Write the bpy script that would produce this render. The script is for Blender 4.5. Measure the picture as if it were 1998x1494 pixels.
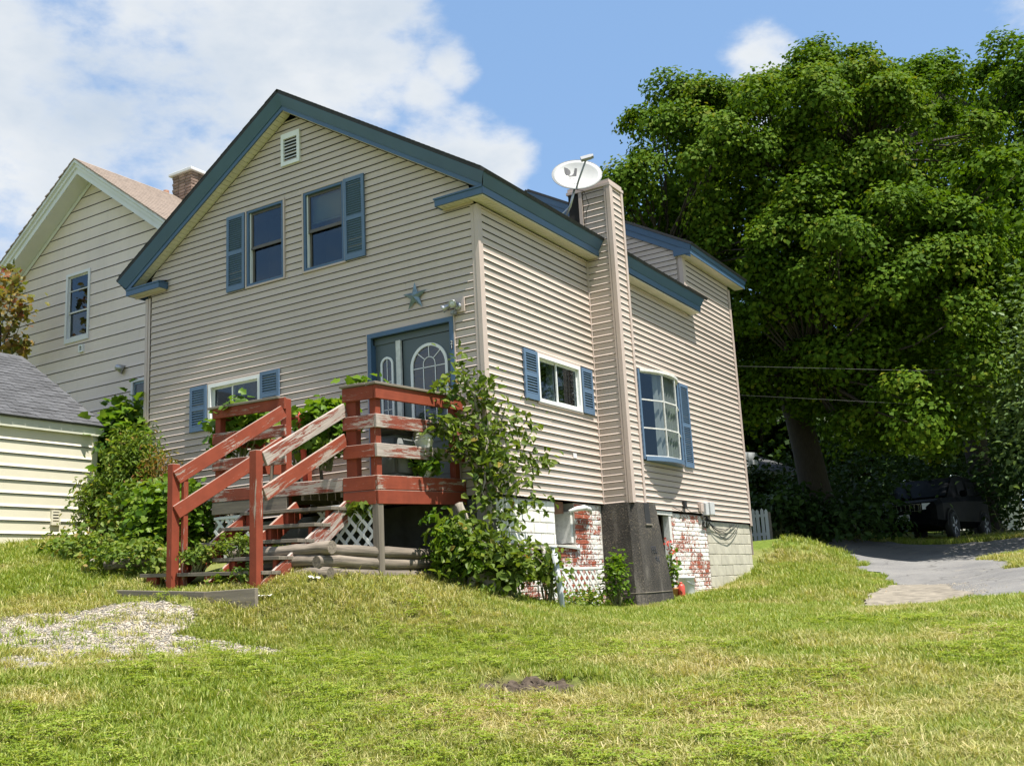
import bpy, bmesh, math, random
import numpy as np
from mathutils import Vector, Matrix, Euler

# ------------------------------------------------------------------ scene, camera, light
for o in list(bpy.data.objects): bpy.data.objects.remove(o)
SC = bpy.context.scene
COL = SC.collection
rad = math.radians
CAM = np.array([6.7649, -10.5700, 1.55])
YAW, PITCH, ROLL, FPX = rad(-31.0626), rad(11.497), rad(-3.0606), 1987.0
def _rot():
    cy, sy, cp, sp, c, s = math.cos(YAW), math.sin(YAW), math.cos(PITCH), math.sin(PITCH), math.cos(ROLL), math.sin(ROLL)
    f = np.array([sy*cp, cy*cp, sp]); r = np.array([cy, -sy, 0.0]); u = np.cross(r, f)
    return c*r + s*u, -s*r + c*u, f
RGT, UPV, FWD = _rot()
cd = bpy.data.cameras.new('camera'); cam = bpy.data.objects.new('camera', cd); COL.objects.link(cam)
cd.sensor_fit = 'HORIZONTAL'; cd.sensor_width = 36.0; cd.lens = 36.0*FPX/1998.0
cd.clip_start = 0.1; cd.clip_end = 3000
cam.matrix_world = Matrix(((RGT[0], UPV[0], -FWD[0], CAM[0]), (RGT[1], UPV[1], -FWD[1], CAM[1]), (RGT[2], UPV[2], -FWD[2], CAM[2]), (0, 0, 0, 1)))
SC.camera = cam

SUN_EL, SUN_OFF = rad(68.0), rad(12.0)        # elevation, turn from +x towards -y
SD = Vector((math.cos(SUN_EL)*math.cos(SUN_OFF), -math.cos(SUN_EL)*math.sin(SUN_OFF), math.sin(SUN_EL)))
sl = bpy.data.lights.new('sun', 'SUN'); sl.energy = 5.0; sl.angle = rad(0.53); sl.color = (1.0, 0.945, 0.86)
sun = bpy.data.objects.new('sun', sl); COL.objects.link(sun); sun.location = (20, -12, 40)
sun.rotation_euler = SD.to_track_quat('Z', 'Y').to_euler()
W = bpy.data.worlds.new('World'); SC.world = W; W.use_nodes = True
SC.view_settings.view_transform = 'Standard'; SC.view_settings.look = 'None'
SC.view_settings.exposure = 0.95; SC.view_settings.gamma = 1.0
SC.render.resolution_x, SC.render.resolution_y = 1024, 765

def pray(px, py): return RGT*((px-999)/FPX) - UPV*((py-747)/FPX) + FWD
def onF(px, py, y=0.0): d = pray(px, py); return CAM + d*((y-CAM[1])/d[1])
def onS(px, py, x=0.0): d = pray(px, py); return CAM + d*((x-CAM[0])/d[0])
def atd(px, py, dist): d = pray(px, py); return CAM + d*(dist/math.hypot(d[0], d[1]))

def build_world():
    nt = W.node_tree; N = nt.nodes; L = nt.links; N.clear()
    out = N.new('ShaderNodeOutputWorld'); bg = N.new('ShaderNodeBackground'); bg.inputs[1].default_value = 0.084
    sky = N.new('ShaderNodeTexSky'); sky.sky_type = 'NISHITA'; sky.sun_disc = False
    sky.sun_elevation = SUN_EL; sky.sun_rotation = math.atan2(SD.x, SD.y)
    sky.air_density = 1.0; sky.dust_density = 0.6; sky.ozone_density = 1.6
    tc = N.new('ShaderNodeTexCoord')
    def noise(scale, detail, rough, off=(0, 0, 0), sc=(1, 1, 1.9)):
        mp = N.new('ShaderNodeMapping'); mp.inputs['Location'].default_value = off; mp.inputs['Scale'].default_value = sc
        L.new(tc.outputs['Generated'], mp.inputs[0])
        n = N.new('ShaderNodeTexNoise'); n.inputs['Scale'].default_value = scale; n.inputs['Detail'].default_value = detail; n.inputs['Roughness'].default_value = rough
        L.new(mp.outputs[0], n.inputs['Vector']); return n.outputs['Fac']
    def math_(op, a, b=None, c=None, clamp=False):
        m = N.new('ShaderNodeMath'); m.operation = op; m.use_clamp = clamp
        for i, v in enumerate((a, b, c)):
            if v is None: continue
            if isinstance(v, (int, float)): m.inputs[i].default_value = v
            else: L.new(v, m.inputs[i])
        return m.outputs[0]
    # cumulus banks of the day: rounded banks about real directions, broken up by noise
    banks = [((330, 110), 0.150, 1.05), ((110, 170), 0.120, 1.05), ((560, 130), 0.110, 1.0), ((20, 120), .09, 1.0), ((660, 110), 0.10, .95), ((250, 225), 0.08, .65), ((30, 230), .09, .85), ((450, 50), .12, 1.0), ((830, 185), 0.034, .95), ((880, 130), .030, .95), ((885, 305), 0.050, 1.2), ((845, 270), 0.040, 1.1), ((960, 335), .046, 1.2), ((1478, 135), 0.040, 1.05), ((90, 390), 0.07, .6), ((715, 40), .065, .85), ((1500, 240), .05, .9), ((-250, 120), .2, 1), ((-420, 330), .2, .95), ((300, -260), .2, 1.0), ((1700, -520), .17, .95), ((2500, 60), .2, .95), ((2900, 300), .2, .9)]
    base = None
    for (px, py), r, w in banks:
        d = pray(px, py); d = d/np.linalg.norm(d)
        dp = N.new('ShaderNodeVectorMath'); dp.operation = 'DOT_PRODUCT'; dp.inputs[1].default_value = d
        L.new(tc.outputs['Generated'], dp.inputs[0])
        g = math_('MULTIPLY_ADD', dp.outputs['Value'], 1.0/(1-math.cos(r)), 1-1.0/(1-math.cos(r)))  # 1 at centre, 0 at rim
        g = math_('ADD', math_('MAXIMUM', g, -1.7), w-1.0)
        base = g if base is None else math_('SMOOTH_MAX', base, g, 0.25)
    far = math_('MULTIPLY_ADD', noise(2.6, 2, .5, (4.1, 1.7, 0.3)), 4.0, -1.75)     # scattered banks over the unseen sky, cover set to add fill on the front
    dcam = N.new('ShaderNodeVectorMath'); dcam.operation = 'DOT_PRODUCT'; dcam.inputs[1].default_value = (math.sin(YAW), math.cos(YAW), 0.25)
    L.new(tc.outputs['Generated'], dcam.inputs[0])
    far = math_('SUBTRACT', far, math_('MULTIPLY', math_('MULTIPLY_ADD', dcam.outputs['Value'], 5.0, -3.0, clamp=True), 4.0))
    base = math_('MAXIMUM', base, far)
    n1 = noise(5.5, 7, .58, (0.3, 0.1, 0.2)); n2 = noise(17, 6, .6, (2, 3, 1)); n3 = noise(4.0, 5, .55, (7, 2, 5))
    edge = math_('ADD', math_('MULTIPLY_ADD', n1, 3.6, -1.75), math_('MULTIPLY_ADD', n2, 1.5, -.72))
    dens = math_('ADD', base, edge)
    cov = N.new('ShaderNodeMapRange'); cov.interpolation_type = 'SMOOTHSTEP'; cov.inputs['From Min'].default_value = -0.10; cov.inputs['From Max'].default_value = 1.0
    L.new(dens, cov.inputs['Value'])
    cov2 = math_('MULTIPLY', cov.outputs[0], 0.97)
    # cloud brightness: bright rims and tops, greyer middles
    thick = N.new('ShaderNodeMapRange'); thick.inputs['From Min'].default_value = 0.5; thick.inputs['From Max'].default_value = 1.9
    thick.inputs['To Min'].default_value = 1.0; thick.inputs['To Max'].default_value = 0.55; L.new(dens, thick.inputs['Value'])
    br = math_('MULTIPLY', thick.outputs[0], math_('MULTIPLY_ADD', n3, 1.7, 0.12))
    cc = N.new('ShaderNodeMix'); cc.data_type = 'RGBA'; cc.blend_type = 'MIX'
    cc.inputs['A'].default_value = (3.1, 3.8, 4.7, 1); cc.inputs['B'].default_value = (5.5, 5.65, 5.75, 1)
    L.new(math_('MULTIPLY_ADD', br, 1.45, -0.50, clamp=True), cc.inputs['Factor'])
    # clear sky a little milkier (summer haze)
    hz = N.new('ShaderNodeMix'); hz.data_type = 'RGBA'; hz.inputs['Factor'].default_value = 0.45
    hz.inputs['B'].default_value = (2.35, 4.1, 6.9, 1); L.new(sky.outputs[0], hz.inputs['A'])
    mx = N.new('ShaderNodeMix'); mx.data_type = 'RGBA'
    L.new(cov2, mx.inputs['Factor']); L.new(hz.outputs['Result'], mx.inputs['A']); L.new(cc.outputs['Result'], mx.inputs['B'])
    L.new(mx.outputs['Result'], bg.inputs[0]); L.new(bg.outputs[0], out.inputs[0])
build_world()

# ------------------------------------------------------------------ materials
MAT = {}
def nodes_of(name):
    m = bpy.data.materials.new(name); m.use_nodes = True; MAT[name] = m
    nt = m.node_tree; b = nt.nodes['Principled BSDF']; return m, nt, nt.nodes, nt.links, b
def add_noise(nt, coord, scale, detail=5, rough=.6, stretch=(1, 1, 1), off=(0, 0, 0), dist=0):
    N, L = nt.nodes, nt.links
    mp = N.new('ShaderNodeMapping'); mp.inputs['Scale'].default_value = stretch; mp.inputs['Location'].default_value = off
    if coord == 'world': L.new(N.new('ShaderNodeNewGeometry').outputs['Position'], mp.inputs[0])
    else: L.new(N.new('ShaderNodeTexCoord').outputs['Object'], mp.inputs[0])
    n = N.new('ShaderNodeTexNoise'); n.inputs['Scale'].default_value = scale; n.inputs['Detail'].default_value = detail
    n.inputs['Roughness'].default_value = rough; n.inputs['Distortion'].default_value = dist
    L.new(mp.outputs[0], n.inputs['Vector']); return n.outputs['Fac']
def ramp(nt, fac, stops, interp='LINEAR'):
    r = nt.nodes.new('ShaderNodeValToRGB'); r.color_ramp.interpolation = interp
    el = r.color_ramp.elements
    while len(el) > 1: el.remove(el[-1])
    for i, (p, c) in enumerate(stops):
        e = el[0] if i == 0 else el.new(p)
        e.position = p; e.color = (c[0], c[1], c[2], 1) if not isinstance(c, (int, float)) else (c, c, c, 1)
    nt.links.new(fac, r.inputs[0]); return r.outputs[0]
def mixc(nt, fac, a, b, blend='MIX'):
    m = nt.nodes.new('ShaderNodeMix'); m.data_type = 'RGBA'; m.blend_type = blend
    for k, v in (('Factor', fac), ('A', a), ('B', b)):
        if isinstance(v, (int, float)): m.inputs[k].default_value = v
        elif isinstance(v, (tuple, list)): m.inputs[k].default_value = (*v[:3], 1)
        else: nt.links.new(v, m.inputs[k])
    return m.outputs['Result']
def mth(nt, op, a, b=0.0, clamp=False):
    m = nt.nodes.new('ShaderNodeMath'); m.operation = op; m.use_clamp = clamp
    for i, v in enumerate((a, b)):
        if isinstance(v, (int, float)): m.inputs[i].default_value = v
        else: nt.links.new(v, m.inputs[i])
    return m.outputs[0]
def bump(nt, b, h, strength, dist=.01):
    n = nt.nodes.new('ShaderNodeBump'); n.inputs['Strength'].default_value = strength; n.inputs['Distance'].default_value = dist
    nt.links.new(h, n.inputs['Height']); nt.links.new(n.outputs[0], b.inputs['Normal'])
def objrand(nt): return nt.nodes.new('ShaderNodeObjectInfo').outputs['Random']

def simple(name, c, rough=.6, var=.12, scale=6, stretch=(1, 1, 1), coord='object', bmp=.15, metal=0, spec=.5, objvar=.0, fine=60):
    m, nt, N, L, b = nodes_of(name)
    n = add_noise(nt, coord, scale, 5, .6, stretch)
    col = ramp(nt, n, [(.25, [v*(1-var) for v in c]), (.75, [min(1, v*(1+var)) for v in c])])
    if objvar:
        k = mth(nt, 'MULTIPLY_ADD', objrand(nt), objvar*2); nt.nodes[k.node.name].inputs[2].default_value = 1-objvar
        cmb = nt.nodes.new('ShaderNodeCombineColor')
        for i in range(3): nt.links.new(k, cmb.inputs[i])
        col = mixc(nt, 1.0, col, cmb.outputs[0], 'MULTIPLY')
    L.new(col, b.inputs['Base Color']); b.inputs['Roughness'].default_value = rough; b.inputs['Metallic'].default_value = metal
    b.inputs['Specular IOR Level'].default_value = spec
    if bmp: bump(nt, b, add_noise(nt, coord, fine, 3, .6, stretch), bmp, .003)
    return m
def weathered(name, paint, bare, amount, rough=.75, stretch=(.9, 9, 9), white=None):
    """paint peeling along the board (local x) down to bare wood"""
    m, nt, N, L, b = nodes_of(name)
    g = add_noise(nt, 'object', 14, 6, .65, (.25, 6, 6), dist=.4)
    wood = ramp(nt, g, [(.3, [v*.6 for v in bare]), (.5, bare), (.75, [min(1, v*1.25) for v in bare])])
    pv = add_noise(nt, 'object', 5, 4, .6)
    pc = ramp(nt, pv, [(.2, [v*.72 for v in paint]), (.8, [v*1.18 for v in paint])])
    f1 = add_noise(nt, 'object', 11.0, 9, .80, (.22, 2.4, 2.4), dist=.5)
    f2 = add_noise(nt, 'world', 1.3, 3, .6)
    f = mth(nt, 'ADD', f1, mth(nt, 'MULTIPLY', mth(nt, 'SUBTRACT', f2, .5), .55))
    f = mth(nt, 'ADD', f, mth(nt, 'MULTIPLY', mth(nt, 'SUBTRACT', objrand(nt), .5), .10))
    mask = ramp(nt, f, [(1-amount-.012, 0.0), (1-amount+.012, 1.0)])
    geo = N.new('ShaderNodeNewGeometry'); sx = N.new('ShaderNodeSeparateXYZ'); L.new(geo.outputs['Normal'], sx.inputs[0])
    up = mth(nt, 'MULTIPLY', mth(nt, 'SUBTRACT', sx.outputs['Z'], .45, True), 3.0, True)
    upm = mth(nt, 'MULTIPLY', up, ramp(nt, f1, [(.34, 0.0), (.46, 1.0)]))
    mask = mth(nt, 'MAXIMUM', mask, upm)
    col = mixc(nt, mask, pc, wood)
    L.new(col, b.inputs['Base Color']); b.inputs['Roughness'].default_value = rough; b.inputs['Specular IOR Level'].default_value = .3
    bump(nt, b, mth(nt, 'SUBTRACT', mth(nt, 'MULTIPLY', g, .5), mth(nt, 'MULTIPLY', mask, .35)), .45, .006)
    return m

def siding_mat(name, c):
    m, nt, N, L, b = nodes_of(name)
    col = ramp(nt, add_noise(nt, 'world', .9, 4, .6), [(.3, [v*.93 for v in c]), (.7, [v*1.05 for v in c])])
    st = ramp(nt, add_noise(nt, 'world', 3.2, 5, .7, (2.4, 2.4, .14)), [(.50, 0.0), (.78, .30)])
    col = mixc(nt, st, col, [v*.72 for v in c]); gr = ramp(nt, add_noise(nt, 'world', 13, 6, .75), [(.55, 0.0), (.8, .22)])
    k = mth(nt, 'MULTIPLY', objrand(nt), .07); col = mixc(nt, k, col, (.80, .76, .70)); L.new(mixc(nt, gr, col, (.33, .31, .26)), b.inputs['Base Color'])
    b.inputs['Roughness'].default_value = .5; b.inputs['Specular IOR Level'].default_value = .4
    bump(nt, b, mth(nt, 'ADD', add_noise(nt, 'world', 1.6, 2, .5, (1, 1, 5)), mth(nt, 'MULTIPLY', add_noise(nt, 'world', 80, 3, .6, (.25, .25, 1)), .12)), .16, .02)
siding_mat('siding', (.530, .440, .380)); siding_mat('neighbor_siding', (.68, .575, .505))
simple('siding_trim', (.495, .405, .355), .5, .05, 2, coord='world', bmp=.05)
simple('sheathing_and_lip_shade', (.022, .020, .018), .9)
simple('cellar_stone', (.10, .095, .085), .9, .4, 5, coord='world', bmp=.5)
simple('soffit', (.60, .56, .45), .55, .10, 2.5, coord='world', bmp=.04)
simple('fascia_blue', (.055, .112, .195), .42, .08, 2.0, coord='world', bmp=.05)
simple('shutter_blue', (.092, .155, .245), .45, .08, 3.0, coord='world', bmp=.04)
simple('door_grey', (.085, .110, .118), .45, .06, 3, (1, 1, .3), 'world', .05)
simple('white_trim', (.74, .75, .73), .4, .04, 4, coord='world', bmp=.03)
simple('white_worn', (.60, .60, .57), .7, .25, 14, coord='world', bmp=.3)
simple('sash_bronze', (.095, .085, .068), .4, .1, 4, coord='world', bmp=.03)
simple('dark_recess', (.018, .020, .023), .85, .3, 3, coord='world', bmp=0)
simple('black_metal', (.016, .016, .018), .45, .2, 20, bmp=.05)
simple('black_rubber', (.020, .020, .021), .8, .2, 20, bmp=.1)
simple('galvanised', (.42, .43, .45), .38, .15, 18, bmp=.05, metal=.75)
simple('rust', (.19, .09, .05), .8, .35, 16, bmp=.4)
simple('shingle_grey', (.070, .072, .078), .9, .30, 30, bmp=.5, objvar=.22, fine=140)
simple('shingle_tan', (.235, .185, .150), .9, .30, 9, (1, 1, 1), 'world', .4, objvar=.25)
simple('shingle_black', (.035, .036, .04), .9, .3, 20, coord='world', bmp=.4)
simple('shed_cream', (.68, .635, .50), .5, .06, 1.5, coord='world', bmp=.08)
simple('shed_trim', (.60, .60, .50), .5, .06, 2, coord='world', bmp=.05)
simple('neighbor_trim', (.66, .66, .66), .5, .08, 1.5, coord='world', bmp=.05)
simple('brick_far', (.23, .16, .125), .9, .35, 6, bmp=.4, objvar=.3)
simple('mortar', (.42, .39, .345), .9, .15, 20, coord='world', bmp=.4)
simple('block', (.47, .445, .36), .88, .14, 5, coord='object', bmp=.4, objvar=.08)
simple('curtain', (.42, .44, .44), .9, .12, 5, (6, 6, .4), 'world', 0)
simple('blind', (.40, .46, .46), .8, .1, 4, bmp=0)
simple('star_metal', (.19, .26, .29), .42, .35, 16, bmp=.15, metal=.45)
simple('dish_white', (.43, .435, .43), .38, .08, 8, bmp=.05)
simple('dish_grey', (.25, .26, .28), .45, .1, 8, bmp=.05)
simple('ink', (.035, .037, .045), .6, .1, 8, bmp=0)
simple('clay', (.52, .24, .10), .85, .2, 12, bmp=.3)
simple('log_wood', (.180, .150, .118), .9, .75, 10, (.14, 5, 5), 'object', 1.0, objvar=.2, fine=26)
simple('plank_grey', (.175, .150, .118), .85, .35, 8, (.2, 4, 4), 'object', .6, objvar=.12, fine=40)
simple('deck_floor', (.22, .19, .155), .85, .3, 8, (.2, 4, 4), 'object', .5)
simple('bark', (.042, .034, .027), .95, .45, 9, (4, 4, .7), 'object', 1.0, fine=26)
simple('bark_pale', (.30, .265, .215), .9, .4, 12, (3, 3, .5), 'object', .8, fine=30)
simple('stem_green', (.14, .15, .055), .8, .3, 10, bmp=.2)
simple('grill_cover', (.105, .115, .112), .7, .12, 5, bmp=.1)
simple('pot_white', (.72, .72, .69), .45, .06, 8, bmp=.05)
simple('bucket_white', (.74, .75, .74), .4, .06, 10, bmp=.05)
simple('red_plastic', (.52, .075, .05), .45, .12, 10, bmp=.05)
simple('flower_red', (.62, .075, .045), .6, .2, 10, bmp=0)
simple('cable_grey', (.10, .105, .10), .6, .1, 10, bmp=0)
simple('pvc_grey', (.46, .49, .52), .45, .10, 10, bmp=.05)
simple('box_grey', (.50, .51, .51), .45, .08, 10, bmp=.05)
simple('fence_grey', (.40, .42, .45), .7, .12, 8, (1, 1, .2), 'object', .2, objvar=.1)
simple('shed_brown', (.16, .115, .08), .9, .25, 10, bmp=.3, objvar=.25)
simple('car_glass', (.008, .009, .010), .35, .1, 4, bmp=0, spec=.06)
simple('car_black', (.005, .0055, .0065), .45, .1, 4, bmp=0, spec=.03)
simple('chrome', (.62, .63, .65), .18, .05, 6, bmp=0, metal=1)
simple('lamp_glass', (.55, .58, .6), .12, .1, 9, bmp=0)
simple('plate_white', (.6, .62, .62), .5, .08, 9, bmp=0)
def asphalt():
    m, nt, N, L, b = nodes_of('asphalt')
    c = ramp(nt, add_noise(nt, 'world', .9, 5, .65), [(.3, (.115, .114, .115)), (.7, (.20, .195, .185))])
    sp = ramp(nt, add_noise(nt, 'world', 60, 3, .7), [(.5, 0.0), (.66, 1.0)]); c = mixc(nt, mth(nt, 'MULTIPLY', sp, .35), c, (.34, .33, .30))
    g = ramp(nt, add_noise(nt, 'world', 2.3, 6, .75, (1, 1, 1), (3, 1, 0)), [(.60, 0.0), (.66, .7)]); c = mixc(nt, g, c, (.30, .265, .205))
    vo = N.new('ShaderNodeTexVoronoi'); vo.feature = 'DISTANCE_TO_EDGE'; vo.inputs['Scale'].default_value = .55; geo = N.new('ShaderNodeNewGeometry')
    mp = N.new('ShaderNodeVectorMath'); mp.operation = 'ADD'; nz = N.new('ShaderNodeTexNoise'); nz.inputs['Scale'].default_value = 2.2; L.new(geo.outputs['Position'], nz.inputs['Vector']); L.new(geo.outputs['Position'], mp.inputs[0]); L.new(nz.outputs['Color'], mp.inputs[1]); L.new(mp.outputs[0], vo.inputs['Vector'])
    cr = ramp(nt, vo.outputs['Distance'], [(.003, .55), (.011, 0.0)]); L.new(mixc(nt, cr, c, (.035, .034, .03)), b.inputs['Base Color']); b.inputs['Roughness'].default_value = .92
    bump(nt, b, mth(nt, 'SUBTRACT', add_noise(nt, 'world', 70, 4, .7), cr), .7, .015)
asphalt()
simple('old_concrete', (.195, .172, .135), .92, .45, 7, coord='world', bmp=.9, fine=50)
simple('gravel_bed', (.34, .30, .235), .95, .3, 12, coord='world', bmp=.8)
simple('pebble', (.52, .475, .40), .85, .2, 20, bmp=.2)
simple('pipe_old', (.40, .37, .33), .6, .3, 14, bmp=.2)
weathered('red_board', (.245, .052, .025), (.37, .30, .25), .385)
weathered('red_worn', (.225, .055, .032), (.39, .335, .295), .50)
weathered('red_post', (.235, .048, .023), (.37, .29, .235), .33)
weathered('white_lattice', (.72, .73, .70), (.40, .38, .33), .30)

def glass_mat():
    m, nt, N, L, b = nodes_of('pane_glass')
    N.remove(b); out = N['Material Output']
    tr = N.new('ShaderNodeBsdfTransparent'); tr.inputs[0].default_value = (.62, .66, .66, 1)
    gl = N.new('ShaderNodeBsdfGlossy'); gl.inputs['Roughness'].default_value = .03; gl.inputs[0].default_value = (.62, .70, .76, 1)
    lw = N.new('ShaderNodeLayerWeight'); lw.inputs[0].default_value = .5; fac = mth(nt, 'ADD', mth(nt, 'MULTIPLY', mth(nt, 'POWER', lw.outputs['Facing'], 4.0), .80), .085)
    ms = N.new('ShaderNodeMixShader'); L.new(fac, ms.inputs[0]); L.new(tr.outputs[0], ms.inputs[1]); L.new(gl.outputs[0], ms.inputs[2]); L.new(ms.outputs[0], out.inputs[0])
    n = add_noise(nt, 'world', 1.7, 2, .5); bp = N.new('ShaderNodeBump'); bp.inputs['Strength'].default_value = .05; bp.inputs['Distance'].default_value = .02
    L.new(n, bp.inputs['Height']); L.new(bp.outputs[0], gl.inputs['Normal'])
glass_mat()

def brick_mat(name, thresh, zgrad=0):
    """red brick under flaking white paint; the flakes run on from brick to brick"""
    m, nt, N, L, b = nodes_of(name)
    r = ramp(nt, add_noise(nt, 'object', 9, 4, .6), [(.25, (.24, .062, .036)), (.75, (.36, .105, .062))])
    tint = ramp(nt, objrand(nt), [(0, (.72, .72, .72)), (1, (1.12, 1.08, 1.05))]); r = mixc(nt, 1.0, r, tint, 'MULTIPLY')
    wht = ramp(nt, add_noise(nt, 'world', 6, 4, .6), [(.2, (.66, .64, .58)), (.7, (.82, .82, .79))])
    a = add_noise(nt, 'world', 1.9, 2, .5); c = add_noise(nt, 'world', 24, 7, .78)
    f = mth(nt, 'ADD', mth(nt, 'MULTIPLY', a, .48), mth(nt, 'MULTIPLY', c, .78))
    f = mth(nt, 'ADD', f, mth(nt, 'MULTIPLY', mth(nt, 'SUBTRACT', objrand(nt), .5), .07))
    mask = ramp(nt, f, [(thresh-.012, 1.0), (thresh+.012, 0.0)])
    L.new(mixc(nt, mask, r, wht), b.inputs['Base Color']); b.inputs['Roughness'].default_value = .8; b.inputs['Specular IOR Level'].default_value = .3
    bump(nt, b, mth(nt, 'ADD', add_noise(nt, 'world', 45, 4, .6), mth(nt, 'MULTIPLY', mask, .4)), .5, .006)
brick_mat('brick_painted', .640); brick_mat('brick_worn', .55); brick_mat('stone_painted', .80)

def concrete_mat():
    m, nt, N, L, b = nodes_of('footing_concrete')
    a = ramp(nt, add_noise(nt, 'world', 1.5, 4, .65, (2.2, 2.2, .55)), [(.32, (.022, .020, .018)), (.58, (.050, .045, .039)), (.78, (.20, .18, .155))])
    s = ramp(nt, add_noise(nt, 'world', 55, 4, .75), [(.54, 0.0), (.62, 1.0)]); k = ramp(nt, add_noise(nt, 'world', 2.2, 3, .6), [(.40, .15), (.62, .85)])
    L.new(mixc(nt, mth(nt, 'MULTIPLY', s, k), a, (.25, .205, .15)), b.inputs['Base Color']); b.inputs['Roughness'].default_value = .92
    bump(nt, b, add_noise(nt, 'world', 38, 5, .7), .9, .012)
concrete_mat()

def leaf_mat(name, stops, trans=.35, rough=.45, spec=.14):
    m, nt, N, L, b = nodes_of(name)
    at = N.new('ShaderNodeAttribute'); at.attribute_name = 'var'
    col = ramp(nt, at.outputs['Fac'], stops)
    L.new(col, b.inputs['Base Color']); b.inputs['Roughness'].default_value = rough; b.inputs['Specular IOR Level'].default_value = spec
    tl = N.new('ShaderNodeBsdfTranslucent'); L.new(mixc(nt, 1.0, col, (1.25, 1.25, .45), 'MULTIPLY'), tl.inputs[0])
    ms = N.new('ShaderNodeMixShader'); ms.inputs[0].default_value = trans
    L.new(b.outputs[0], ms.inputs[1]); L.new(tl.outputs[0], ms.inputs[2]); L.new(ms.outputs[0], N['Material Output'].inputs[0])
leaf_mat('leaf_maple', [(0, (.036, .080, .006)), (.45, (.074, .138, .010)), (.8, (.124, .184, .014)), (1, (.18, .19, .018))], .30, .6, .06)
leaf_mat('leaf_maple_far', [(0, (.040, .088, .008)), (.5, (.080, .150, .012)), (1, (.135, .200, .018))], .32, .6, .06)
leaf_mat('leaf_sapling', [(0, (.045, .085, .016)), (.5, (.110, .165, .028)), (.9, (.20, .245, .045)), (1, (.26, .19, .045))], .36, .40)
leaf_mat('leaf_vine', [(0, (.045, .100, .013)), (.5, (.105, .195, .020)), (1, (.21, .29, .036))], .40, .38)
leaf_mat('leaf_weed', [(0, (.055, .105, .018)), (.5, (.130, .200, .032)), (.85, (.215, .260, .048)), (1, (.28, .20, .06))], .36)
leaf_mat('leaf_autumn', [(0, (.12, .14, .025)), (.45, (.22, .17, .04)), (.8, (.27, .12, .05)), (1, (.23, .07, .04))], .35)
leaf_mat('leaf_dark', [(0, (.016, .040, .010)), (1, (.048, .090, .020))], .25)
leaf_mat('leaf_pale', [(0, (.06, .11, .035)), (1, (.17, .24, .09))], .28)

def grass_mat():
    m, nt, N, L, b = nodes_of('grass_blade')
    at = N.new('ShaderNodeAttribute'); at.attribute_type = 'INSTANCER'; at.attribute_name = 'dry'
    av = N.new('ShaderNodeAttribute'); av.attribute_name = 'var'
    g = ramp(nt, av.outputs['Fac'], [(0, (.105, .165, .016)), (.55, (.225, .305, .036)), (1, (.37, .41, .078))])
    d = ramp(nt, av.outputs['Fac'], [(0, (.27, .245, .080)), (.5, (.48, .41, .185)), (1, (.66, .56, .32))])
    f = mth(nt, 'MULTIPLY', mth(nt, 'ADD', at.outputs['Fac'], mth(nt, 'MULTIPLY', mth(nt, 'SUBTRACT', av.outputs['Fac'], .5), .5)), 1.0, True)
    col = mixc(nt, f, g, d)
    L.new(col, b.inputs['Base Color']); b.inputs['Roughness'].default_value = .5; b.inputs['Specular IOR Level'].default_value = .3
    tl = N.new('ShaderNodeBsdfTranslucent'); L.new(mixc(nt, 1.0, col, (1.2, 1.2, .5), 'MULTIPLY'), tl.inputs[0])
    ms = N.new('ShaderNodeMixShader'); ms.inputs[0].default_value = .35
    L.new(b.outputs[0], ms.inputs[1]); L.new(tl.outputs[0], ms.inputs[2]); L.new(ms.outputs[0], N['Material Output'].inputs[0])
grass_mat()

def lawn_mat():
    m, nt, N, L, b = nodes_of('lawn_soil')
    at = N.new('ShaderNodeAttribute'); at.attribute_name = 'dry'
    ad = N.new('ShaderNodeAttribute'); ad.attribute_name = 'dirt'
    n = add_noise(nt, 'world', 14, 6, .7)
    g = ramp(nt, n, [(.3, (.075, .115, .015)), (.7, (.17, .225, .04))])
    d = ramp(nt, n, [(.3, (.20, .17, .08)), (.7, (.38, .31, .17))])
    s = ramp(nt, n, [(.3, (.045, .032, .022)), (.7, (.15, .105, .07))])
    L.new(mixc(nt, ad.outputs['Fac'], mixc(nt, at.outputs['Fac'], g, d), s), b.inputs['Base Color'])
    b.inputs['Roughness'].default_value = .95; b.inputs['Specular IOR Level'].default_value = .1
    bump(nt, b, add_noise(nt, 'world', 40, 5, .7), .8, .03)
lawn_mat()
def attr_mat(name, stops, rough=.85):
    m, nt, N, L, b = nodes_of(name)
    at = N.new('ShaderNodeAttribute'); at.attribute_type = 'INSTANCER'; at.attribute_name = 'dry'
    L.new(ramp(nt, at.outputs['Fac'], stops), b.inputs['Base Color']); b.inputs['Roughness'].default_value = rough
    bump(nt, b, add_noise(nt, 'object', 3, 4, .6), .3, .05)
attr_mat('pebble_mix', [(0, (.12, .115, .11)), (.35, (.26, .24, .205)), (.7, (.39, .36, .30)), (.9, (.36, .28, .18)), (1, (.52, .50, .45))])

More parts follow.
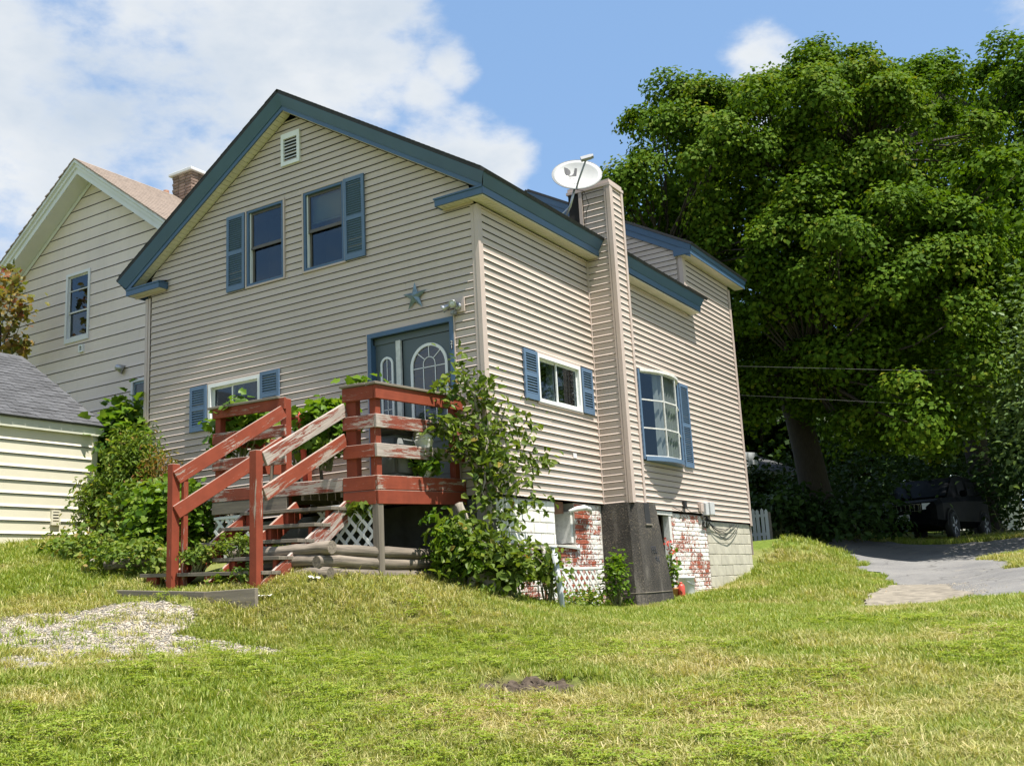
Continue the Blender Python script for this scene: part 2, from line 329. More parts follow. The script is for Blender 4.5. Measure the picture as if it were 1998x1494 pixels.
# ------------------------------------------------------------------ helpers
rng = random.Random(7); nrg = np.random.default_rng(11)
def tag(o, label=None, cat=None, group=None, kind=None):
    if label: o['label'] = label
    if cat: o['category'] = cat
    if group: o['group'] = group
    if kind: o['kind'] = kind
    return o
def thing(name, loc, label, cat, group=None):
    o = bpy.data.objects.new(name, None); COL.objects.link(o); o.location = loc; o.empty_display_size = .2
    return tag(o, label, cat, group)
def adopt(o, parent):
    if parent is not None:
        o.parent = parent
        loc = Vector((0, 0, 0)); p = parent; M = Matrix.Identity(4); chain = []
        while p is not None: chain.append(p); p = p.parent
        for q in reversed(chain): M = M @ q.matrix_parent_inverse @ q.matrix_basis
        o.matrix_parent_inverse = M.inverted()
    return o
def link(name, me, mat, parent=None):
    o = bpy.data.objects.new(name, me); COL.objects.link(o)
    if mat and not me.materials: me.materials.append(MAT[mat] if isinstance(mat, str) else mat)
    return adopt(o, parent)
def from_bm(name, bm, mat, parent=None, smooth=False):
    bmesh.ops.recalc_face_normals(bm, faces=bm.faces)
    me = bpy.data.meshes.new(name); bm.to_mesh(me); bm.free()
    if smooth: me.polygons.foreach_set('use_smooth', [True]*len(me.polygons))
    return link(name, me, mat, parent)
def from_np(name, V, Fq, mat, parent=None, var=None, smooth=False):
    """V (n,3); Fq (m,k) one polygon size; var: per-vertex float attribute"""
    me = bpy.data.meshes.new(name); V = np.asarray(V, np.float32); Fq = np.asarray(Fq, np.int32)
    me.vertices.add(len(V)); me.vertices.foreach_set('co', V.ravel())
    k = Fq.shape[1]; me.loops.add(Fq.size); me.loops.foreach_set('vertex_index', Fq.ravel())
    me.polygons.add(len(Fq)); me.polygons.foreach_set('loop_start', np.arange(0, Fq.size, k, dtype=np.int32))
    if var is not None:
        for nm, arr in (var.items() if isinstance(var, dict) else (('var', var),)):
            a = me.attributes.new(nm, 'FLOAT', 'POINT'); a.data.foreach_set('value', np.asarray(arr, np.float32))
    me.update(calc_edges=True)
    if smooth: me.polygons.foreach_set('use_smooth', np.ones(len(Fq), bool))
    return link(name, me, mat, parent)
def LF(u, v, w, y=0.0): return Vector((u, y-w, v))       # on the gable front: u = x, v = z, w outwards (-y)
def LS(u, v, w, x=0.0): return Vector((x+w, u, v))       # on the long side: u = y, v = z, w outwards (+x)
def LW(u, v, w): return Vector((u, v, w))
def bx(bm, a, b, L=LW):
    """box between two corners in a local frame"""
    u0, v0, w0 = a; u1, v1, w1 = b
    vs = [bm.verts.new(L(u, v, w)) for w in (w0, w1) for v in (v0, v1) for u in (u0, u1)]
    for f in ((0, 1, 3, 2), (4, 6, 7, 5), (0, 4, 5, 1), (2, 3, 7, 6), (0, 2, 6, 4), (1, 5, 7, 3)): bm.faces.new([vs[i] for i in f])
    return vs
def quad(bm, *pts): return bm.faces.new([bm.verts.new(p) for p in pts])
def prism(bm, poly, w0, w1, L):
    """polygon in (u, v) given thickness w0..w1"""
    a = [bm.verts.new(L(u, v, w0)) for u, v in poly]; b = [bm.verts.new(L(u, v, w1)) for u, v in poly]
    bm.faces.new(a[::-1]); bm.faces.new(b); n = len(poly)
    for i in range(n): bm.faces.new((a[i], a[(i+1) % n], b[(i+1) % n], b[i]))
def box_part(name, a, b, mat, parent, L=LW, bev=0):
    bm = bmesh.new(); bx(bm, a, b, L)
    if bev: bmesh.ops.bevel(bm, geom=bm.edges[:], offset=bev, segments=1, affect='EDGES')
    return from_bm(name, bm, mat, parent)
def basis(d, up=(0, 0, 1)):
    x = Vector(d).normalized(); z = Vector(up); z = (z - x*z.dot(x))
    z = z.normalized() if z.length > 1e-5 else x.orthogonal().normalized()
    y = z.cross(x); return x, y, z
def board(name, p0, p1, w, t, mat, parent, up=(0, 0, 1), bev=.004, warp=0):
    """board from p0 to p1 (centre line); w = size along up, t = thickness; local x runs along it"""
    p0, p1 = Vector(p0), Vector(p1); x, y, z = basis(p1-p0, up); l = (p1-p0).length
    bm = bmesh.new(); n = max(1, int(l/.25)) if warp else 1
    ring = []
    for i in range(n+1):
        u = -l/2 + l*i/n; s = warp*math.sin(math.pi*i/n)
        ring.append([bm.verts.new((u, sy*t/2, sz*w/2 - s)) for sy, sz in ((-1, -1), (1, -1), (1, 1), (-1, 1))])
    for a, b in zip(ring, ring[1:]):
        for k in range(4): bm.faces.new((a[k], a[(k+1) % 4], b[(k+1) % 4], b[k]))
    bm.faces.new(ring[0][::-1]); bm.faces.new(ring[-1])
    if bev and not warp: bmesh.ops.bevel(bm, geom=bm.edges[:], offset=min(bev, t*.3), segments=1, affect='EDGES')
    bmesh.ops.recalc_face_normals(bm, faces=bm.faces)
    me = bpy.data.meshes.new(name); bm.to_mesh(me); bm.free()
    o = bpy.data.objects.new(name, me); COL.objects.link(o); me.materials.append(MAT[mat])
    o.matrix_basis = Matrix(((x.x, y.x, z.x, 0), (x.y, y.y, z.y, 0), (x.z, y.z, z.z, 0), (0, 0, 0, 1)))
    o.location = (p0+p1)/2
    return adopt(o, parent)
def tube_bm(bm, pts, r, seg=8, caps=True):
    pts = [Vector(p) for p in pts]; rs = r if isinstance(r, (list, tuple)) else [r]*len(pts); rings = []
    prev = None
    for i, p in enumerate(pts):
        d = (pts[min(i+1, len(pts)-1)] - pts[max(i-1, 0)]).normalized()
        y = d.orthogonal().normalized() if prev is None else (prev - d*prev.dot(d)).normalized()
        prev = y; z = d.cross(y)
        rings.append([bm.verts.new(p + (y*math.cos(2*math.pi*k/seg) + z*math.sin(2*math.pi*k/seg))*rs[i]) for k in range(seg)])
    for a, b in zip(rings, rings[1:]):
        for k in range(seg): bm.faces.new((a[k], a[(k+1) % seg], b[(k+1) % seg], b[k]))
    if caps: bm.faces.new(rings[0][::-1]); bm.faces.new(rings[-1])
def tube(name, pts, r, mat, parent=None, seg=8, smooth=True):
    bm = bmesh.new(); tube_bm(bm, pts, r, seg); return from_bm(name, bm, mat, parent, smooth)
def lathe(name, prof, mat, parent=None, loc=(0, 0, 0), seg=24, smooth=True, M=None):
    bm = bmesh.new(); rings = []
    for r, z in prof:
        rings.append([bm.verts.new((max(r, 1e-4)*math.cos(2*math.pi*k/seg), max(r, 1e-4)*math.sin(2*math.pi*k/seg), z)) for k in range(seg)])
    for a, b in zip(rings, rings[1:]):
        for k in range(seg): bm.faces.new((a[k], a[(k+1) % seg], b[(k+1) % seg], b[k]))
    bm.faces.new(rings[0][::-1]); bm.faces.new(rings[-1])
    if M is not None: bm.transform(M)
    bmesh.ops.translate(bm, vec=Vector(loc), verts=bm.verts)
    return from_bm(name, bm, mat, parent, smooth)
def text(name, body, size, mat, parent, M, ext=.002, italic=0):
    c = bpy.data.curves.new(name, 'FONT'); c.body = body; c.size = size; c.extrude = ext; c.align_x = 'CENTER'; c.align_y = 'CENTER'; c.shear = italic
    f = bpy.data.objects.new(name+'_font', c); COL.objects.link(f); dg = bpy.context.evaluated_depsgraph_get(); dg.update()
    me = bpy.data.meshes.new_from_object(f.evaluated_get(dg)); bpy.data.objects.remove(f); me.materials.clear(); me.materials.append(MAT[mat])
    o = bpy.data.objects.new(name, me); COL.objects.link(o); o.matrix_basis = M
    return adopt(o, parent)
def frame_matrix(o, u, v, w):
    u, v, w = Vector(u), Vector(v), Vector(w)
    return Matrix(((u.x, v.x, w.x, o[0]), (u.y, v.y, w.y, o[1]), (u.z, v.z, w.z, o[2]), (0, 0, 0, 1)))
def copy_obj(o, parent=None, name=None):
    c = o.copy(); COL.objects.link(c)
    if name: c.name = name
    if parent is not None: c.parent = parent
    return c

# ------------------------------------------------------------------ terrain
_cp = []
for px, py, d in ((0, 1494, 6.0), (500, 1494, 5.7), (999, 1494, 5.5), (1500, 1494, 5.2), (1998, 1494, 5.0),
                  (0, 1400, 7.0), (500, 1400, 6.8), (1000, 1400, 6.6), (1500, 1400, 6.4), (1998, 1400, 6.2),
                  (0, 1310, 8.5), (500, 1300, 8.4), (1000, 1300, 8.3), (1500, 1300, 8.0), (1998, 1300, 7.8),
                  (0, 1225, 10.6), (500, 1228, 10.0), (760, 1215, 10.2), (1000, 1220, 10.4), (1500, 1225, 10.5), (1998, 1225, 10.0),
                  (960, 1172, 11.4), (1040, 1190, 12.0), (1240, 1200, 13.0), (1500, 1190, 14.0), (1640, 1195, 14.6), (1740, 1178, 15.5), (1998, 1172, 13.6),
                  (1480, 1142, 17.5), (1500, 1108, 19.5), (1600, 1112, 20.0), (1480, 1060, 24.0), (1560, 1072, 24.0), (1620, 1092, 24.5),
                  (1740, 1140, 19.0), (1998, 1120, 17.5), (1998, 1085, 21.0), (1998, 1050, 27.0), (1800, 1100, 23.5), (1800, 1060, 29.0), (1610, 1038, 28.5),
                  (1500, 1050, 31.0), (1900, 1045, 32.0), (1998, 1036, 45.0), (1600, 1030, 45.0),
                  (0, 1180, 11.6), (0, 1110, 13.6), (100, 1125, 12.8), (220, 1150, 11.9)):
    _cp.append(tuple(atd(px, py, d)))
_cp += [(6.77, -10.57, .02), (9, -15, -.3), (0, -13, .35), (13, -9, .0), (-7, -10, 1.05), (-13, -7, 1.9), (14, 0, .95), (18, 10, 1.6),
        (-.83, -3.15, 1.67), (-2.1, -3.2, 1.70), (-1.5, -3.6, 1.60), (-.38, -2.75, 1.75), (-.3, -1.2, 1.72), (-.25, -.35, 1.66), (-1.5, -1.2, 2.0), (-3.2, -2.0, 2.05),
        (.35, -.15, 1.45), (.3, 1.2, 1.28), (.6, 3.0, 1.19), (.7, 4.2, 1.23), (.1, 5.4, 1.27), (.1, 7.2, 1.24), (.15, 8.5, 1.45), (.05, 9.75, 1.72), (.1, 12, 2.35),
        (-7.2, -.3, 2.66), (-7.2, -1.8, 2.53), (-7.2, -4.5, 2.2), (-6.2, -.6, 2.6), (-4.5, -.4, 2.45), (-4, -2, 2.12), (-10, 1, 3.1), (-14, 5, 3.6), (-8, 12, 3.4), (-3, 16, 3.0), (-20, -2, 3.0), (3, 40, 3.2), (25, 30, 2.6), (-20, 40, 3.6)]
_cp = np.array(_cp)
def _tps():
    P = _cp[:, :2]; n = len(P); d = np.linalg.norm(P[:, None]-P[None], axis=2)
    K = np.where(d > 0, d*d*np.log(d+1e-12), 0) + np.eye(n)*.06
    A = np.zeros((n+3, n+3)); A[:n, :n] = K; A[:n, n] = 1; A[:n, n+1:] = P; A[n, :n] = 1; A[n+1:, :n] = P.T
    return np.linalg.solve(A, np.concatenate([_cp[:, 2], np.zeros(3)]))
_tw = _tps()
def ground(x, y):
    x = np.atleast_1d(np.asarray(x, float)); y = np.atleast_1d(np.asarray(y, float)); out = np.empty(len(x))
    for i in range(0, len(x), 20000):
        X = x[i:i+20000]; Y = y[i:i+20000]
        d = np.hypot(X[:, None]-_cp[None, :, 0], Y[:, None]-_cp[None, :, 1])
        z = (np.where(d > 0, d*d*np.log(d+1e-12), 0)@_tw[:-3]) + _tw[-3] + _tw[-2]*X + _tw[-1]*Y
        r = np.hypot(X-1, Y-6); k = np.clip((r-27)/14, 0, 1); k = k*k*(3-2*k)
        far = np.clip(1.6 + .03*Y - .012*X, -.6, 3.2)
        out[i:i+20000] = np.clip(z, -.8, 4.2)*(1-k) + far*k
    return out
def gz(x, y): return float(ground(x, y)[0])

_lat = nrg.random((64, 64))
def vnoise(x, y, s):
    x = np.asarray(x)*s + 100.3; y = np.asarray(y)*s + 57.7
    xi = np.floor(x).astype(int); yi = np.floor(y).astype(int); fx = x-xi; fy = y-yi
    fx = fx*fx*(3-2*fx); fy = fy*fy*(3-2*fy)
    g = lambda a, b: _lat[a % 64, b % 64]
    return (g(xi, yi)*(1-fx)+g(xi+1, yi)*fx)*(1-fy) + (g(xi, yi+1)*(1-fx)+g(xi+1, yi+1)*fx)*fy
def fbm(x, y, s, o=4): return sum(vnoise(x, y, s*2**k)*.5**k for k in range(o))/sum(.5**k for k in range(o))
DIRT = [(atd(1035, 1345, 7.5), .40, .44), (atd(1395, 1308, 8.0), .22, .10), (atd(845, 1400, 6.8), .06, .03)]
DRY = [(atd(960, 1405, 6.7), .95, .8), (atd(1150, 1395, 6.7), .6, .6), (atd(1370, 1310, 8.0), .9, .7), (atd(1500, 1390, 6.5), 1.2, .65), (atd(1640, 1330, 7.4), .9, .55), (atd(1850, 1380, 6.4), .8, .5), (atd(1900, 1460, 5.3), .7, .45),
       (atd(60, 1370, 7.4), .35, .7), (atd(800, 1185, 11), 1.2, .45), (atd(560, 1190, 10.8), 1.6, .40), (atd(700, 1460, 5.9), .8, .35), (atd(1300, 1470, 5.5), .9, .4), (atd(1250, 1250, 9.6), .9, .35)]
def f_dry(x, y):
    v = np.clip((fbm(x, y, .9)-.50)*2.0, 0, .45) + np.clip((fbm(x+40, y, 3.2)-.58)*1.6, 0, .35)
    for p, r, a in DRY:
        d = np.hypot(x-p[0], y-p[1])/r; v = np.maximum(v, a*np.clip(1.25-d-(fbm(x, y, 2.5)-.5)*1.6, 0, 1))
    return np.clip(v, 0, 1)
def f_dirt(x, y):
    v = np.zeros_like(np.asarray(x, float)); c, s = math.cos(YAW), -math.sin(YAW)
    for p, a, b in DIRT:
        u = (x-p[0])*c + (y-p[1])*s; w = -(x-p[0])*s + (y-p[1])*c
        v = np.maximum(v, np.clip((1.25-np.hypot(u/a, w/b)-(vnoise(x, y, 9)-.5)*1.3-(vnoise(x, y, 23)-.5)*.7)*1.6, 0, 1))
    return v
# gravel patch at the left, driveway strip at the right (outlines on the ground)
GRAV = np.array([atd(*q)[:2] for q in ((-160, 1228, 10.8), (60, 1216, 11.1), (300, 1212, 11.1), (400, 1222, 10.5), (330, 1246, 9.8), (560, 1258, 9.35), (540, 1266, 9.05), (400, 1280, 8.9), (180, 1298, 8.6), (0, 1322, 8.15), (-180, 1340, 7.9))]) if True else np.array([atd(*q)[:2] for q in ((-160, 1232, 10.4), (60, 1224, 10.7), (260, 1218, 10.9), (350, 1222, 10.6), (300, 1246, 9.7), (520, 1262, 9.25), (400, 1274, 9.0), (180, 1292, 8.75), (0, 1316, 8.3), (-180, 1335, 8.0))])
PATCH = np.array([atd(*q)[:2] for q in ((1645, 1190, 14.6), (1700, 1196, 14.3), (1800, 1186, 14.6), (1900, 1166, 15.2), (1860, 1140, 17.0), (1760, 1140, 18.4), (1722, 1160, 17.2), (1668, 1180, 15.3))])
def inside(poly, x, y, wob=0.0):
    x = np.asarray(x, float); y = np.asarray(y, float)
    if wob: x = x + (vnoise(x, y, 2.3)-.5)*wob; y = y + (vnoise(x+9, y, 2.3)-.5)*wob
    r = np.zeros(x.shape, bool); n = len(poly)
    for i in range(n):
        x0, y0 = poly[i]; x1, y1 = poly[(i+1) % n]
        c = ((y0 > y) != (y1 > y)); r ^= c & (x < (x1-x0)*(y-y0)/((y1-y0) if y1 != y0 else 1e-9) + x0)
    return r
DRV_L = [(1640, 1096, 24.0), (1668, 1112, 21.5), (1712, 1132, 19.4), (1765, 1150, 17.6), (1830, 1160, 16.2), (1940, 1170, 14.6), (2100, 1176, 13.2), (2500, 1200, 11)]
DRV_R = [(1606, 1084, 27.0), (1680, 1074, 28.0), (1800, 1064, 28.0), (1900, 1058, 27.5), (2010, 1052, 27.0), (2130, 1050, 26.6), (2300, 1050, 26.0), (2700, 1060, 24)]
drvL = np.array([atd(*q)[:2] for q in DRV_L]); drvR = np.array([atd(*q)[:2] for q in DRV_R])
DRIVE = np.concatenate([drvL, drvR[::-1]])
ISLE = np.array([atd(*q)[:2] for q in ((1895, 1080, 22.3), (1960, 1072, 23.2), (2100, 1066, 23.6), (2160, 1090, 20), (2100, 1106, 18.4), (1998, 1104, 19.0), (1930, 1092, 20.8))])

def build_ground():
    def axis(lo, hi, st, far):
        a = list(np.arange(lo, hi+1e-6, st)); v, s = hi, st
        while v < far: s *= 1.35; v += s; a.append(v)
        v, s = lo, st; b = []
        while v > -far: s *= 1.35; v -= s; b.append(v)
        return np.array(b[::-1]+a)
    xs = axis(-9, 22, .17, 700); ys = axis(-12.5, 20, .17, 900)
    X, Y = np.meshgrid(xs, ys); x, y = X.ravel(), Y.ravel(); z = ground(x, y)
    z += np.where(np.hypot(x, y) < 30, (fbm(x, y, 1.6, 3)-.5)*.05, 0) - f_dirt(x, y)*.09
    n, mm = len(xs), len(ys); i = np.arange(n*mm).reshape(mm, n)
    Fq = np.stack([i[:-1, :-1], i[:-1, 1:], i[1:, 1:], i[1:, :-1]], -1).reshape(-1, 4)
    g = from_np('lawn', np.stack([x, y, z], 1), Fq, 'lawn_soil', None, {'dry': f_dry(x, y), 'dirt': f_dirt(x, y)}, True)
    tag(g, kind='structure')
    return g
build_ground()
def sheet(name, poly, st, mat, lift, kind='structure', wob=.0, hole=None):
    """sheet laid on the ground inside an outline"""
    x0, y0 = poly.min(0); x1, y1 = poly.max(0); xs = np.arange(x0, x1+st, st); ys = np.arange(y0, y1+st, st)
    X, Y = np.meshgrid(xs, ys); x, y = X.ravel(), Y.ravel(); ok = inside(poly, x, y, wob)
    if hole is not None: ok &= ~inside(hole, x, y, wob)
    ok = ok.reshape(X.shape)
    z = ground(x, y) + lift + np.where(np.hypot(x, y) < 30, (fbm(x, y, 1.6, 3)-.5)*.05, 0)
    n = len(xs); i = np.arange(len(x)).reshape(X.shape)
    Fq = np.stack([i[:-1, :-1], i[:-1, 1:], i[1:, 1:], i[1:, :-1]], -1).reshape(-1, 4)
    keep = ok[:-1, :-1] & ok[1:, 1:] & ok[:-1, 1:] & ok[1:, :-1]
    Fq = Fq[keep.ravel()]; used = np.unique(Fq); re = np.full(len(x), -1); re[used] = np.arange(len(used))
    return tag(from_np(name, np.stack([x, y, z], 1)[used], re[Fq], mat, None, None, True), kind=kind)
sheet('driveway', DRIVE, .10, 'asphalt', .016, wob=.5, hole=ISLE)
sheet('driveway_apron', PATCH, .05, 'old_concrete', .024, wob=.3)
sheet('gravel_path', GRAV, .05, 'gravel_bed', .012, wob=.35)

# ------------------------------------------------------------------ the house
EXP = .1016; LIP0 = 6.391
XR, SLOPE = -3.236, .62
H = thing('gabled_house', (-3.2, 4.5, 1.4), 'beige vinyl sided gabled house with blue trim and shutters and red front deck', 'house')
def lips(z0, z1):
    k = math.ceil((z0-LIP0)/EXP-1e-3); out = []
    while LIP0+k*EXP < z1-1e-3: out.append(LIP0+k*EXP); k += 1
    return out
def segs(a, b, holes, z0, z1):
    """pieces (u0, u1, z0, z1) of a course left by the openings"""
    s = [(a, b, z0, z1)]
    for h0, h1, v0, v1 in holes:
        if z1 <= v0+.004 or z0 >= v1-.004: continue
        n = []
        for p, q, c, d in s:
            if h1 <= p or h0 >= q: n.append((p, q, c, d)); continue
            if p < h0: n.append((p, h0, c, d))
            if h1 < q: n.append((h1, q, c, d))
            if v1 < d-.012: n.append((max(p, h0), min(q, h1), v1, d))
            if v0 > c+.012: n.append((max(p, h0), min(q, h1), c, v0))
        s = n
    return s
def siding(parent, L, lim, holes, z0, z1, p=.0195, e=EXP, mat='siding', lip=None, name='siding_course', sheath='sheathing_and_lip_shade', wname='front_wall', wall=None, back=True):
    """lap courses between lim(z) = (u0, u1); every run of a course is a piece of its own under the wall"""
    shb = bmesh.new(); rows = []
    zs = lips(z0, z1) if lip is None else [lip+k*e for k in range(int((z1-lip)/e)+1)]
    for z in zs:
        za, zb = z, min(z+e, z1)
        if zb-za < .02: continue
        a0, b0 = lim(za); a1, b1 = lim(zb)
        if b0-a0 < .05: continue
        if b1 < a1: a1 = b1 = (a1+b1)/2
        fl = e*.24
        runs = []
        for q0, q1, c, d in segs(a0, b0, holes, za, zb):
            u = rng.uniform(q0, q1)
            if q1-q0 > 2.2 and d-c > e*.9 and .8 < u-q0 and .8 < q1-u and rng.random() < .62: runs += [(q0, u-.0012, c, d, 0), (u+.0012, q1, c, d, .0022)]
            else: runs.append((q0, q1, c, d, 0))
        for q0, q1, c, d, jo in runs:
            if q1-q0 < .01: continue
            s0 = lambda zz: a0+(a1-a0)*(zz-za)/(zb-za) if q0 == a0 else q0
            s1_ = lambda zz: b0+(b1-b0)*(zz-za)/(zb-za) if q1 == b0 else q1
            j = .0012*math.sin(z*37+q0*5)+jo
            W_ = lambda zz: (p+j if zz <= za+.005 else (.0045+(p+j-.0045)*max(0, 1-(zz-za-.005)/fl)**1.6 if zz < za+fl else .0025+.002*(zb-zz)/(zb-za)))
            if abs(d-zb) < 1e-4 and d < z1-.02: d -= .006*e/EXP
            zz = [v for v in (za, za+.005, za+.005+fl*.28, za+.005+fl*.6, za+fl, d) if c-1e-6 <= v <= d+1e-6]
            if not zz or zz[0] > c+1e-4: zz = [c]+zz
            if zz[-1] < d-1e-4: zz = zz+[d]
            bm = bmesh.new(); prof = []
            if abs(c-za) < 1e-4: prof = [(za+fl*.95, .0005), (za+fl*.5, max(.001, W_(za+fl*.5)-.0028)), (za, p+j-.0022)]
            prof += [(v, W_(v)) for v in zz]
            A = [bm.verts.new(L(s0(v), v, w)) for v, w in prof]; B = [bm.verts.new(L(s1_(v), v, w)) for v, w in prof]
            for k in range(len(prof)-1): bm.faces.new((A[k], B[k], B[k+1], A[k+1])).material_index = 1 if (abs(c-za) < 1e-4 and k < 2) else 0  # lip underside and pocket near-black: shade of the course line painted on
            if len(prof) > 2:
                for S_ in (A, B): bm.faces.new(S_)
            if back: quad(shb, L(s0(c), c, -.004), L(s1_(c), c, -.004), L(s1_(min(d+.007, zb)), min(d+.007, zb), -.004), L(s0(min(d+.007, zb)), min(d+.007, zb), -.004))
            rows.append(bm)
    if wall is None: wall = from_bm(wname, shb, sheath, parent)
    for bm in rows: from_bm(name, bm, mat, wall).data.materials.append(MAT['sheathing_and_lip_shade'])
    return wall
WIN1 = (-4.160, -3.380, 6.205, 7.428); WIN2 = (-3.005, -2.215, 6.200, 7.422); LOWW = (-4.955, -3.870, 4.143, 4.835)
DOOR = (-1.850, -.424, 2.90, 5.066); SWIN = (1.320, 2.585, 4.050, 4.735); BOW = (4.640, 6.350, 3.560, 5.040)
def front_lim(z):
    h = (8.735 - z)/SLOPE
    return max(-6.30, XR-h), min(-.085, XR+h)
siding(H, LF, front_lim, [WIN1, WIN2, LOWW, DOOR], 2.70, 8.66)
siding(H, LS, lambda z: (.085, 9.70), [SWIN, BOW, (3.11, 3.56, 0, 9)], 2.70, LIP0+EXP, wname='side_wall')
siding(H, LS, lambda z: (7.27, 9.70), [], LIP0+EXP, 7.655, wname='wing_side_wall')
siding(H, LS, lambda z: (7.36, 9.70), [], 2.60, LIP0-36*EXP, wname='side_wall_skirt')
# rear wing gable over the main roof
YG = 7.15
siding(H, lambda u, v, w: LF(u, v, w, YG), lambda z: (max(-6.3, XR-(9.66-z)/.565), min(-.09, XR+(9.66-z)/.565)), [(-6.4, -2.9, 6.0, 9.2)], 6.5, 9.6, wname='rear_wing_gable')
def post(name, pts_lo, pts_hi): pass
def corner_post(x, y, sx, sy, z0, z1, wd=.088, pr=.024):
    bm = bmesh.new()
    # L shaped corner board with a groove: front leaf and side leaf
    for k, (a, b) in enumerate(((0, .40), (.47, 1))):
        p = pr if k == 0 else pr-.006
        bx(bm, (min(x-sx*wd*a, x-sx*wd*b) if a else min(x+sx*pr, x-sx*wd*b), y, z0), (max(x-sx*wd*a, x-sx*wd*b) if a else max(x+sx*pr, x-sx*wd*b), y+sy*p, z1))
        bx(bm, (x, min(y-sy*wd*a, y-sy*wd*b) if a else min(y, y-sy*wd*b), z0), (x+sx*p, max(y-sy*wd*a, y-sy*wd*b) if a else max(y, y-sy*wd*b), z1))
    bx(bm, (x-sx*wd, y, z0), (x-sx*.001, y+sy*.010, z1)); bx(bm, (x, y-sy*wd, z0), (x+sx*.010, y-sy*.001, z1))
    from_bm('corner_post', bm, 'siding_trim', H)
corner_post(0, 0, 1, -1, 2.68, 6.50); corner_post(-6.40, 0, -1, -1, 2.55, 6.47); corner_post(0, 9.76, 1, 1, 2.58, 7.56, .07)
corner_post(0, YG+.035, 1, -1, 6.60, 7.66, .15)
# inner corner trims, J channels
for a, b in (((3.075, 2.74, 0), (3.11, 6.50, .022)), ): box_part('inner_corner_trim', a, b, 'siding_trim', H, LS)
# hidden walls and back
bm = bmesh.new(); quad(bm, (-6.4, .01, 2), (-6.4, 9.76, 2), (-6.4, 9.76, 6.6), (-6.4, .01, 6.6)); quad(bm, (-6.4, 9.76, 2), (0, 9.76, 2), (0, 9.76, 7.6), (-6.4, 9.76, 7.6))
quad(bm, (-6.4, YG, 6.4), (-6.4, 9.76, 6.4), (-6.4, 9.76, 7.6), (-6.4, YG, 7.6)); bm.faces.new([bm.verts.new(p) for p in ((-6.4, 9.76, 7.6), (0, 9.76, 7.6), (XR, 9.76, 9.6))])
from_bm('rear_wall', bm, 'siding', H)

# main roof with shingled skin, rake and eave trim swept from measured profiles
def sweep(bm, rings):
    for a, b in zip(rings, rings[1:]):
        va = [bm.verts.new(p) for p in a]; vb = [bm.verts.new(p) for p in b]
        for k in range(len(a)-1): bm.faces.new((va[k], va[k+1], vb[k+1], vb[k]))
XE, XT = .226, .311; XEl, XTl = 2*XR-XE, 2*XR-XT; YF, YT = -.19, -.288
zs = lambda x, z0=8.741: z0 - SLOPE*abs(x-XR)
def rake_ring(x, xt): # bottom inner, bottom, fascia top, crown top, drip
    return [(x, -.165, zs(x)+.004), (x, YF, zs(x)), (x, YF, zs(x)+.068), (x, YF-.012, zs(x)+.070), (xt, YT, zs(xt)+.226), (xt, YT-.004, zs(xt)+.236)]
for nm, r0, r1 in (('rake_fascia', rake_ring(XEl, XTl), rake_ring(XR, XR)), ('rake_fascia', rake_ring(XR, XR), rake_ring(XE, XT))):
    bm = bmesh.new(); sweep(bm, [r0, r1]); from_bm(nm, bm, 'fascia_blue', H)
def eave_ring(y, yt, s=1):
    X = lambda v: v if s > 0 else 2*XR-v
    return [(X(XE-.025), y, 6.545), (X(XE), y, 6.543), (X(XE), y, 6.637), (X(XE+.010), y, 6.640), (X(XT), yt, 6.768), (X(XT+.004), yt, 6.785)]
for y0, t0, y1, t1 in ((YF, YT, 3.105, 3.105), (3.56, 3.56, 7.37, 7.37)):
    bm = bmesh.new(); sweep(bm, [eave_ring(y0, t0), eave_ring(y1, t1)])
    e = eave_ring(y1, t1); bm.faces.new([bm.verts.new(p) for p in e] + [bm.verts.new((XE-.05, y1, 6.72))])
    from_bm('eave_fascia', bm, 'fascia_blue', H)
bm = bmesh.new(); sweep(bm, [eave_ring(YF, YT, -1), eave_ring(7.15, 7.15, -1)]); from_bm('eave_fascia', bm, 'fascia_blue', H)
def roof_slab(x0, z0, x1, z1, y0, y1, t=.045):
    bm = bmesh.new(); n = Vector((-(z1-z0), 0, x1-x0)).normalized()*t
    if n.z < 0: n = -n
    a = [Vector(p) for p in ((x0, y0, z0), (x1, y0, z1), (x1, y1, z1), (x0, y1, z0))]
    v = [bm.verts.new(p) for p in a]+[bm.verts.new(p+n) for p in a]
    for f in ((0, 1, 2, 3), (7, 6, 5, 4), (0, 4, 5, 1), (1, 5, 6, 2), (2, 6, 7, 3), (3, 7, 4, 0)): bm.faces.new([v[i] for i in f])
    return bm
zt = 8.741+.238
roofR = from_bm('roof', roof_slab(XR, zt, XT+.012, zt-SLOPE*(XT+.012-XR), YT-.008, 7.5), 'shingle_black', H)
roofL = from_bm('roof', roof_slab(XR, zt, XTl-.012, zt-SLOPE*(XT+.012-XR), YT-.008, 7.5), 'shingle_black', H)
# ragged shingle ends along the rake
for k in range(46):
    for s, par in ((1, roofR), (-1, roofL)):
        d0 = k*.078; d1 = d0+.085; x0, x1 = XR+s*d0, XR+s*d1
        if d1 > 3.55: continue
        zz = lambda d: zt+.045-SLOPE*d+.004
        bm = roof_slab(x0, zz(d0)+.003, x1, zz(d1)+.007, YT-.014-.006*rng.random(), YT+.12, .008); from_bm('shingle', bm, 'shingle_black', par)
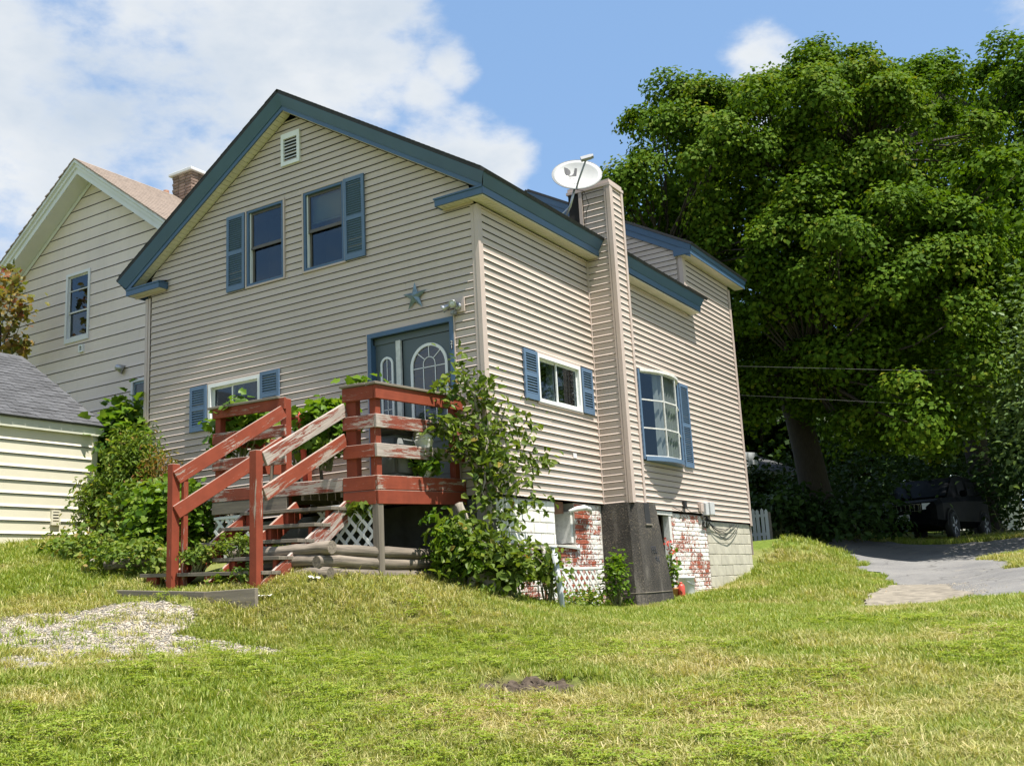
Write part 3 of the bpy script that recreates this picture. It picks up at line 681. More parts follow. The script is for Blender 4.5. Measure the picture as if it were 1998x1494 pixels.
# soffits: rake panels one by one on the left slope, the rest grooved strips
nP = 46
for k in range(nP):
    d0 = .03+k*3.30/nP; d1 = .03+(k+1)*3.30/nP-.007
    x0, x1 = XR-d0, XR-d1
    bm = bmesh.new()
    pts = [(x0, -.003, zs(x0)+.008), (x0, -.172, zs(x0)+.012), (x1, -.172, zs(x1)+.012), (x1, -.003, zs(x1)+.008)]
    lo = [bm.verts.new(p) for p in pts]; hi = [bm.verts.new((p[0], p[1], p[2]+.012)) for p in pts]
    bm.faces.new(lo); bm.faces.new(hi[::-1])
    for i in range(4): bm.faces.new((lo[i], lo[(i+1) % 4], hi[(i+1) % 4], hi[i]))
    from_bm('soffit_panel', bm, 'soffit', H)
bm = bmesh.new()
quad(bm, (XR, 0, zs(XR)+.02), (XR, YF+.02, zs(XR)+.02), (XEl, YF+.02, zs(XEl)+.02), (XEl, 0, zs(XEl)+.02))
quad(bm, (XR, 0, zs(XR)+.006), (XR, YF+.012, zs(XR)+.006), (XE, YF+.012, zs(XE)+.006), (XE, 0, zs(XE)+.006)); from_bm('rake_soffit', bm, 'soffit', H)
def soffit_strip(y0, y1, z, x0=.004, x1=XE-.02, n=None):
    bm = bmesh.new(); n = n or int((y1-y0)/.075)
    for k in range(n):
        a = y0+(y1-y0)*k/n; b = y0+(y1-y0)*(k+1)/n-.006
        bx(bm, (x0, a, z), (x1, b, z+.01))
    bx(bm, (x0, y0, z+.010), (x1, y1, z+.014))
    return from_bm('eave_soffit', bm, 'soffit', H)
soffit_strip(-.165, 3.105, 6.525); soffit_strip(3.565, 7.365, 6.515)
box_part('frieze_channel', (.09, 6.475, 0), (3.07, 6.500, .020), 'siding_trim', H, LS); box_part('frieze_channel', (3.60, 6.475, 0), (7.20, 6.500, .020), 'siding_trim', H, LS)
# cornice returns at the gable corners
for xa, xb in ((-.526, XE-.002), (XEl+.002, -5.912)):
    bm = bmesh.new()
    bx(bm, (xa, YF-.003, 6.540), (xb, YF+.022, 6.630)); bx(bm, (xa, YF-.016, 6.6275), (xb, YF+.01, 6.650))
    inner = xa if xa > -3 else xb
    bx(bm, (inner-.012, YF+.01, 6.541), (inner+.012, -.020, 6.629)); bx(bm, (inner-.02, YF-.012, 6.632), (inner+.02, -.018, 6.651))
    quad(bm, (xa, YF-.01, 6.650), (xb, YF-.01, 6.650), (xb, -.018, 6.70), (xa, -.018, 6.70))
    from_bm('cornice_return', bm, 'fascia_blue', H)
    bm = bmesh.new(); n = 9
    for k in range(n):
        a = xa+.014+(xb-xa-.028)*k/n; bx(bm, (a, YF+.022, 6.545), (a+(xb-xa-.028)/n-.006, -.02, 6.555))
    bx(bm, (xa+.014, YF+.022, 6.555), (xb-.014, -.02, 6.559)); from_bm('return_soffit', bm, 'soffit', H)
    bm = bmesh.new(); bx(bm, (xa+.03, -.030, 6.515), (min(xb, -.03) if xa > -3 else xb-.03, -.016, 6.545)); from_bm('return_channel', bm, 'siding_trim', H)

# rear wing roof
zr = lambda x, z0: z0 - .565*abs(x-XR)
YR = YG-.045
def wing_ring(x, xt, y): return [(x, y+.02, zr(x, 9.53)), (x, y, zr(x, 9.53)), (x, y, zr(x, 9.53)+.12), (x, y-.018, zr(x, 9.53)+.122), (xt, y-.03, zr(xt, 9.53)+.235), (xt, y-.03, zr(xt, 9.53)+.25)]
for a, b in (((-2*3.2-.07-.226, -6.78), (XR, XR)), ((XR, XR), (XE, XE+.03))):
    bm = bmesh.new(); sweep(bm, [wing_ring(*a, YR), wing_ring(*b, YR)]); from_bm('wing_rake_fascia', bm, 'fascia_blue', H)
zE = 7.643
bm = bmesh.new()
for y0, y1 in ((YR, 10.22),):
    ring = lambda y: [(XE-.02, y, zE+.002), (XE, y, zE), (XE, y, zE+.088), (XE+.014, y, zE+.092), (XE+.03, y, zE+.165), (XE+.03, y, zE+.18)]
    sweep(bm, [ring(y0-.0), ring(y1)]); bm.faces.new([bm.verts.new(p) for p in ring(y1)])
from_bm('wing_eave_fascia', bm, 'fascia_blue', H)
bm = bmesh.new(); bx(bm, (-.115, YR-.012, 7.650), (XE-.001, YR+.02, 7.792)); from_bm('wing_cornice_return', bm, 'fascia_blue', H)
bm = bmesh.new()
for k in range(38):
    a = YR+.025+k*.081; bx(bm, (-.10 if a < YG+.02 else .004, a, zE+.004), (XE-.02, a+.075, zE+.014))
bx(bm, (.004, YR+.025, zE+.014), (XE-.02, 10.2, zE+.018)); from_bm('wing_eave_soffit', bm, 'soffit', H)
zw = 9.53+.252
from_bm('wing_roof', roof_slab(XR, zw, XE+.04, zw-.565*(XE+.04-XR), YR-.05, 10.24), 'shingle_black', H)
from_bm('wing_roof', roof_slab(XR, zw, -6.79, zw-.565*(6.79+XR), YR-.05, 10.24), 'shingle_black', H)

# ---- windows, shutters, vent
def rect_frame(bm, u0, u1, v0, v1, t, w0, w1, L, bt=None, tt=None):
    bt = t if bt is None else bt; tt = t if tt is None else tt
    bx(bm, (u0, v0, w0), (u0+t, v1, w1), L); bx(bm, (u1-t, v0, w0), (u1, v1, w1), L)
    bx(bm, (u0+t, v0, w0), (u1-t, v0+bt, w1), L); bx(bm, (u0+t, v1-tt, w0), (u1-t, v1, w1), L)
def pane(u0, u1, v0, v1, w, L, parent):
    bm = bmesh.new(); bx(bm, (u0, v0, w-.003), (u1, v1, w), L); return from_bm('pane', bm, 'pane_glass', parent)
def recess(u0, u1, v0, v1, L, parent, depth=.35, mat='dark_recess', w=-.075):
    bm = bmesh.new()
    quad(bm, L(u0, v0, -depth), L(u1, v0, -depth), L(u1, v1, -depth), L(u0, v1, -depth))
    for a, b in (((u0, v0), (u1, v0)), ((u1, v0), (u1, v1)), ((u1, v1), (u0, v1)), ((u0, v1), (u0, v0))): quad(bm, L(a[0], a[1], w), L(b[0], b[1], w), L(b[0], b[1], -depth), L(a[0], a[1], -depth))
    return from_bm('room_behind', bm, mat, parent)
def hung_window(r, L, blind=None):
    u0, u1, v0, v1 = r
    bm = bmesh.new(); rect_frame(bm, u0, u1, v0, v1, .052, -.07, .022, L, .05, .05)
    win = from_bm('window', bm, 'fascia_blue', H); bm = bmesh.new(); rect_frame(bm, u0-.014, u1+.014, v0-.014, v1+.014, .026, -.002, .030, L); from_bm('channel_trim', bm, 'siding_trim', win)
    bm = bmesh.new(); a, b, c, d = u0+.052, u1-.052, v0+.05, v1-.05
    bx(bm, (a, c, -.068), (a+.020, d, -.010), L); bx(bm, (b-.012, c, -.068), (b, d, -.010), L); from_bm('jamb_track', bm, 'white_trim', win)
    m = (c+d)/2+.01; a += .020; b -= .012
    for nm, lo, hi, w in (('upper_sash', m-.02, d, -.020), ('lower_sash', c, m+.02, -.048)):
        bm = bmesh.new(); rect_frame(bm, a, b, lo, hi, .034, w-.020, w, L); from_bm(nm, bm, 'sash_bronze', win)
        pane(a+.034, b-.034, lo+.034, hi-.034, w-.009, L, win)
    bm = bmesh.new(); bx(bm, (a-.01, m-.035, -.030), (b+.01, m-.0, -.014), L); from_bm('meeting_rail', bm, 'sash_bronze', win)
    if blind:
        bm = bmesh.new()
        for k in range(int((d-blind)/.028)):
            z = d-.03-k*.028; quad(bm, L(a, z, -.10), L(b, z, -.10), L(b, z-.022, -.112), L(a, z-.022, -.112))
        bx(bm, (a, blind-.03, -.118), (b, blind-.008, -.10), L); from_bm('blind', bm, 'blind', win)
    recess(u0+.05, u1-.05, v0+.045, v1-.045, L, win, .4, 'dark_recess', -.0705)
    return win
hung_window(WIN1, LF); hung_window(WIN2, LF, 6.98)
def slider_window(r, L, split=.5, mat='white_trim', screen=True):
    u0, u1, v0, v1 = r
    bm = bmesh.new(); rect_frame(bm, u0, u1, v0, v1, .052, -.06, .032, L); win = from_bm('window', bm, mat, H)
    bm = bmesh.new(); rect_frame(bm, u0-.025, u1+.025, v0-.025, v1+.025, .024, -.002, .024, L); from_bm('channel_trim', bm, 'siding_trim', win)
    a, b, c, d = u0+.052, u1-.052, v0+.052, v1-.052; m = a+(b-a)*split
    for lo, hi, w in ((a, m+.02, -.035), (m-.02, b, -.012)):
        bm = bmesh.new(); rect_frame(bm, lo, hi, c, d, .026, w-.016, w, L); from_bm('sash', bm, mat, win); pane(lo+.026, hi-.026, c+.026, d-.026, w-.008, L, win)
    bm = bmesh.new(); n = 40
    for k in range(n):                                                  # drawn curtain with soft folds
        p = [a+(b-a)*(k+i)/n for i in (0, 1)]; q = [-.14+.02*math.sin((k+i)*1.7) for i in (0, 1)]
        if (k/n) > .42 and (k/n) < .56: quad(bm, L(p[0], c, q[0]), L(p[1], c, q[1]), L(p[1], d, q[1]), L(p[0], d, q[0]))
    from_bm('curtain', bm, 'curtain', win)
    recess(u0+.05, u1-.05, v0+.05, v1-.05, L, win, .4, 'dark_recess', -.0605)
    return win
slider_window(LOWW, LF, .44); slider_window(SWIN, LS, .48)
SHM = {}
def shutter(u0, u1, v0, v1, L):
    w, h = u1-u0, v1-v0; bm = bmesh.new(); st, rl = .048, .055
    bx(bm, (u0, v0, .018), (u0+st, v1, .044), L); bx(bm, (u1-st, v0, .018), (u1, v1, .044), L)
    mid = v0+h*.5
    for a, b in ((v0, v0+rl*1.5), (mid-rl*.55, mid+rl*.55), (v1-rl, v1)): bx(bm, (u0+st, a, .018), (u1-st, b, .043), L)
    bx(bm, (u0+st, v0+.02, .0175), (u1-st, v1-.02, .0185), L)
    for a, b in ((v0+rl*1.5, mid-rl*.55), (mid+rl*.55, v1-rl)):
        n = max(6, int((b-a)/.034)); s = (b-a)/n
        for k in range(n):
            z = a+s*k; p = [(z+.004, .041), (z+.010, .043), (z+s*.80, .024), (z+s*.66, .020)]
            A = [bm.verts.new(L(u0+st, v, ww)) for v, ww in p]; B = [bm.verts.new(L(u1-st, v, ww)) for v, ww in p]
            for i in range(4): bm.faces.new((A[i], A[(i+1) % 4], B[(i+1) % 4], B[i]))
    return from_bm('shutter', bm, 'shutter_blue', H)
shutter(-4.560, -4.182, 6.207, 7.410, LF); shutter(-2.212, -1.842, 6.203, 7.418, LF)
shutter(-5.342, -4.985, 4.150, 4.842, LF); shutter(-3.862, -3.485, 4.150, 4.856, LF)
shutter(.942, 1.312, 4.055, 4.740, LS); shutter(2.605, 2.952, 4.050, 4.736, LS); shutter(6.415, 6.815, 3.535, 5.055, LS)
# gable louvre vent
u0, u1, v0, v1 = -3.415, -3.045, 7.938, 8.447
bm = bmesh.new(); rect_frame(bm, u0, u1, v0, v1, .052, .004, .040, LF, .05, .085); vent = from_bm('gable_vent', bm, 'white_trim', H)
box_part('vent_backing', (u0+.04, v0+.04, .004), (u1-.04, v1-.04, .008), 'dark_recess', vent, LF)
for k in range(7):
    z = v0+.052+k*.052; bm = bmesh.new()
    A = [bm.verts.new(LF(u0+.052, v, w)) for v, w in ((z, .036), (z+.006, .036), (z+.030, .012), (z+.024, .012))]; B = [bm.verts.new(LF(u1-.052, v, w)) for v, w in ((z, .036), (z+.006, .036), (z+.030, .012), (z+.024, .012))]
    for i in range(4): bm.faces.new((A[i], A[(i+1) % 4], B[(i+1) % 4], B[i]))
    from_bm('vent_slat', bm, 'white_trim', vent)

# bow window
def bow_window():
    u0, u1, v0, v1 = BOW; n = 3; bul = .20
    def arc(t): # t 0..1 along the bow -> (u, w)
        a = (t-.5)*2; return u0+.045+(u1-u0-.09)*t, .03+bul*(1-a*a)
    bm = bmesh.new()
    for a, b in ((u0, u0+.06), (u1-.06, u1)): bx(bm, (a, v0-.03, -.05), (b, v1, .045), LS)
    win = from_bm('bow_window', bm, 'shutter_blue', H)
    def slab(name, za, zb, out, mat):
        bm = bmesh.new(); T = [i/18 for i in range(19)]
        lo = [bm.verts.new(LS(*(lambda q: (q[0], za, q[1]+out))(arc(t)))) for t in T]; hi = [bm.verts.new(LS(*(lambda q: (q[0], zb, q[1]+out))(arc(t)))) for t in T]
        bl = [bm.verts.new(LS(arc(t)[0], za, .0)) for t in T]; bh = [bm.verts.new(LS(arc(t)[0], zb, .0)) for t in T]
        for i in range(18):
            bm.faces.new((lo[i], lo[i+1], hi[i+1], hi[i])); bm.faces.new((hi[i], hi[i+1], bh[i+1], bh[i])); bm.faces.new((lo[i], bl[i], bl[i+1], lo[i+1]))
        from_bm(name, bm, mat, win)
    slab('sill', v0-.05, v0+.02, .03, 'shutter_blue'); slab('head', v1-.035, v1+.012, .03, 'white_worn')
    c, d = v0+.02, v1-.035
    for i in range(4):
        q = arc(i/n); bm = bmesh.new(); bx(bm, (q[0]-.013, c, q[1]-.022), (q[0]+.013, d, q[1]+.012), LS); from_bm('muntin', bm, 'white_worn', win)
    for j in range(4):
        z = c+(d-c)*j/3
        for i in range(n):
            a, b = arc(i/n), arc((i+1)/n); bm = bmesh.new()
            z0, z1 = (z, z+.022) if j == 0 else ((z-.022, z) if j == 3 else (z-.011, z+.011))
            v = [bm.verts.new(LS(p[0], zz, p[1]+o)) for p in (a, b) for zz in (z0, z1) for o in (-.02, .010)]
            for f in ((0, 1, 3, 2), (4, 6, 7, 5), (1, 5, 7, 3), (0, 2, 6, 4), (2, 3, 7, 6), (0, 4, 5, 1)): bm.faces.new([v[k] for k in f])
            from_bm('glazing_bar', bm, 'white_worn', win)
            if j < 3:
                zt2 = c+(d-c)*(j+1)/3; bm = bmesh.new()
                quad(bm, LS(a[0], z, a[1]-.004), LS(b[0], z, b[1]-.004), LS(b[0], zt2, b[1]-.004), LS(a[0], zt2, a[1]-.004)); from_bm('pane', bm, 'pane_glass', win)
    bm = bmesh.new()
    for k in range(60):
        t0, t1 = k/60, (k+1)/60
        if t0 < .22: continue
        P = []
        for t in (t0, t1): q = arc(t); P.append((q[0], q[1]-.10-.025*math.sin(t*75)))
        quad(bm, LS(P[0][0], c, P[0][1]), LS(P[1][0], c, P[1][1]), LS(P[1][0], d, P[1][1]), LS(P[0][0], d, P[0][1]))
    from_bm('curtain', bm, 'curtain', win)
    recess(u0+.05, u1-.05, v0+.0, v1-.02, LS, win, .6, 'dark_recess', -.0)
bow_window()

# ---- front door with side light
def arch_ring(bm, cx, z0, zs_, r, t, w0, w1, L, n=20):
    """white moulding: straight legs from z0 to zs_, half round of radius r above"""
    def path(rr, zb):
        P = [(cx-rr, zb)] + [(cx-rr*math.cos(math.pi*i/n), zs_+rr*math.sin(math.pi*i/n)) for i in range(n+1)] + [(cx+rr, zb)]
        return P
    o, i_ = path(r, z0), path(r-t, z0+t)
    A = [bm.verts.new(L(u, v, w1)) for u, v in o]; B = [bm.verts.new(L(u, v, w1)) for u, v in i_]; C = [bm.verts.new(L(u, v, w0)) for u, v in o]; D = [bm.verts.new(L(u, v, w0)) for u, v in i_]
    m = len(o)
    for k in range(m-1):
        bm.faces.new((A[k], A[k+1], B[k+1], B[k])); bm.faces.new((A[k], C[k], C[k+1], A[k+1])); bm.faces.new((B[k], B[k+1], D[k+1], D[k]))
    bm.faces.new((A[0], B[0], B[-1], A[-1])); bm.faces.new((B[0], D[0], D[-1], B[-1])); bm.faces.new((A[0], A[-1], C[-1], C[0]))
def arch_pane(cx, z0, zs_, r, w, L, parent, n=20):
    bm = bmesh.new(); P = [(cx-r, z0)] + [(cx-r*math.cos(math.pi*i/n), zs_+r*math.sin(math.pi*i/n)) for i in range(n+1)] + [(cx+r, z0)]
    bm.faces.new([bm.verts.new(L(u, v, w)) for u, v in P]); return from_bm('pane', bm, 'door_glass', parent)
def door_glass():
    m, nt, N, L, b = nodes_of('door_glass'); b.inputs['Base Color'].default_value = (.018, .020, .024, 1); b.inputs['Roughness'].default_value = .06; b.inputs['IOR'].default_value = 1.8
    n = add_noise(nt, 'world', 9, 3, .5, (1, 1, 4)); bump(nt, b, n, .10, .01)
door_glass()
u0, u1, v0, v1 = DOOR
bm = bmesh.new(); t = .062
bx(bm, (u0, v0, -.02), (u0+t, v1-t, .034), LF); bx(bm, (u1-t, v0, -.02), (u1, v1-t, .034), LF); bx(bm, (u0, v1-t, -.02), (u1, v1, .036), LF)
dfr = from_bm('door_frame', bm, 'fascia_blue', H)
bm = bmesh.new(); rect_frame(bm, u0-.018, u1+.018, v0-.018, v1+.018, .019, -.002, .028, LF); from_bm('frame_channel', bm, 'siding_trim', dfr)
box_part('transom_board', (u0+t, v1-.155, -.060), (u1-t, v1-t, -.045), 'door_grey', dfr, LF)
mu0, mu1 = -1.400, -1.325
box_part('mullion', (mu0, v0, -.05), (mu1, v1-.155, -.012), 'white_worn', dfr, LF)
box_part('side_panel', (u0+t, v0, -.080), (mu0, v1-.155, -.062), 'door_grey', dfr, LF)
bm = bmesh.new(); bx(bm, (mu1+.01, v0, -.090), (u1-t-.004, v1-.160, -.062), LF); door = from_bm('door', bm, 'door_grey', H)
box_part('jamb_lining', (u0+t, v0, -.062), (u0+t+.006, v1-.155, -.02), 'fascia_blue', dfr, LF)
recess(u0+.02, u1-.02, v0, v1-.02, LF, dfr, .2, 'dark_recess', -.095)
dc, dr = (mu1+u1-t)/2+.02, .300
zsp, zb = 4.50, 3.62
bm = bmesh.new(); arch_ring(bm, dc, zb, zsp, dr, .040, -.062, -.040, LF); from_bm('window_moulding', bm, 'white_trim', door)
arch_pane(dc, zb+.03, zsp, dr-.030, -.0585, LF, door)
def bar(bm, a, b, w, L=LF, tw=.011):
    d = Vector((b[0]-a[0], b[1]-a[1])); n = Vector((-d.y, d.x)).normalized()*tw/2
    P = [(a[0]+n.x, a[1]+n.y), (b[0]+n.x, b[1]+n.y), (b[0]-n.x, b[1]-n.y), (a[0]-n.x, a[1]-n.y)]; prism(bm, P, w-.006, w, L)
bm = bmesh.new(); ri = dr-.035
for zc in (zsp-.02, (zsp+zb)/2-.01): bar(bm, (dc-ri, zc), (dc+ri, zc), -.050)
for uu in (-.095, .095): bar(bm, (dc+uu, zb+.03), (dc+uu, zsp+.02), -.050)
for ang in (45, 90, 135): bar(bm, (dc+.095*math.cos(rad(ang)), zsp+.02+.095*math.sin(rad(ang))), (dc+ri*math.cos(rad(ang)), zsp+ri*math.sin(rad(ang))), -.050)
for i in range(10): bar(bm, (dc+.095*math.cos(math.pi*i/10), zsp+.02+.095*math.sin(math.pi*i/10)), (dc+.095*math.cos(math.pi*(i+1)/10), zsp+.02+.095*math.sin(math.pi*(i+1)/10)), -.050)
from_bm('muntin_bars', bm, 'white_trim', door)
bm = bmesh.new()
for a, b in ((3.06, 3.52),): rect_frame(bm, dc-.30, dc+.30, a, b, .035, -.062, -.050, LF)
from_bm('door_panel', bm, 'door_grey', door)
lathe('door_knob', [(.001, 0), (.018, .003), (.03, .02), (.03, .04), (.012, .05)], 'galvanised', door, M=Matrix.Translation((mu1+.07, .062, 3.55))@Matrix.Rotation(rad(90), 4, 'X'))
sc_, sr = (u0+t+mu0)/2+.01, .095
bm = bmesh.new(); arch_ring(bm, sc_, zb-.02, 4.62, sr+.012, .030, -.062, -.042, LF, 12); from_bm('sidelight_moulding', bm, 'white_trim', dfr)
arch_pane(sc_, zb+.005, 4.62, sr-.010, -.0585, LF, dfr, 12)
bm = bmesh.new(); bar(bm, (sc_, zb+.01), (sc_, 4.62+sr-.02), -.050, tw=.009)
for zc in (4.38, 4.0): bar(bm, (sc_-sr+.015, zc), (sc_+sr-.015, zc), -.050, tw=.009)
from_bm('sidelight_muntins', bm, 'white_trim', dfr)
for ch, z in (('2', 4.715), ('1', 4.655)):
    box_part('number_plate', (u1-.050, z-.028, .034), (u1-.012, z+.028, .038), 'black_metal', dfr, LF)
    text('house_number', ch, .068, 'white_trim', dfr, frame_matrix(LF(u1-.031, z, .0385), (1, 0, 0), (0, 0, 1), (0, -1, 0)))

# ---- chimney clad in siding
CY0, CY1, CX = 3.112, 3.560, .468
ch = bpy.data.objects.new('chimney', None); COL.objects.link(ch); ch.location = (.23, 3.33, 2.75); adopt(ch, H)
ch.matrix_parent_inverse = Matrix.Translation(Vector(H.location)).inverted(); ch.location = (.23, 3.33, 2.75)
LCf = lambda u, v, w: LF(u, v, w, CY0); LCs = lambda u, v, w: LS(u, v, w, CX)
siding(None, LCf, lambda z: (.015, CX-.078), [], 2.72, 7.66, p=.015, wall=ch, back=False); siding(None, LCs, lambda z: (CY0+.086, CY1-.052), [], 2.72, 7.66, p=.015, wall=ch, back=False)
box_part('chimney_core', (-.25, CY0+.001, 2.72), (CX-.001, CY1-.001, 7.70), 'sheathing_and_lip_shade', ch)
bm = bmesh.new()
for a, b in (((CX-.080, 2.72, 0), (CX-.048, 7.66, .020)), ((CX-.042, 2.72, 0), (CX+.0, 7.66, .024))): bx(bm, a, b, LCf)
for a, b in (((CY0-.024, 2.72, 0), (CY0+.040, 7.66, .024)), ((CY0+.046, 2.72, 0), (CY0+.088, 7.66, .020)), ((CY1-.055, 2.72, 0), (CY1+.012, 7.66, .022))): bx(bm, a, b, LCs)
bx(bm, (CX-.3, CY1, 2.72), (CX+.02, CY1+.012, 7.66)); from_bm('chimney_corner_trim', bm, 'siding_trim', ch)
bm = bmesh.new(); bx(bm, (-.27, CY0-.028, 7.655), (CX+.03, CY1+.028, 7.70)); bx(bm, (-.25, CY0-.01, 7.70), (CX+.01, CY1+.01, 7.76)); from_bm('chimney_cap', bm, 'siding_trim', ch)
lathe('flue', [(.11, 7.74), (.12, 7.80), (.11, 7.83), (.08, 7.83), (.08, 7.78)], 'clay', ch, (.12, 3.33, 0), 14)
box_part('chimney_side_post', (-.06, 6.75, -.004), (.0, 7.66, .02), 'siding_trim', ch, LCf)

# ------------------------------------------------------------------ foundation
FX = -.022                                                      # outer face of the masonry, just under the siding
def masonry_backing(name, rects, depth=.16, mat='mortar'):
    bm = bmesh.new()
    for y0, y1, z0, z1 in rects: bx(bm, (FX-.012-depth, y0, z0), (FX-.012, y1, z1))
    return from_bm(name, bm, mat, H)
def brick_mesh(l, h, mat, d=.08, seed=0):
    r = random.Random(seed); bm = bmesh.new(); bx(bm, (-d, -l/2, -h/2), (0, l/2, h/2)); bmesh.ops.bevel(bm, geom=bm.edges[:], offset=.006, segments=1, affect='EDGES')
    for v in bm.verts: v.co += Vector((r.uniform(-.0025, .0025), r.uniform(-.003, .003), r.uniform(-.003, .003)))
    bmesh.ops.recalc_face_normals(bm, faces=bm.faces); me = bpy.data.meshes.new('brick'); bm.to_mesh(me); bm.free(); me.materials.append(MAT[mat]); return me
BM = {}
def lay(parent, y0, y1, z0, z1, l, h, gap, mat, name, holes=(), jit=.003, lo=None):
    r = random.Random(int(y0*100)); row = 0; z = z1-h/2
    while z-h/2 > z0-.03:
        off = (l+gap)*.5*(row % 2); y = y0-off
        while y < y1-.02:
            a, b = max(y, y0), min(y+l, y1); y += l+gap
            if b-a < .035: continue
            if lo is not None and z+h/2 < lo((a+b)/2): continue
            cut = False
            for h0, h1, w0, w1 in holes:
                if z-h/2 < w1-.01 and z+h/2 > w0+.01 and a < h1 and b > h0:
                    if a < h0-.04: b = h0
                    elif b > h1+.04: a = h1
                    else: cut = True
            if cut or b-a < .035: continue
            key = (round((b-a)*50), h, mat, r.randrange(3))
            if key not in BM: BM[key] = brick_mesh(b-a, h, mat, seed=len(BM))
            o = bpy.data.objects.new(name, BM[key]); COL.objects.link(o)
            o.location = (FX+r.uniform(-jit, jit), (a+b)/2, z+r.uniform(-.0015, .0015)); adopt(o, parent)
        z -= h+gap; row += 1
WOPEN = (1.640, 2.215, 2.150, 2.74); LOPEN = (1.05, 1.50, 1.66, 2.07)
fa = masonry_backing('foundation_wall', [(-.02, 1.05, .9, 2.715), (1.05, 1.50, .9, 1.66), (1.05, 1.50, 2.07, 2.715), (1.50, 1.64, .9, 2.715), (1.64, 2.215, .9, 2.13), (2.215, 3.25, .9, 2.715)])
lay(fa, .02, 1.640, 2.10, 2.700, .34, .135, .010, 'stone_painted', 'foundation_stone', jit=.004)
lay(fa, .02, 1.640, 1.15, 2.08, .205, .060, .011, 'brick_painted', 'brick', [LOPEN], lo=lambda y: 1.42-.15*y)
lay(fa, 1.645, 2.215, 1.20, 2.09, .205, .060, .011, 'brick_worn', 'brick')
lay(fa, 2.225, 3.02, 1.20, 2.700, .205, .060, .011, 'brick_painted', 'brick')
# basement window recess
L_ = lambda u, v, w: LS(u, v, w, FX-.012)
win = bpy.data.objects.new('basement_window', None); COL.objects.link(win); win.location = (0, 1.93, 2.15); adopt(win, H); win.matrix_parent_inverse = Matrix.Translation(Vector(H.location)).inverted()
bm = bmesh.new(); bx(bm, (1.645, 2.16, -.34), (2.21, 2.72, -.33), L_); from_bm('recess_back', bm, 'plank_grey', win)
bm = bmesh.new(); bx(bm, (1.70, 2.17, -.33), (1.96, 2.55, -.315), L_); bx(bm, (2.14, 2.16, -.33), (2.205, 2.60, -.02), L_); from_bm('jamb_board', bm, 'white_worn', win)
bm = bmesh.new(); bx(bm, (1.64, 2.56, -.30), (1.95, 2.72, -.02), L_); from_bm('lintel_board', bm, 'rust', win)
box_part('dark_gap', (1.93, 2.16, -.328), (2.06, 2.60, -.320), 'dark_recess', win, L_)
bm = bmesh.new(); v = [bm.verts.new(L_(*p)) for p in ((1.62, 2.10, .05), (2.30, 2.06, .05), (2.30, 2.085, .055), (1.62, 2.125, .055), (1.62, 2.16, -.30), (2.25, 2.15, -.30))]
for f in ((0, 1, 2, 3), (3, 2, 5, 4)): bm.faces.new([v[i] for i in f])
from_bm('sill', bm, 'white_trim', win)
tube('arched_hood', [LS(1.98, 2.585, .02), LS(2.12, 2.62, .06), LS(2.35, 2.645, .07), LS(2.52, 2.63, .06), LS(2.62, 2.58, .03)], [.022, .035, .04, .035, .02], 'white_worn', win)
bm = bmesh.new(); bx(bm, (1.05, 1.66, -.30), (1.50, 2.07, -.29), L_); from_bm('low_hatch', bm, 'dark_recess', H)
# chimney footing: tapered concrete with a slot and cut letters
def footing():
    bm = bmesh.new()
    lo = [(-.05, 3.030), (.56, 3.030), (.56, 4.190), (-.05, 4.190)]; hi = [(-.05, 3.075), (.505, 3.075), (.505, 3.850), (-.05, 3.850)]
    n = 10; rings = []
    for k in range(n+1):
        t = k/n; z = .95+(2.725-.95)*t; tt = max(0, (z-1.2)/1.525)
        P = [((a[0]*(1-tt)+b[0]*tt), (a[1]*(1-tt)+b[1]*tt)) for a, b in zip(lo, hi)]
        # chamfered corner between the two visible faces
        c = [(P[0][0], P[0][1]), (P[1][0]-.10, P[1][1]), (P[1][0], P[1][1]+.10), (P[2][0], P[2][1]), (P[3][0], P[3][1])]
        rings.append([bm.verts.new((x+rng.uniform(-.003, .003), y+rng.uniform(-.003, .003), z)) for x, y in c])
    for a, b in zip(rings, rings[1:]):
        for k in range(5): bm.faces.new((a[k], a[(k+1) % 5], b[(k+1) % 5], b[k]))
    bm.faces.new(rings[-1]); bm.faces.new(rings[0][::-1])
    f = from_bm('chimney_footing', bm, 'footing_concrete', H)
    box_part('top_slot', (3.42, 2.42, -.12), (3.60, 2.728, .002), 'dark_recess', f, lambda u, v, w: LS(u, v, w, .508+.035*(2.725-v)))
    box_part('slot_ledge', (3.40, 2.395, -.1), (3.63, 2.418, .012), 'old_concrete', f, lambda u, v, w: LS(u, v, w, .512+.035*(2.725-v)))
    for body, y, z in (('FEL', 3.62, 2.03), ('94', 3.70, 1.88)):
        nx = Vector((1, 0, .036)).normalized(); vv = Vector((-.036, 0, 1)).normalized()
        text('cut_letters', body, .145, 'ink', f, frame_matrix((.506+.0365*(2.725-z)+.001, y, z), (0, 1, 0), vv, nx), .0035)
    tube('pour_line', [(.02, 3.022, 1.42), (.44, 3.022, 1.42), (.556, 3.135, 1.42), (.556, 4.13, 1.42)], .006, 'old_concrete', f, 5)
footing()
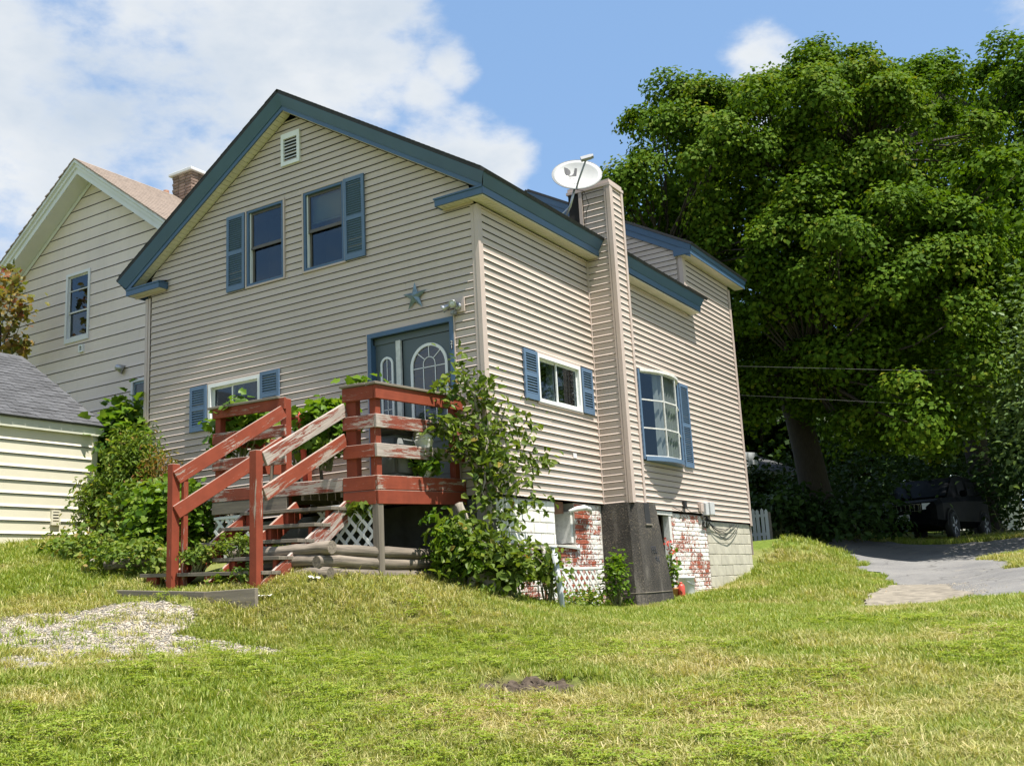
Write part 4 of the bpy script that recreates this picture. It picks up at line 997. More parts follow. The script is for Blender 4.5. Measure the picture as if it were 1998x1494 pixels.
# doorway under the house
fb = masonry_backing('foundation_pier', [(4.10, 4.90, .9, 2.70), (5.66, 7.325, .9, 2.70)])
bd = bpy.data.objects.new('basement_doorway', None); COL.objects.link(bd); bd.location = (0, 5.27, 1.3); adopt(bd, H); bd.matrix_parent_inverse = Matrix.Translation(Vector(H.location)).inverted()
box_part('header', (4.88, 2.655, -.05), (5.72, 2.715, -.004), 'white_worn', bd, LS); box_part('door_jamb', (5.56, 1.2, -.12), (5.66, 2.655, -.012), 'white_worn', bd, LS); box_part('door_jamb', (4.88, 1.2, -.12), (4.93, 2.655, -.012), 'white_worn', bd, LS)
box_part('old_door', (4.93, 1.2, -.16), (5.28, 2.60, -.13), 'box_grey', bd, LS); box_part('inner_door', (5.33, 1.2, -.20), (5.52, 2.60, -.19), 'white_worn', bd, LS)
box_part('dark_interior', (4.92, 1.2, -.36), (5.60, 2.655, -.35), 'dark_recess', bd, LS)
for z in (2.42, 2.28, 2.12): box_part('hinge', (5.42, z-.05, -.19), (5.47, z+.03, -.18), 'black_metal', bd, LS)
lay(fb, 5.665, 7.325, 1.16, 2.690, .205, .062, .011, 'brick_painted', 'brick')
fc = masonry_backing('block_wall', [(7.34, 9.735, 1.0, 2.61)], .16, 'mortar')
lay(fc, 7.345, 9.730, 1.20, 2.600, .39, .190, .008, 'block', 'block', jit=.002)
bm = bmesh.new(); bx(bm, (-6.38, -.005, 1.8), (-.02, .15, 2.69)); bx(bm, (-.045, .0, .9), (.0-.03, .02, 2.69)); from_bm('front_foundation', bm, 'cellar_stone', H)

# ------------------------------------------------------------------ deck
def T(x, y, z): return Vector((x, y, z + .030*(-.33-x) + .036*(y+1.764)))
DK = thing('entry_deck', (-1.6, -.9, 1.9), 'peeling red wooden deck with railings and broad stairs at front door', 'deck')
XD, YD = -.330, -1.764
def dboard(name, a, b, w, t, mat='red_board', up=(0, 0, 1), warp=0, bev=.004): return board(name, T(*a), T(*b), w, t, mat, DK, up, bev, warp)
# floor boards along x
for k in range(12):
    y = YD+.02+.145*k+.07; dboard('floor_board', (-2.95, y, 2.862), (-.335, y, 2.862), .14, .034, 'deck_floor', (0, 1, 0))
# rim boards
dboard('rim_board', (XD-.019, YD+.0, 2.799), (XD-.019, -.03, 2.799), .158, .038, 'red_board'); dboard('rim_board', (XD-.017, YD+.002, 2.636), (XD-.017, -.03, 2.636), .155, .038, 'red_post')
dboard('rim_board', (-.835, YD+.017, 2.797), (XD-.04, YD+.017, 2.797), .158, .038); dboard('rim_board', (-.835, YD+.019, 2.636), (XD-.04, YD+.019, 2.636), .155, .038, 'red_board')
dboard('rim_board', (-2.95, YD+.020, 2.80), (-.84, YD+.020, 2.80), .15, .036, 'red_worn'); dboard('rim_board', (-2.95, YD+.022, 2.645), (-1.7, YD+.022, 2.645), .15, .036, 'plank_grey')
dboard('rim_board', (-2.94, YD+.04, 2.72), (-2.94, -.03, 2.72), .28, .036, 'red_worn')
for x in (-2.2, -1.5, -.9): dboard('joist', (x, YD+.05, 2.75), (x, -.05, 2.75), .17, .038, 'plank_grey')
# posts
def dpost(x, y, z0, z1, s=.090, mat='red_post', sy=None): return board('post', T(x, y, z0), T(x, y, z1), s, sy or s, mat, DK, (0, 1, 0))
dpost(XD-.084, YD+.084, 2.57, 3.90); dpost(-.735, YD+.084, 2.57, 3.90, .09, 'red_post', .15); dpost(XD-.084, -.14, 2.57, 3.90)
dpost(-2.885, YD+.080, 2.5, 3.86); dpost(-1.770, YD+.080, 2.5, 3.90); dpost(-2.885, -.12, 2.88, 3.86)
for x, y in ((XD-.05, YD+.05), (-2.88, YD+.08), (-.36, -.25)): board('ground_post', (x, y, gz(x, y)-.2), T(x, y, 2.56), .09, .09, 'plank_grey', DK, (0, 1, 0))
# railing boards: right side, front right, front left, left side
for zc, w, m in ((3.822, .155, 'red_board'), (3.491, .152, 'red_worn'), (3.161, .150, 'red_worn')):
    dboard('rail_board', (XD-.019, YD+.001, zc), (XD-.019, -.03, zc), w, .036, m)
    dboard('rail_board', (-.826, YD+.018, zc-.001), (XD-.040, YD+.018, zc-.001), w, .036, 'red_worn' if zc == 3.491 else 'red_board')
    dboard('rail_board', (-2.945, YD+.018, zc+.018), (-1.722, YD+.018, zc+.018), w-.012, .036, 'red_board' if zc > 3.8 else 'red_worn')
    dboard('rail_board', (-2.93, YD+.05, zc+.012), (-2.93, -.03, zc+.012), w-.01, .036, 'red_board')
dboard('rail_cap', (XD-.055, YD-.03, 3.917), (XD-.055, -.02, 3.917), .15, .030, 'plank_grey', (1, 0, 0)); dboard('rail_cap', (-.85, YD+.050, 3.918), (XD-.14, YD+.050, 3.918), .15, .028, 'plank_grey', (0, 1, 0))
dboard('rail_cap', (-3.01, YD+.045, 3.900), (-1.80, YD+.045, 3.915), .14, .030, 'plank_grey', (0, 1, 0)); dboard('rail_cap', (-2.90, YD+.12, 3.895), (-2.90, -.02, 3.895), .14, .030, 'red_post', (1, 0, 0))
# stairs
TR = [(-3.08, 1.875), (-2.845, 2.022), (-2.571, 2.202), (-2.31, 2.375), (-2.037, 2.562)]
def T2(x, y, z): return Vector((x, y, z + .034*(-.83-x)))
for i, (y, z) in enumerate(TR):
    x0 = (-2.62, -2.28, -2.27, -2.24, -2.18)[i]
    for j in (0, 1): board('tread', T2(x0+.02*j, y+.07+.135*j, z-.016), T2(-.775, y+.07+.135*j, z-.018), .128, .038, 'plank_grey', DK, (0, 1, 0), .003, 0)
    if i: 
        for xs_ in (-2.12, -1.5, -.90): board('stringer_block', T2(xs_, y+.12, z-.10), T2(xs_+.05, y+.12, z-.10), .14, .16, 'red_post', DK)
board('stringer', (-.808, -1.70, 2.545), (-.808, -3.02, 1.665), .215, .038, 'red_worn', DK); board('stringer', (-1.52, -1.75, 2.60), (-1.52, -3.05, 1.72), .20, .040, 'red_post', DK); board('stringer', (-2.16, -1.75, 2.64), (-2.16, -3.05, 1.76), .20, .040, 'red_post', DK)
for x in (-2.45, -2.1, -1.55, -.93): board('riser_block', (x, -3.03, 1.60), (x, -3.03, 1.855+.034*(-.83-x)), .16, .05, 'red_post', DK, (1, 0, 0))
board('riser', (-1.35, -2.98, 1.77), (-.86, -2.98, 1.76), .19, .03, 'red_post', DK)
board('stair_post', (-.845, -3.085, 1.62), (-.845, -3.085, 3.09), .095, .10, 'red_post', DK, (0, 1, 0)); board('stair_post', (-2.06, -3.10, 1.66), (-2.06, -3.10, 3.08), .10, .085, 'red_post', DK, (0, 1, 0)); board('stair_post', (-2.00, -3.00, 1.66), (-2.00, -3.00, 2.98), .06, .05, 'red_board', DK, (0, 1, 0))
board('stair_rail', (-.80, -1.745, 3.675), (-.80, -3.02, 3.000), .150, .036, 'red_worn', DK); board('stair_rail', (-.80, -1.745, 3.325), (-.80, -3.02, 2.642), .150, .036, 'red_board', DK)
board('stair_rail', (-1.700, -1.80, 3.770), (-2.010, -3.11, 2.925), .150, .036, 'red_board', DK); board('stair_rail', (-1.700, -1.80, 3.400), (-2.010, -3.11, 2.555), .150, .036, 'red_board', DK)
# ground planks before the stairs
pA, pB, pC = onF(226, 1164, -3.50), onF(403, 1168, -3.44), onF(503, 1161, -3.36)
for a, b, lab in ((pA, pB, 'long grey plank edging the grass below the stairs'), (pB, pC, 'short pale plank edging the grass below the stairs')):
    a = Vector(a); b = Vector(b); d = (b-a).normalized()*.012
    za, zb = a.z, b.z
    o = board('edging_plank', a+d-Vector((0, 0, .03)), b-d-Vector((0, 0, .03)), .20, .05, 'plank_grey', None); tag(o, lab, 'plank', 'planks edging the stairs')

# lattice panels of crossed slats
def lattice(name, o, u, v, wu, wv, label, step=.165, sw=.040, lo=None):
    u, v = Vector(u).normalized(), Vector(v).normalized(); n = u.cross(v); o = Vector(o)
    t = thing(name, o+u*wu/2, label, 'lattice', 'white lattice panels')
    for s, off in ((1, 0), (-1, .008)):
        c = -wv if s > 0 else 0
        while c < (wu if s > 0 else wu+wv):
            # line: x = c + s*y
            P = []
            for y in (0, wv):
                P.append((c+s*y, y))
            (xa, ya), (xb, yb) = P
            def clip(x, y):
                if x < 0: y += (0-x)/s; x = 0
                if x > wu: y += (wu-x)/s; x = wu
                return x, y
            a, b = clip(xa, ya), clip(xb, yb)
            if abs(b[1]-a[1]) > .03 and -.001 <= min(a[1], b[1]) and max(a[1], b[1]) <= wv+.001:
                board('slat', o+u*a[0]+v*a[1]+n*off, o+u*b[0]+v*b[1]+n*off, sw, .006, 'white_lattice', t, n.cross(u*s+v), .001)
            c += step
    for a, b in (((0, 0), (wu, 0)), ((0, wv), (wu, wv))):
        board('edge_strip', o+u*a[0]+v*a[1]+n*.016, o+u*b[0]+v*b[1]+n*.016, .035, .006, 'white_lattice', t, v, .001)
    return t
lattice('lattice_panel', (-1.25, YD+.03, 2.08), (1, 0, .0), (0, 0, 1), .88, .50, 'white lattice panel under the right front edge of the deck')
lattice('lattice_panel', (-2.92, YD+.03, 2.13), (1, 0, .0), (0, 0, 1), .75, .47, 'white lattice panel under the left end of the deck')
lattice('lattice_panel', (.16, 1.02, 1.18), (0, 1, 0), (.0, 0, 1), 1.42, .62, 'white lattice panel leaning on brick beside concrete chimney base')

# log retaining wall
LG = thing('log_wall', (-.4, -2.6, 1.75), 'low weathered log retaining wall in front of the deck', 'log wall')
def log(p0, p1, r, seed):
    rr = random.Random(seed); p0, p1 = Vector(p0), Vector(p1); n = 9
    x, y, z = basis(p1-p0); l = (p1-p0).length; bm = bmesh.new()
    pts = [(-l/2+l*i/n, rr.uniform(-.012, .012), rr.uniform(-.010, .010)) for i in range(n+1)]
    tube_bm(bm, pts, [r*rr.uniform(.92, 1.06) for _ in pts], 12); bmesh.ops.recalc_face_normals(bm, faces=bm.faces)
    me = bpy.data.meshes.new('log'); bm.to_mesh(me); bm.free(); me.materials.append(MAT['log_wood'])
    for p in me.polygons: p.use_smooth = len(p.vertices) == 4
    o = bpy.data.objects.new('log', me); COL.objects.link(o); o.matrix_basis = Matrix(((x.x, y.x, z.x, 0), (x.y, y.y, z.y, 0), (x.z, y.z, z.z, 0), (0, 0, 0, 1))); o.location = (p0+p1)/2
    adopt(o, LG)
for k, z in enumerate((1.70, 1.825, 1.955, 2.075)):
    log((-1.75, -2.62+.02*k, z+.01), (-.42+.12*(k % 2), -2.63+.02*k, z), .066, k)
    log((-.40-.01*k, -2.60+(.03 if k % 2 else -.06), z-.01), (-.36-.01*k, -.25+.1*(k % 3), z-.075), .066, 20+k)
p = onF(205, 1103, -3.0); q = onF(330, 1095, -2.6)
o = tube('fallen_log', [p, (Vector(p)+Vector(q))/2+Vector((0, 0, .02)), q], [.055, .06, .055], 'log_wood', None, 10); tag(o, 'old grey log lying in weeds left of the stairs', 'log')
p = onF(170, 1110, -3.0); q = onF(186, 1085, -2.9)
o = tube('broken_stick', [p, q], [.03, .022], 'bark_pale', None, 7); tag(o, 'short pale piece of dead wood in weeds left of the stairs', 'stick')

# things on the deck
def on_deck(x, y): return T(x, y, 2.88)
b0 = on_deck(-.62, -1.02)
bin_ = thing('grill', b0, 'grey covered barbecue grill standing on the deck behind the railing', 'grill')
bm = bmesh.new(); bx(bm, (b0.x-.24, b0.y-.20, b0.z), (b0.x+.14, b0.y+.22, b0.z+.50)); bmesh.ops.bevel(bm, geom=bm.edges[:], offset=.05, segments=3, affect='EDGES'); from_bm('cabinet', bm, 'grill_cover', bin_, True)
bm = bmesh.new(); bx(bm, (b0.x-.27, b0.y-.23, b0.z+.50), (b0.x+.17, b0.y+.25, b0.z+.68)); bmesh.ops.bevel(bm, geom=bm.edges[:], offset=.07, segments=3, affect='EDGES'); from_bm('lid', bm, 'black_metal', bin_, True)
tube('handle', [(b0.x+.18, b0.y-.1, b0.z+.58), (b0.x+.21, b0.y-.08, b0.z+.59), (b0.x+.21, b0.y+.10, b0.z+.59), (b0.x+.18, b0.y+.12, b0.z+.58)], .010, 'black_metal', bin_)
b1 = on_deck(-.46, -.72)
pot = thing('planter_pot', b1, 'white ribbed flower pot with flat saucer on top standing on the deck', 'pot')
prof = [(.075, 0), (.085, .03), (.10, .30), (.115, .42)]
for k in range(4): prof += [(.125, .44+k*.035), (.125, .455+k*.035), (.113, .462+k*.035)]
lathe('bowl', prof+[(.13, .60), (.13, .62), (.10, .62)], 'pot_white', pot, b1, 22)
lathe('saucer', [(.01, .625), (.17, .632), (.185, .645), (.02, .648)], 'grill_cover', pot, (b1.x+.05, b1.y+.06, b1.z), 22)
b2 = on_deck(-2.35, -.9)
chd = thing('garden_chair', b2, 'grey slatted garden chair on the deck behind the stair railing', 'chair')
for sx in (-.24, .24):
    for sy in (-.22, .22): board('leg', b2+Vector((sx, sy, 0)), b2+Vector((sx*.9, sy*.9, .40)), .04, .03, 'plank_grey', chd, (0, 1, 0))
    board('armrest', b2+Vector((sx, -.28, .58)), b2+Vector((sx, .25, .60)), .07, .022, 'plank_grey', chd, (1, 0, 0)); board('arm_support', b2+Vector((sx, -.2, .38)), b2+Vector((sx, -.2, .58)), .04, .03, 'plank_grey', chd, (0, 1, 0))
for k in range(4): board('seat_slat', b2+Vector((-.24, -.18+k*.11, .41)), b2+Vector((.24, -.18+k*.11, .41)), .09, .02, 'plank_grey', chd, (0, 1, 0))
for k in range(4): board('back_slat', b2+Vector((-.18+k*.12, .24, .42)), b2+Vector((-.18+k*.12, .36, .95)), .09, .02, 'plank_grey', chd, (1, 0, 0))
b3 = onF(588, 818, -1.2)
um = tube('red_parasol', [Vector(b3)+Vector((.06, 0, -.85)), Vector(b3)+Vector((0, 0, 0)), Vector(b3)+Vector((-.05, 0, .10))], [.03, .045, .008], 'red_plastic', None, 10); tag(um, 'folded red parasol leaning among the leaves behind the stair rail', 'parasol')

# ------------------------------------------------------------------ small things on the walls
def star():
    c = LF(-1.020, 5.445, .03); t = thing('barn_star', c, 'blue grey metal star on siding above the front door', 'star')
    for k in range(5):
        a = math.pi/2+k*2*math.pi/5; bm = bmesh.new(); R, r = .205, .074
        tip = Vector((R*math.cos(a), 0, R*math.sin(a))); l = Vector((r*math.cos(a+math.pi/5), 0, r*math.sin(a+math.pi/5))); rr = Vector((r*math.cos(a-math.pi/5), 0, r*math.sin(a-math.pi/5)))
        top = Vector((0, -.055, 0)); z = Vector((0, 0, 0))
        v = [bm.verts.new(c+p) for p in (z, l, tip, rr, top)]
        for f in ((0, 1, 2, 3), (4, 2, 1), (4, 3, 2), (0, 3, 4), (0, 4, 1)): bm.faces.new([v[i] for i in f])
        from_bm('point', bm, 'star_metal', t)
star()
def cone_lamp(p, d, L, parent):
    d = Vector(d).normalized(); M = Matrix.Translation(p)@d.to_track_quat('Z', 'Y').to_matrix().to_4x4()
    h = lathe('lamp_head', [(.018, -.05), (.030, -.045), (.034, .0), (.050, .055), (.052, .075), (.045, .075)], 'galvanised', parent, M=M, seg=16)
    lathe('lens', [(.001, .070), (.045, .070), (.044, .074), (.001, .078)], 'lamp_glass', h, M=M, seg=16)
fl = thing('floodlight', LF(-.32, 5.18, .02), 'twin motion floodlight on square plate at corner above front door', 'floodlight')
box_part('wall_plate', (-.405, 5.095, .004), (-.235, 5.285, .030), 'siding_trim', fl, LF, .004)
lathe('junction_cap', [(.055, 0), (.055, .02), (.04, .03), (.001, .03)], 'galvanised', fl, M=Matrix.Translation(LF(-.335, 5.175, .03))@Matrix.Rotation(rad(90), 4, 'X'), seg=16)
cone_lamp(LF(-.345, 5.205, .11), (.25, -.85, -.35), LF, fl); cone_lamp(LF(-.455, 5.180, .10), (-.8, -.5, -.45), LF, fl)
tube('arm', [LF(-.335, 5.175, .05), LF(-.345, 5.19, .08)], .014, 'galvanised', fl); tube('arm', [LF(-.345, 5.165, .05), LF(-.42, 5.18, .09)], .012, 'galvanised', fl)
bm = bmesh.new(); bx(bm, (-.42, 5.065, .03), (-.355, 5.125, .10), LF); bmesh.ops.bevel(bm, geom=bm.edges[:], offset=.012, segments=2, affect='EDGES'); from_bm('motion_sensor', bm, 'dish_grey', fl)
o = box_part('wall_plaque', (2.215, 3.352, .012), (2.315, 3.420, .022), 'white_trim', None, LS, .002); tag(o, 'small white square plaque on the sunlit side wall', 'plaque')
# satellite dish
def dish():
    C = Vector((.215, 2.55, 7.715)); n = Vector((.40, -.82, .36)).normalized(); u = Vector((0, 0, 1)).cross(n).normalized(); v = n.cross(u)
    a = rad(-11); u, v = u*math.cos(a)+v*math.sin(a), v*math.cos(a)-u*math.sin(a)
    t = thing('satellite_dish', (-.04, 2.55, 7.05), 'white oval satellite dish on a pole at the roof edge by the chimney', 'satellite dish')
    A, B = .385, .300; dep = lambda r: -.055*(1-r*r)
    bm = bmesh.new(); seg, nr = 40, 6; rings = []
    for off in (0, -.012):
        for i in range(nr+1):
            r = max(i/nr, .01); rings.append([bm.verts.new(C+u*(A*r*math.cos(2*math.pi*k/seg))+v*(B*r*math.sin(2*math.pi*k/seg))+n*(dep(r)+off)) for k in range(seg)])
    for blk in (rings[:nr+1], rings[nr+1:]):
        for p, q in zip(blk, blk[1:]):
            for k in range(seg): bm.faces.new((p[k], p[(k+1) % seg], q[(k+1) % seg], q[k]))
        bm.faces.new(blk[0])
    for k in range(seg): bm.faces.new((rings[nr][k], rings[nr][(k+1) % seg], rings[-1][(k+1) % seg], rings[-1][k]))
    refl = from_bm('reflector', bm, 'dish_white', t, True)
    tube('rim', [C+u*(A*math.cos(2*math.pi*k/40))+v*(B*math.sin(2*math.pi*k/40))-n*.004 for k in range(41)], .006, 'dish_grey', t, 5)
    # emblem: half disc with a swoosh, the words below it
    def on(x, y, o=.003): r = math.hypot(x/A, y/B); return C+u*x+v*y+n*(dep(r)+o)
    ex, ey, R = -.125, .075, .070
    K = 1.45; eX, eY = ex, ey; ex = ey = 0.0; on0 = on
    def on(x, y, o=.003): return on0(eX+x*K, eY+y*K, o)
    bm = bmesh.new(); P = [(ex-.012+R*math.cos(math.pi/2+math.pi*k/14), ey+R*.8*math.sin(math.pi/2+math.pi*k/14)) for k in range(15)]
    bm.faces.new([bm.verts.new(on(x, y)) for x, y in P[:0]+[(ex-.066, ey+.052), (ex-.030, ey+.045), (ex+.002, ey+.022), (ex+.012, ey-.010), (ex+.004, ey-.040), (ex-.028, ey-.050), (ex-.050, ey-.020)]])
    bm.faces.new([bm.verts.new(on(x, y)) for x, y in ((ex+.045, ey+.058), (ex+.072, ey+.055), (ex+.078, ey-.045), (ex+.030, ey-.052), (ex+.052, ey-.030))])
    bm.faces.new([bm.verts.new(on(x, y)) for x, y in ((ex-.010, ey-.052), (ex+.030, ey-.040), (ex+.046, ey-.005), (ex+.044, ey+.030), (ex+.060, ey-.010), (ex+.050, ey-.048), (ex+.01, ey-.062))])
    from_bm('emblem', bm, 'ink', refl)
    text('emblem_word', 'DIRECTV', .044, 'dish_grey', refl, frame_matrix(on(ex+.01, ey-.085, .004), u, v, n), .001)
    text('emblem_word', 'SlimLine', .055, 'dish_grey', refl, frame_matrix(on0(.03, -.155, .004), u, v, n), .001, .3)
    base = C - v*.27 - n*.04
    tube('mast', [(-.05, 2.55, 7.04), (.055, 2.58, 7.26), base-n*.03+Vector((0, 0, .02))], .019, 'galvanised', t, 10)
    tube('brace', [(-.06, 2.42, 7.06), (.05, 2.575, 7.25)], .009, 'galvanised', t); box_part('foot_plate', (-.13, 2.46, 7.035), (.02, 2.64, 7.075), 'galvanised', t)
    lnb = C + n*.30 + v*.055 + u*.155
    tube('feed_arm', [base+n*.01+u*.03, C-v*.21+n*.08+u*.06, lnb-n*.01], .015, 'dish_grey', t)
    bm = bmesh.new(); q = u*.88+v*.42; w2 = n.cross(q)
    for a_, b_, c_ in ((-.09, .075, .030), (.075, .11, .022)):
        vs = [bm.verts.new(lnb+q*x+w2*y+n*z) for z in (-.03, .03) for y in (-c_, c_) for x in (a_, b_)]
        for f in ((0, 1, 3, 2), (4, 6, 7, 5), (0, 4, 5, 1), (2, 3, 7, 6), (0, 2, 6, 4), (1, 5, 7, 3)): bm.faces.new([vs[i] for i in f])
    from_bm('receiver', bm, 'dish_grey', t)
    tube('cable', [base, base+Vector((.10, .12, -.02)), base+Vector((.13, .2, -.22)), base+Vector((.05, .25, -.30)), base+Vector((-.0, .3, -.5))], .005, 'black_rubber', t, 5)
dish()
# utility boxes and cables on the long wall
ub = thing('utility_boxes', LS(7.2, 2.7, .03), 'grey utility meter boxes with cables at the foot of the side wall', 'utility box')
for a, b, m in (((6.90, 2.76, .012), (7.03, 2.91, .07), 'siding_trim'), ((7.06, 2.70, .012), (7.20, 2.92, .10), 'box_grey'), ((7.23, 2.715, .012), (7.45, 2.945, .12), 'box_grey')): box_part('box', a, b, m, ub, LS, .006)
for k in range(7):
    y = 6.96+k*.065; tube('wire', [LS(y, 2.72, .04), LS(y+.02*math.sin(k), 2.62, .05), LS(y+.05*math.cos(k*2), 2.50+.02*k, .02), LS(7.15+.02*k, 2.48, .015)], .007, 'black_rubber', ub, 5)
for k, (sag, y1, z1) in enumerate(((.13, 8.75, 2.60), (.20, 8.85, 2.58), (.17, 8.6, 2.60), (.30, 8.95, 2.57))):
    P = []
    for i in range(13):
        t = i/12; P.append(LS(7.35+(y1-7.35)*t, 2.58+(z1-2.58)*t-sag*4*t*(1-t)*(1 if t > .5 else .9), .012+.004*k))
    tube('hanging_cable', P, .007, 'black_rubber', ub, 5)
wc = thing('wall_outlet', LS(6.2, 2.85, .02), 'small black outlet box with cord low on side wall', 'outlet')
box_part('cover', (6.16, 2.79, .012), (6.26, 2.92, .06), 'black_metal', wc, LS, .005); tube('cord', [LS(6.2, 2.80, .03), LS(6.05, 2.74, .03), LS(5.85, 2.77, .025), LS(5.7, 2.80, .02)], .006, 'black_rubber', wc, 5); tube('cord', [LS(6.22, 2.79, .03), LS(6.22, 2.70, .02)], .006, 'black_rubber', wc, 5)
tube('cord', [LS(6.26, 2.80, .03), LS(6.5, 2.74, .02), LS(6.9, 2.76, .02)], .006, 'black_rubber', wc, 5)
# things at the foot of the long wall
by = 5.33; z0 = gz(.30, by)+.02
bk = thing('white_bucket', (.30, by, z0), 'white plastic bucket at the foot of the brick pier', 'bucket')
lathe('body', [(.118, 0), (.122, .02), (.138, .30), (.146, .305), (.146, .335), (.135, .335), (.12, .05), (.01, .05)], 'bucket_white', bk, (.30, by, z0-.01), 24); tube('handle', [(.30, by-.145, z0+.31), (.42, by-.09, z0+.20), (.45, by, z0+.17), (.42, by+.09, z0+.20), (.30, by+.145, z0+.31)], .005, 'galvanised', bk, 6)
ry = 4.80; z0 = gz(.42, ry)
rc = thing('red_canister', (.42, ry, z0), 'small faded red plastic canister beside the white bucket', 'canister')
lathe('body', [(.055, 0), (.060, .01), (.060, .22), (.045, .25), (.02, .26)], 'red_plastic', rc, (.42, ry, z0-.01), 18); lathe('cap', [(.024, .255), (.024, .285), (.005, .288)], 'red_plastic', rc, (.42, ry, z0-.01), 14)
pp = thing('leaning_pole', (.60, .56, 1.2), 'pale grey pipe post leaning in grass before the white foundation', 'pole')
tube('shaft', [(.62, .57, 1.10), (.60, .54, 1.5), (.575, .485, 2.04)], .038, 'pvc_grey', pp, 14); lathe('rim', [(.042, 0), (.042, .03), (.03, .032)], 'pvc_grey', pp, (.575, .485, 2.03), 14)
gp = thing('gas_pipe', (.10, 1.05, 1.3), 'thin curved pipe rising from grass by the low hatch', 'pipe')
tube('riser', [(.10, 1.06, 1.1), (.10, 1.06, 1.62)], .020, 'rust', gp, 8); tube('bend', [(.10, 1.06, 1.60), (.10, 1.06, 1.98), (.10, 1.09, 2.06), (.10, 1.16, 2.09), (.09, 1.45, 2.10), (.05, 1.50, 2.10)], .022, 'pipe_old', gp, 8); lathe('valve', [(.03, -.03), (.034, 0), (.03, .03)], 'rust', gp, (.10, 1.06, 1.60), 10)

# ------------------------------------------------------------------ neighbour house
YN = 1.5
LN = lambda u, v, w: LF(u, v, w, YN)
ap = onF(181, 352, YN); XN, ZN = float(ap[0]), float(ap[2]); SN = .715
NH = thing('neighbor_house', (XN, YN+3, 3.0), 'taller beige house with white rakes and tan roof behind at left', 'house')
nb0, nb1 = XN-2.95, XN+2.75
wn = onF(132, 538, YN), onF(174, 660, YN); WN = (float(wn[0][0]), float(wn[1][0]), float(wn[1][2]), float(wn[0][2]))
bw0, bw1 = onF(258, 742, YN), onF(292, 800, YN); BWN = (float(bw0[0]), float(bw1[0])+.25, float(bw1[2]), float(bw0[2]))
nl = lambda z: (max(nb0, XN-(ZN-z)/SN), min(nb1, XN+(ZN-z)/SN))
siding(NH, LN, nl, [WN, BWN], 2.6, ZN-.05, p=.014, e=.232, mat='neighbor_siding', lip=2.72, wname='gable_wall')
# rake: soffit, fascia with moulded layers
oh = .36
zn = lambda x, dz=0: ZN+.02-SN*abs(x-XN)+dz
for s, xe in ((-1, nb0-.36), (1, nb1+.36)):
    bm = bmesh.new(); ring = lambda x: [(x, YN, zn(x)), (x, YN-oh+.02, zn(x)), (x, YN-oh, zn(x, .0)), (x, YN-oh, zn(x, .12)), (x, YN-oh-.03, zn(x, .13)), (x, YN-oh-.03, zn(x, .20)), (x, YN-oh-.07, zn(x, .22)), (x, YN-oh-.07, zn(x, .30))]
    sweep(bm, [ring(XN), ring(xe)]); bm.faces.new([bm.verts.new(p) for p in ring(xe)]+[bm.verts.new((xe, YN, zn(xe, .3)))]); from_bm('rake_board', bm, 'neighbor_trim', NH)
    bm = bmesh.new(); f = lambda x: [(x, YN-.02, zn(x, -.10)), (x, YN-.028, zn(x, -.10)), (x, YN-.028, zn(x, -.005))]; sweep(bm, [f(XN), f(xe-s*.36)]); from_bm('frieze_board', bm, 'neighbor_trim', NH)
    # shingled roof slope: stepped courses
    bm = bmesh.new(); n = 24; D = abs(xe-XN)
    for k in range(n):
        d0, d1 = D*k/n, D*(k+1)/n+.02; x0, x1 = XN+s*d0, XN+s*d1
        a = [(x0, YN-oh-.08, zn(x0, .305)), (x1, YN-oh-.085-.01*(k % 3), zn(x1, .320)), (x1, YN+9, zn(x1, .320)), (x0, YN+9, zn(x0, .305))]
        quad(bm, *a); quad(bm, a[1], (a[1][0], a[1][1], a[1][2]-.016), (a[2][0], a[2][1], a[2][2]-.016), a[2]); quad(bm, a[0], a[1], (a[1][0], a[1][1], a[1][2]-.03), (a[0][0], a[0][1], a[0][2]-.03))
    from_bm('roof', bm, 'shingle_tan', NH)
bm = bmesh.new(); bx(bm, (nb0, YN+.13, 2.5), (nb1, YN+9, zn(nb1))); from_bm('side_walls', bm, 'neighbor_siding', NH)
def nwin(r, double=True):
    u0, u1, v0, v1 = r; bm = bmesh.new(); rect_frame(bm, u0, u1, v0, v1, .055, -.05, .03, LN, .09); w = from_bm('window', bm, 'neighbor_trim', NH)
    a, b, c, d = u0+.055, u1-.055, v0+.09, v1-.055; m = c+(d-c)*.42
    for lo, hi, ww in ((m-.02, d, -.015), (c+.02, m+.02, -.035)):
        bm = bmesh.new(); rect_frame(bm, a, b, lo, hi, .03, ww-.015, ww, LN); from_bm('sash', bm, 'white_worn', w); pane(a+.03, b-.03, lo+.03, hi-.03, ww-.008, LN, w)
    bm = bmesh.new(); bar(bm, (a, d-.30), (b, d-.30), -.012, LN, .02); from_bm('sash_bar', bm, 'white_worn', w)
    box_part('recess', (u0+.03, v0+.03, -.08), (u1-.03, v1-.03, -.065), 'dark_recess', w, LN)
nwin(WN)
u0, u1, v0, v1 = BWN
bm = bmesh.new(); rect_frame(bm, u0, u1, v0, v1, .05, -.05, .03, LN); w = from_bm('low_window', bm, 'neighbor_trim', NH); bm = bmesh.new(); rect_frame(bm, u0+.05, u1-.05, v0+.05, v1-.05, .04, -.03, .0, LN); from_bm('sash', bm, 'star_metal', w); pane(u0+.09, u1-.09, v0+.09, v1-.09, -.012, LN, w); box_part('recess', (u0+.03, v0+.03, -.06), (u1-.03, v1-.03, -.055), 'dark_recess', w, LN)
v_ = onF(161, 680, YN); bm = bmesh.new(); rect_frame(bm, v_[0]-.06, v_[0]+.06, v_[2]-.075, v_[2]+.075, .028, .0, .05, LN); wv = from_bm('wall_vent', bm, 'white_trim', NH); box_part('vent_hole', (v_[0]-.035, v_[2]-.05, .0), (v_[0]+.035, v_[2]+.05, .012), 'dark_recess', wv, LN)
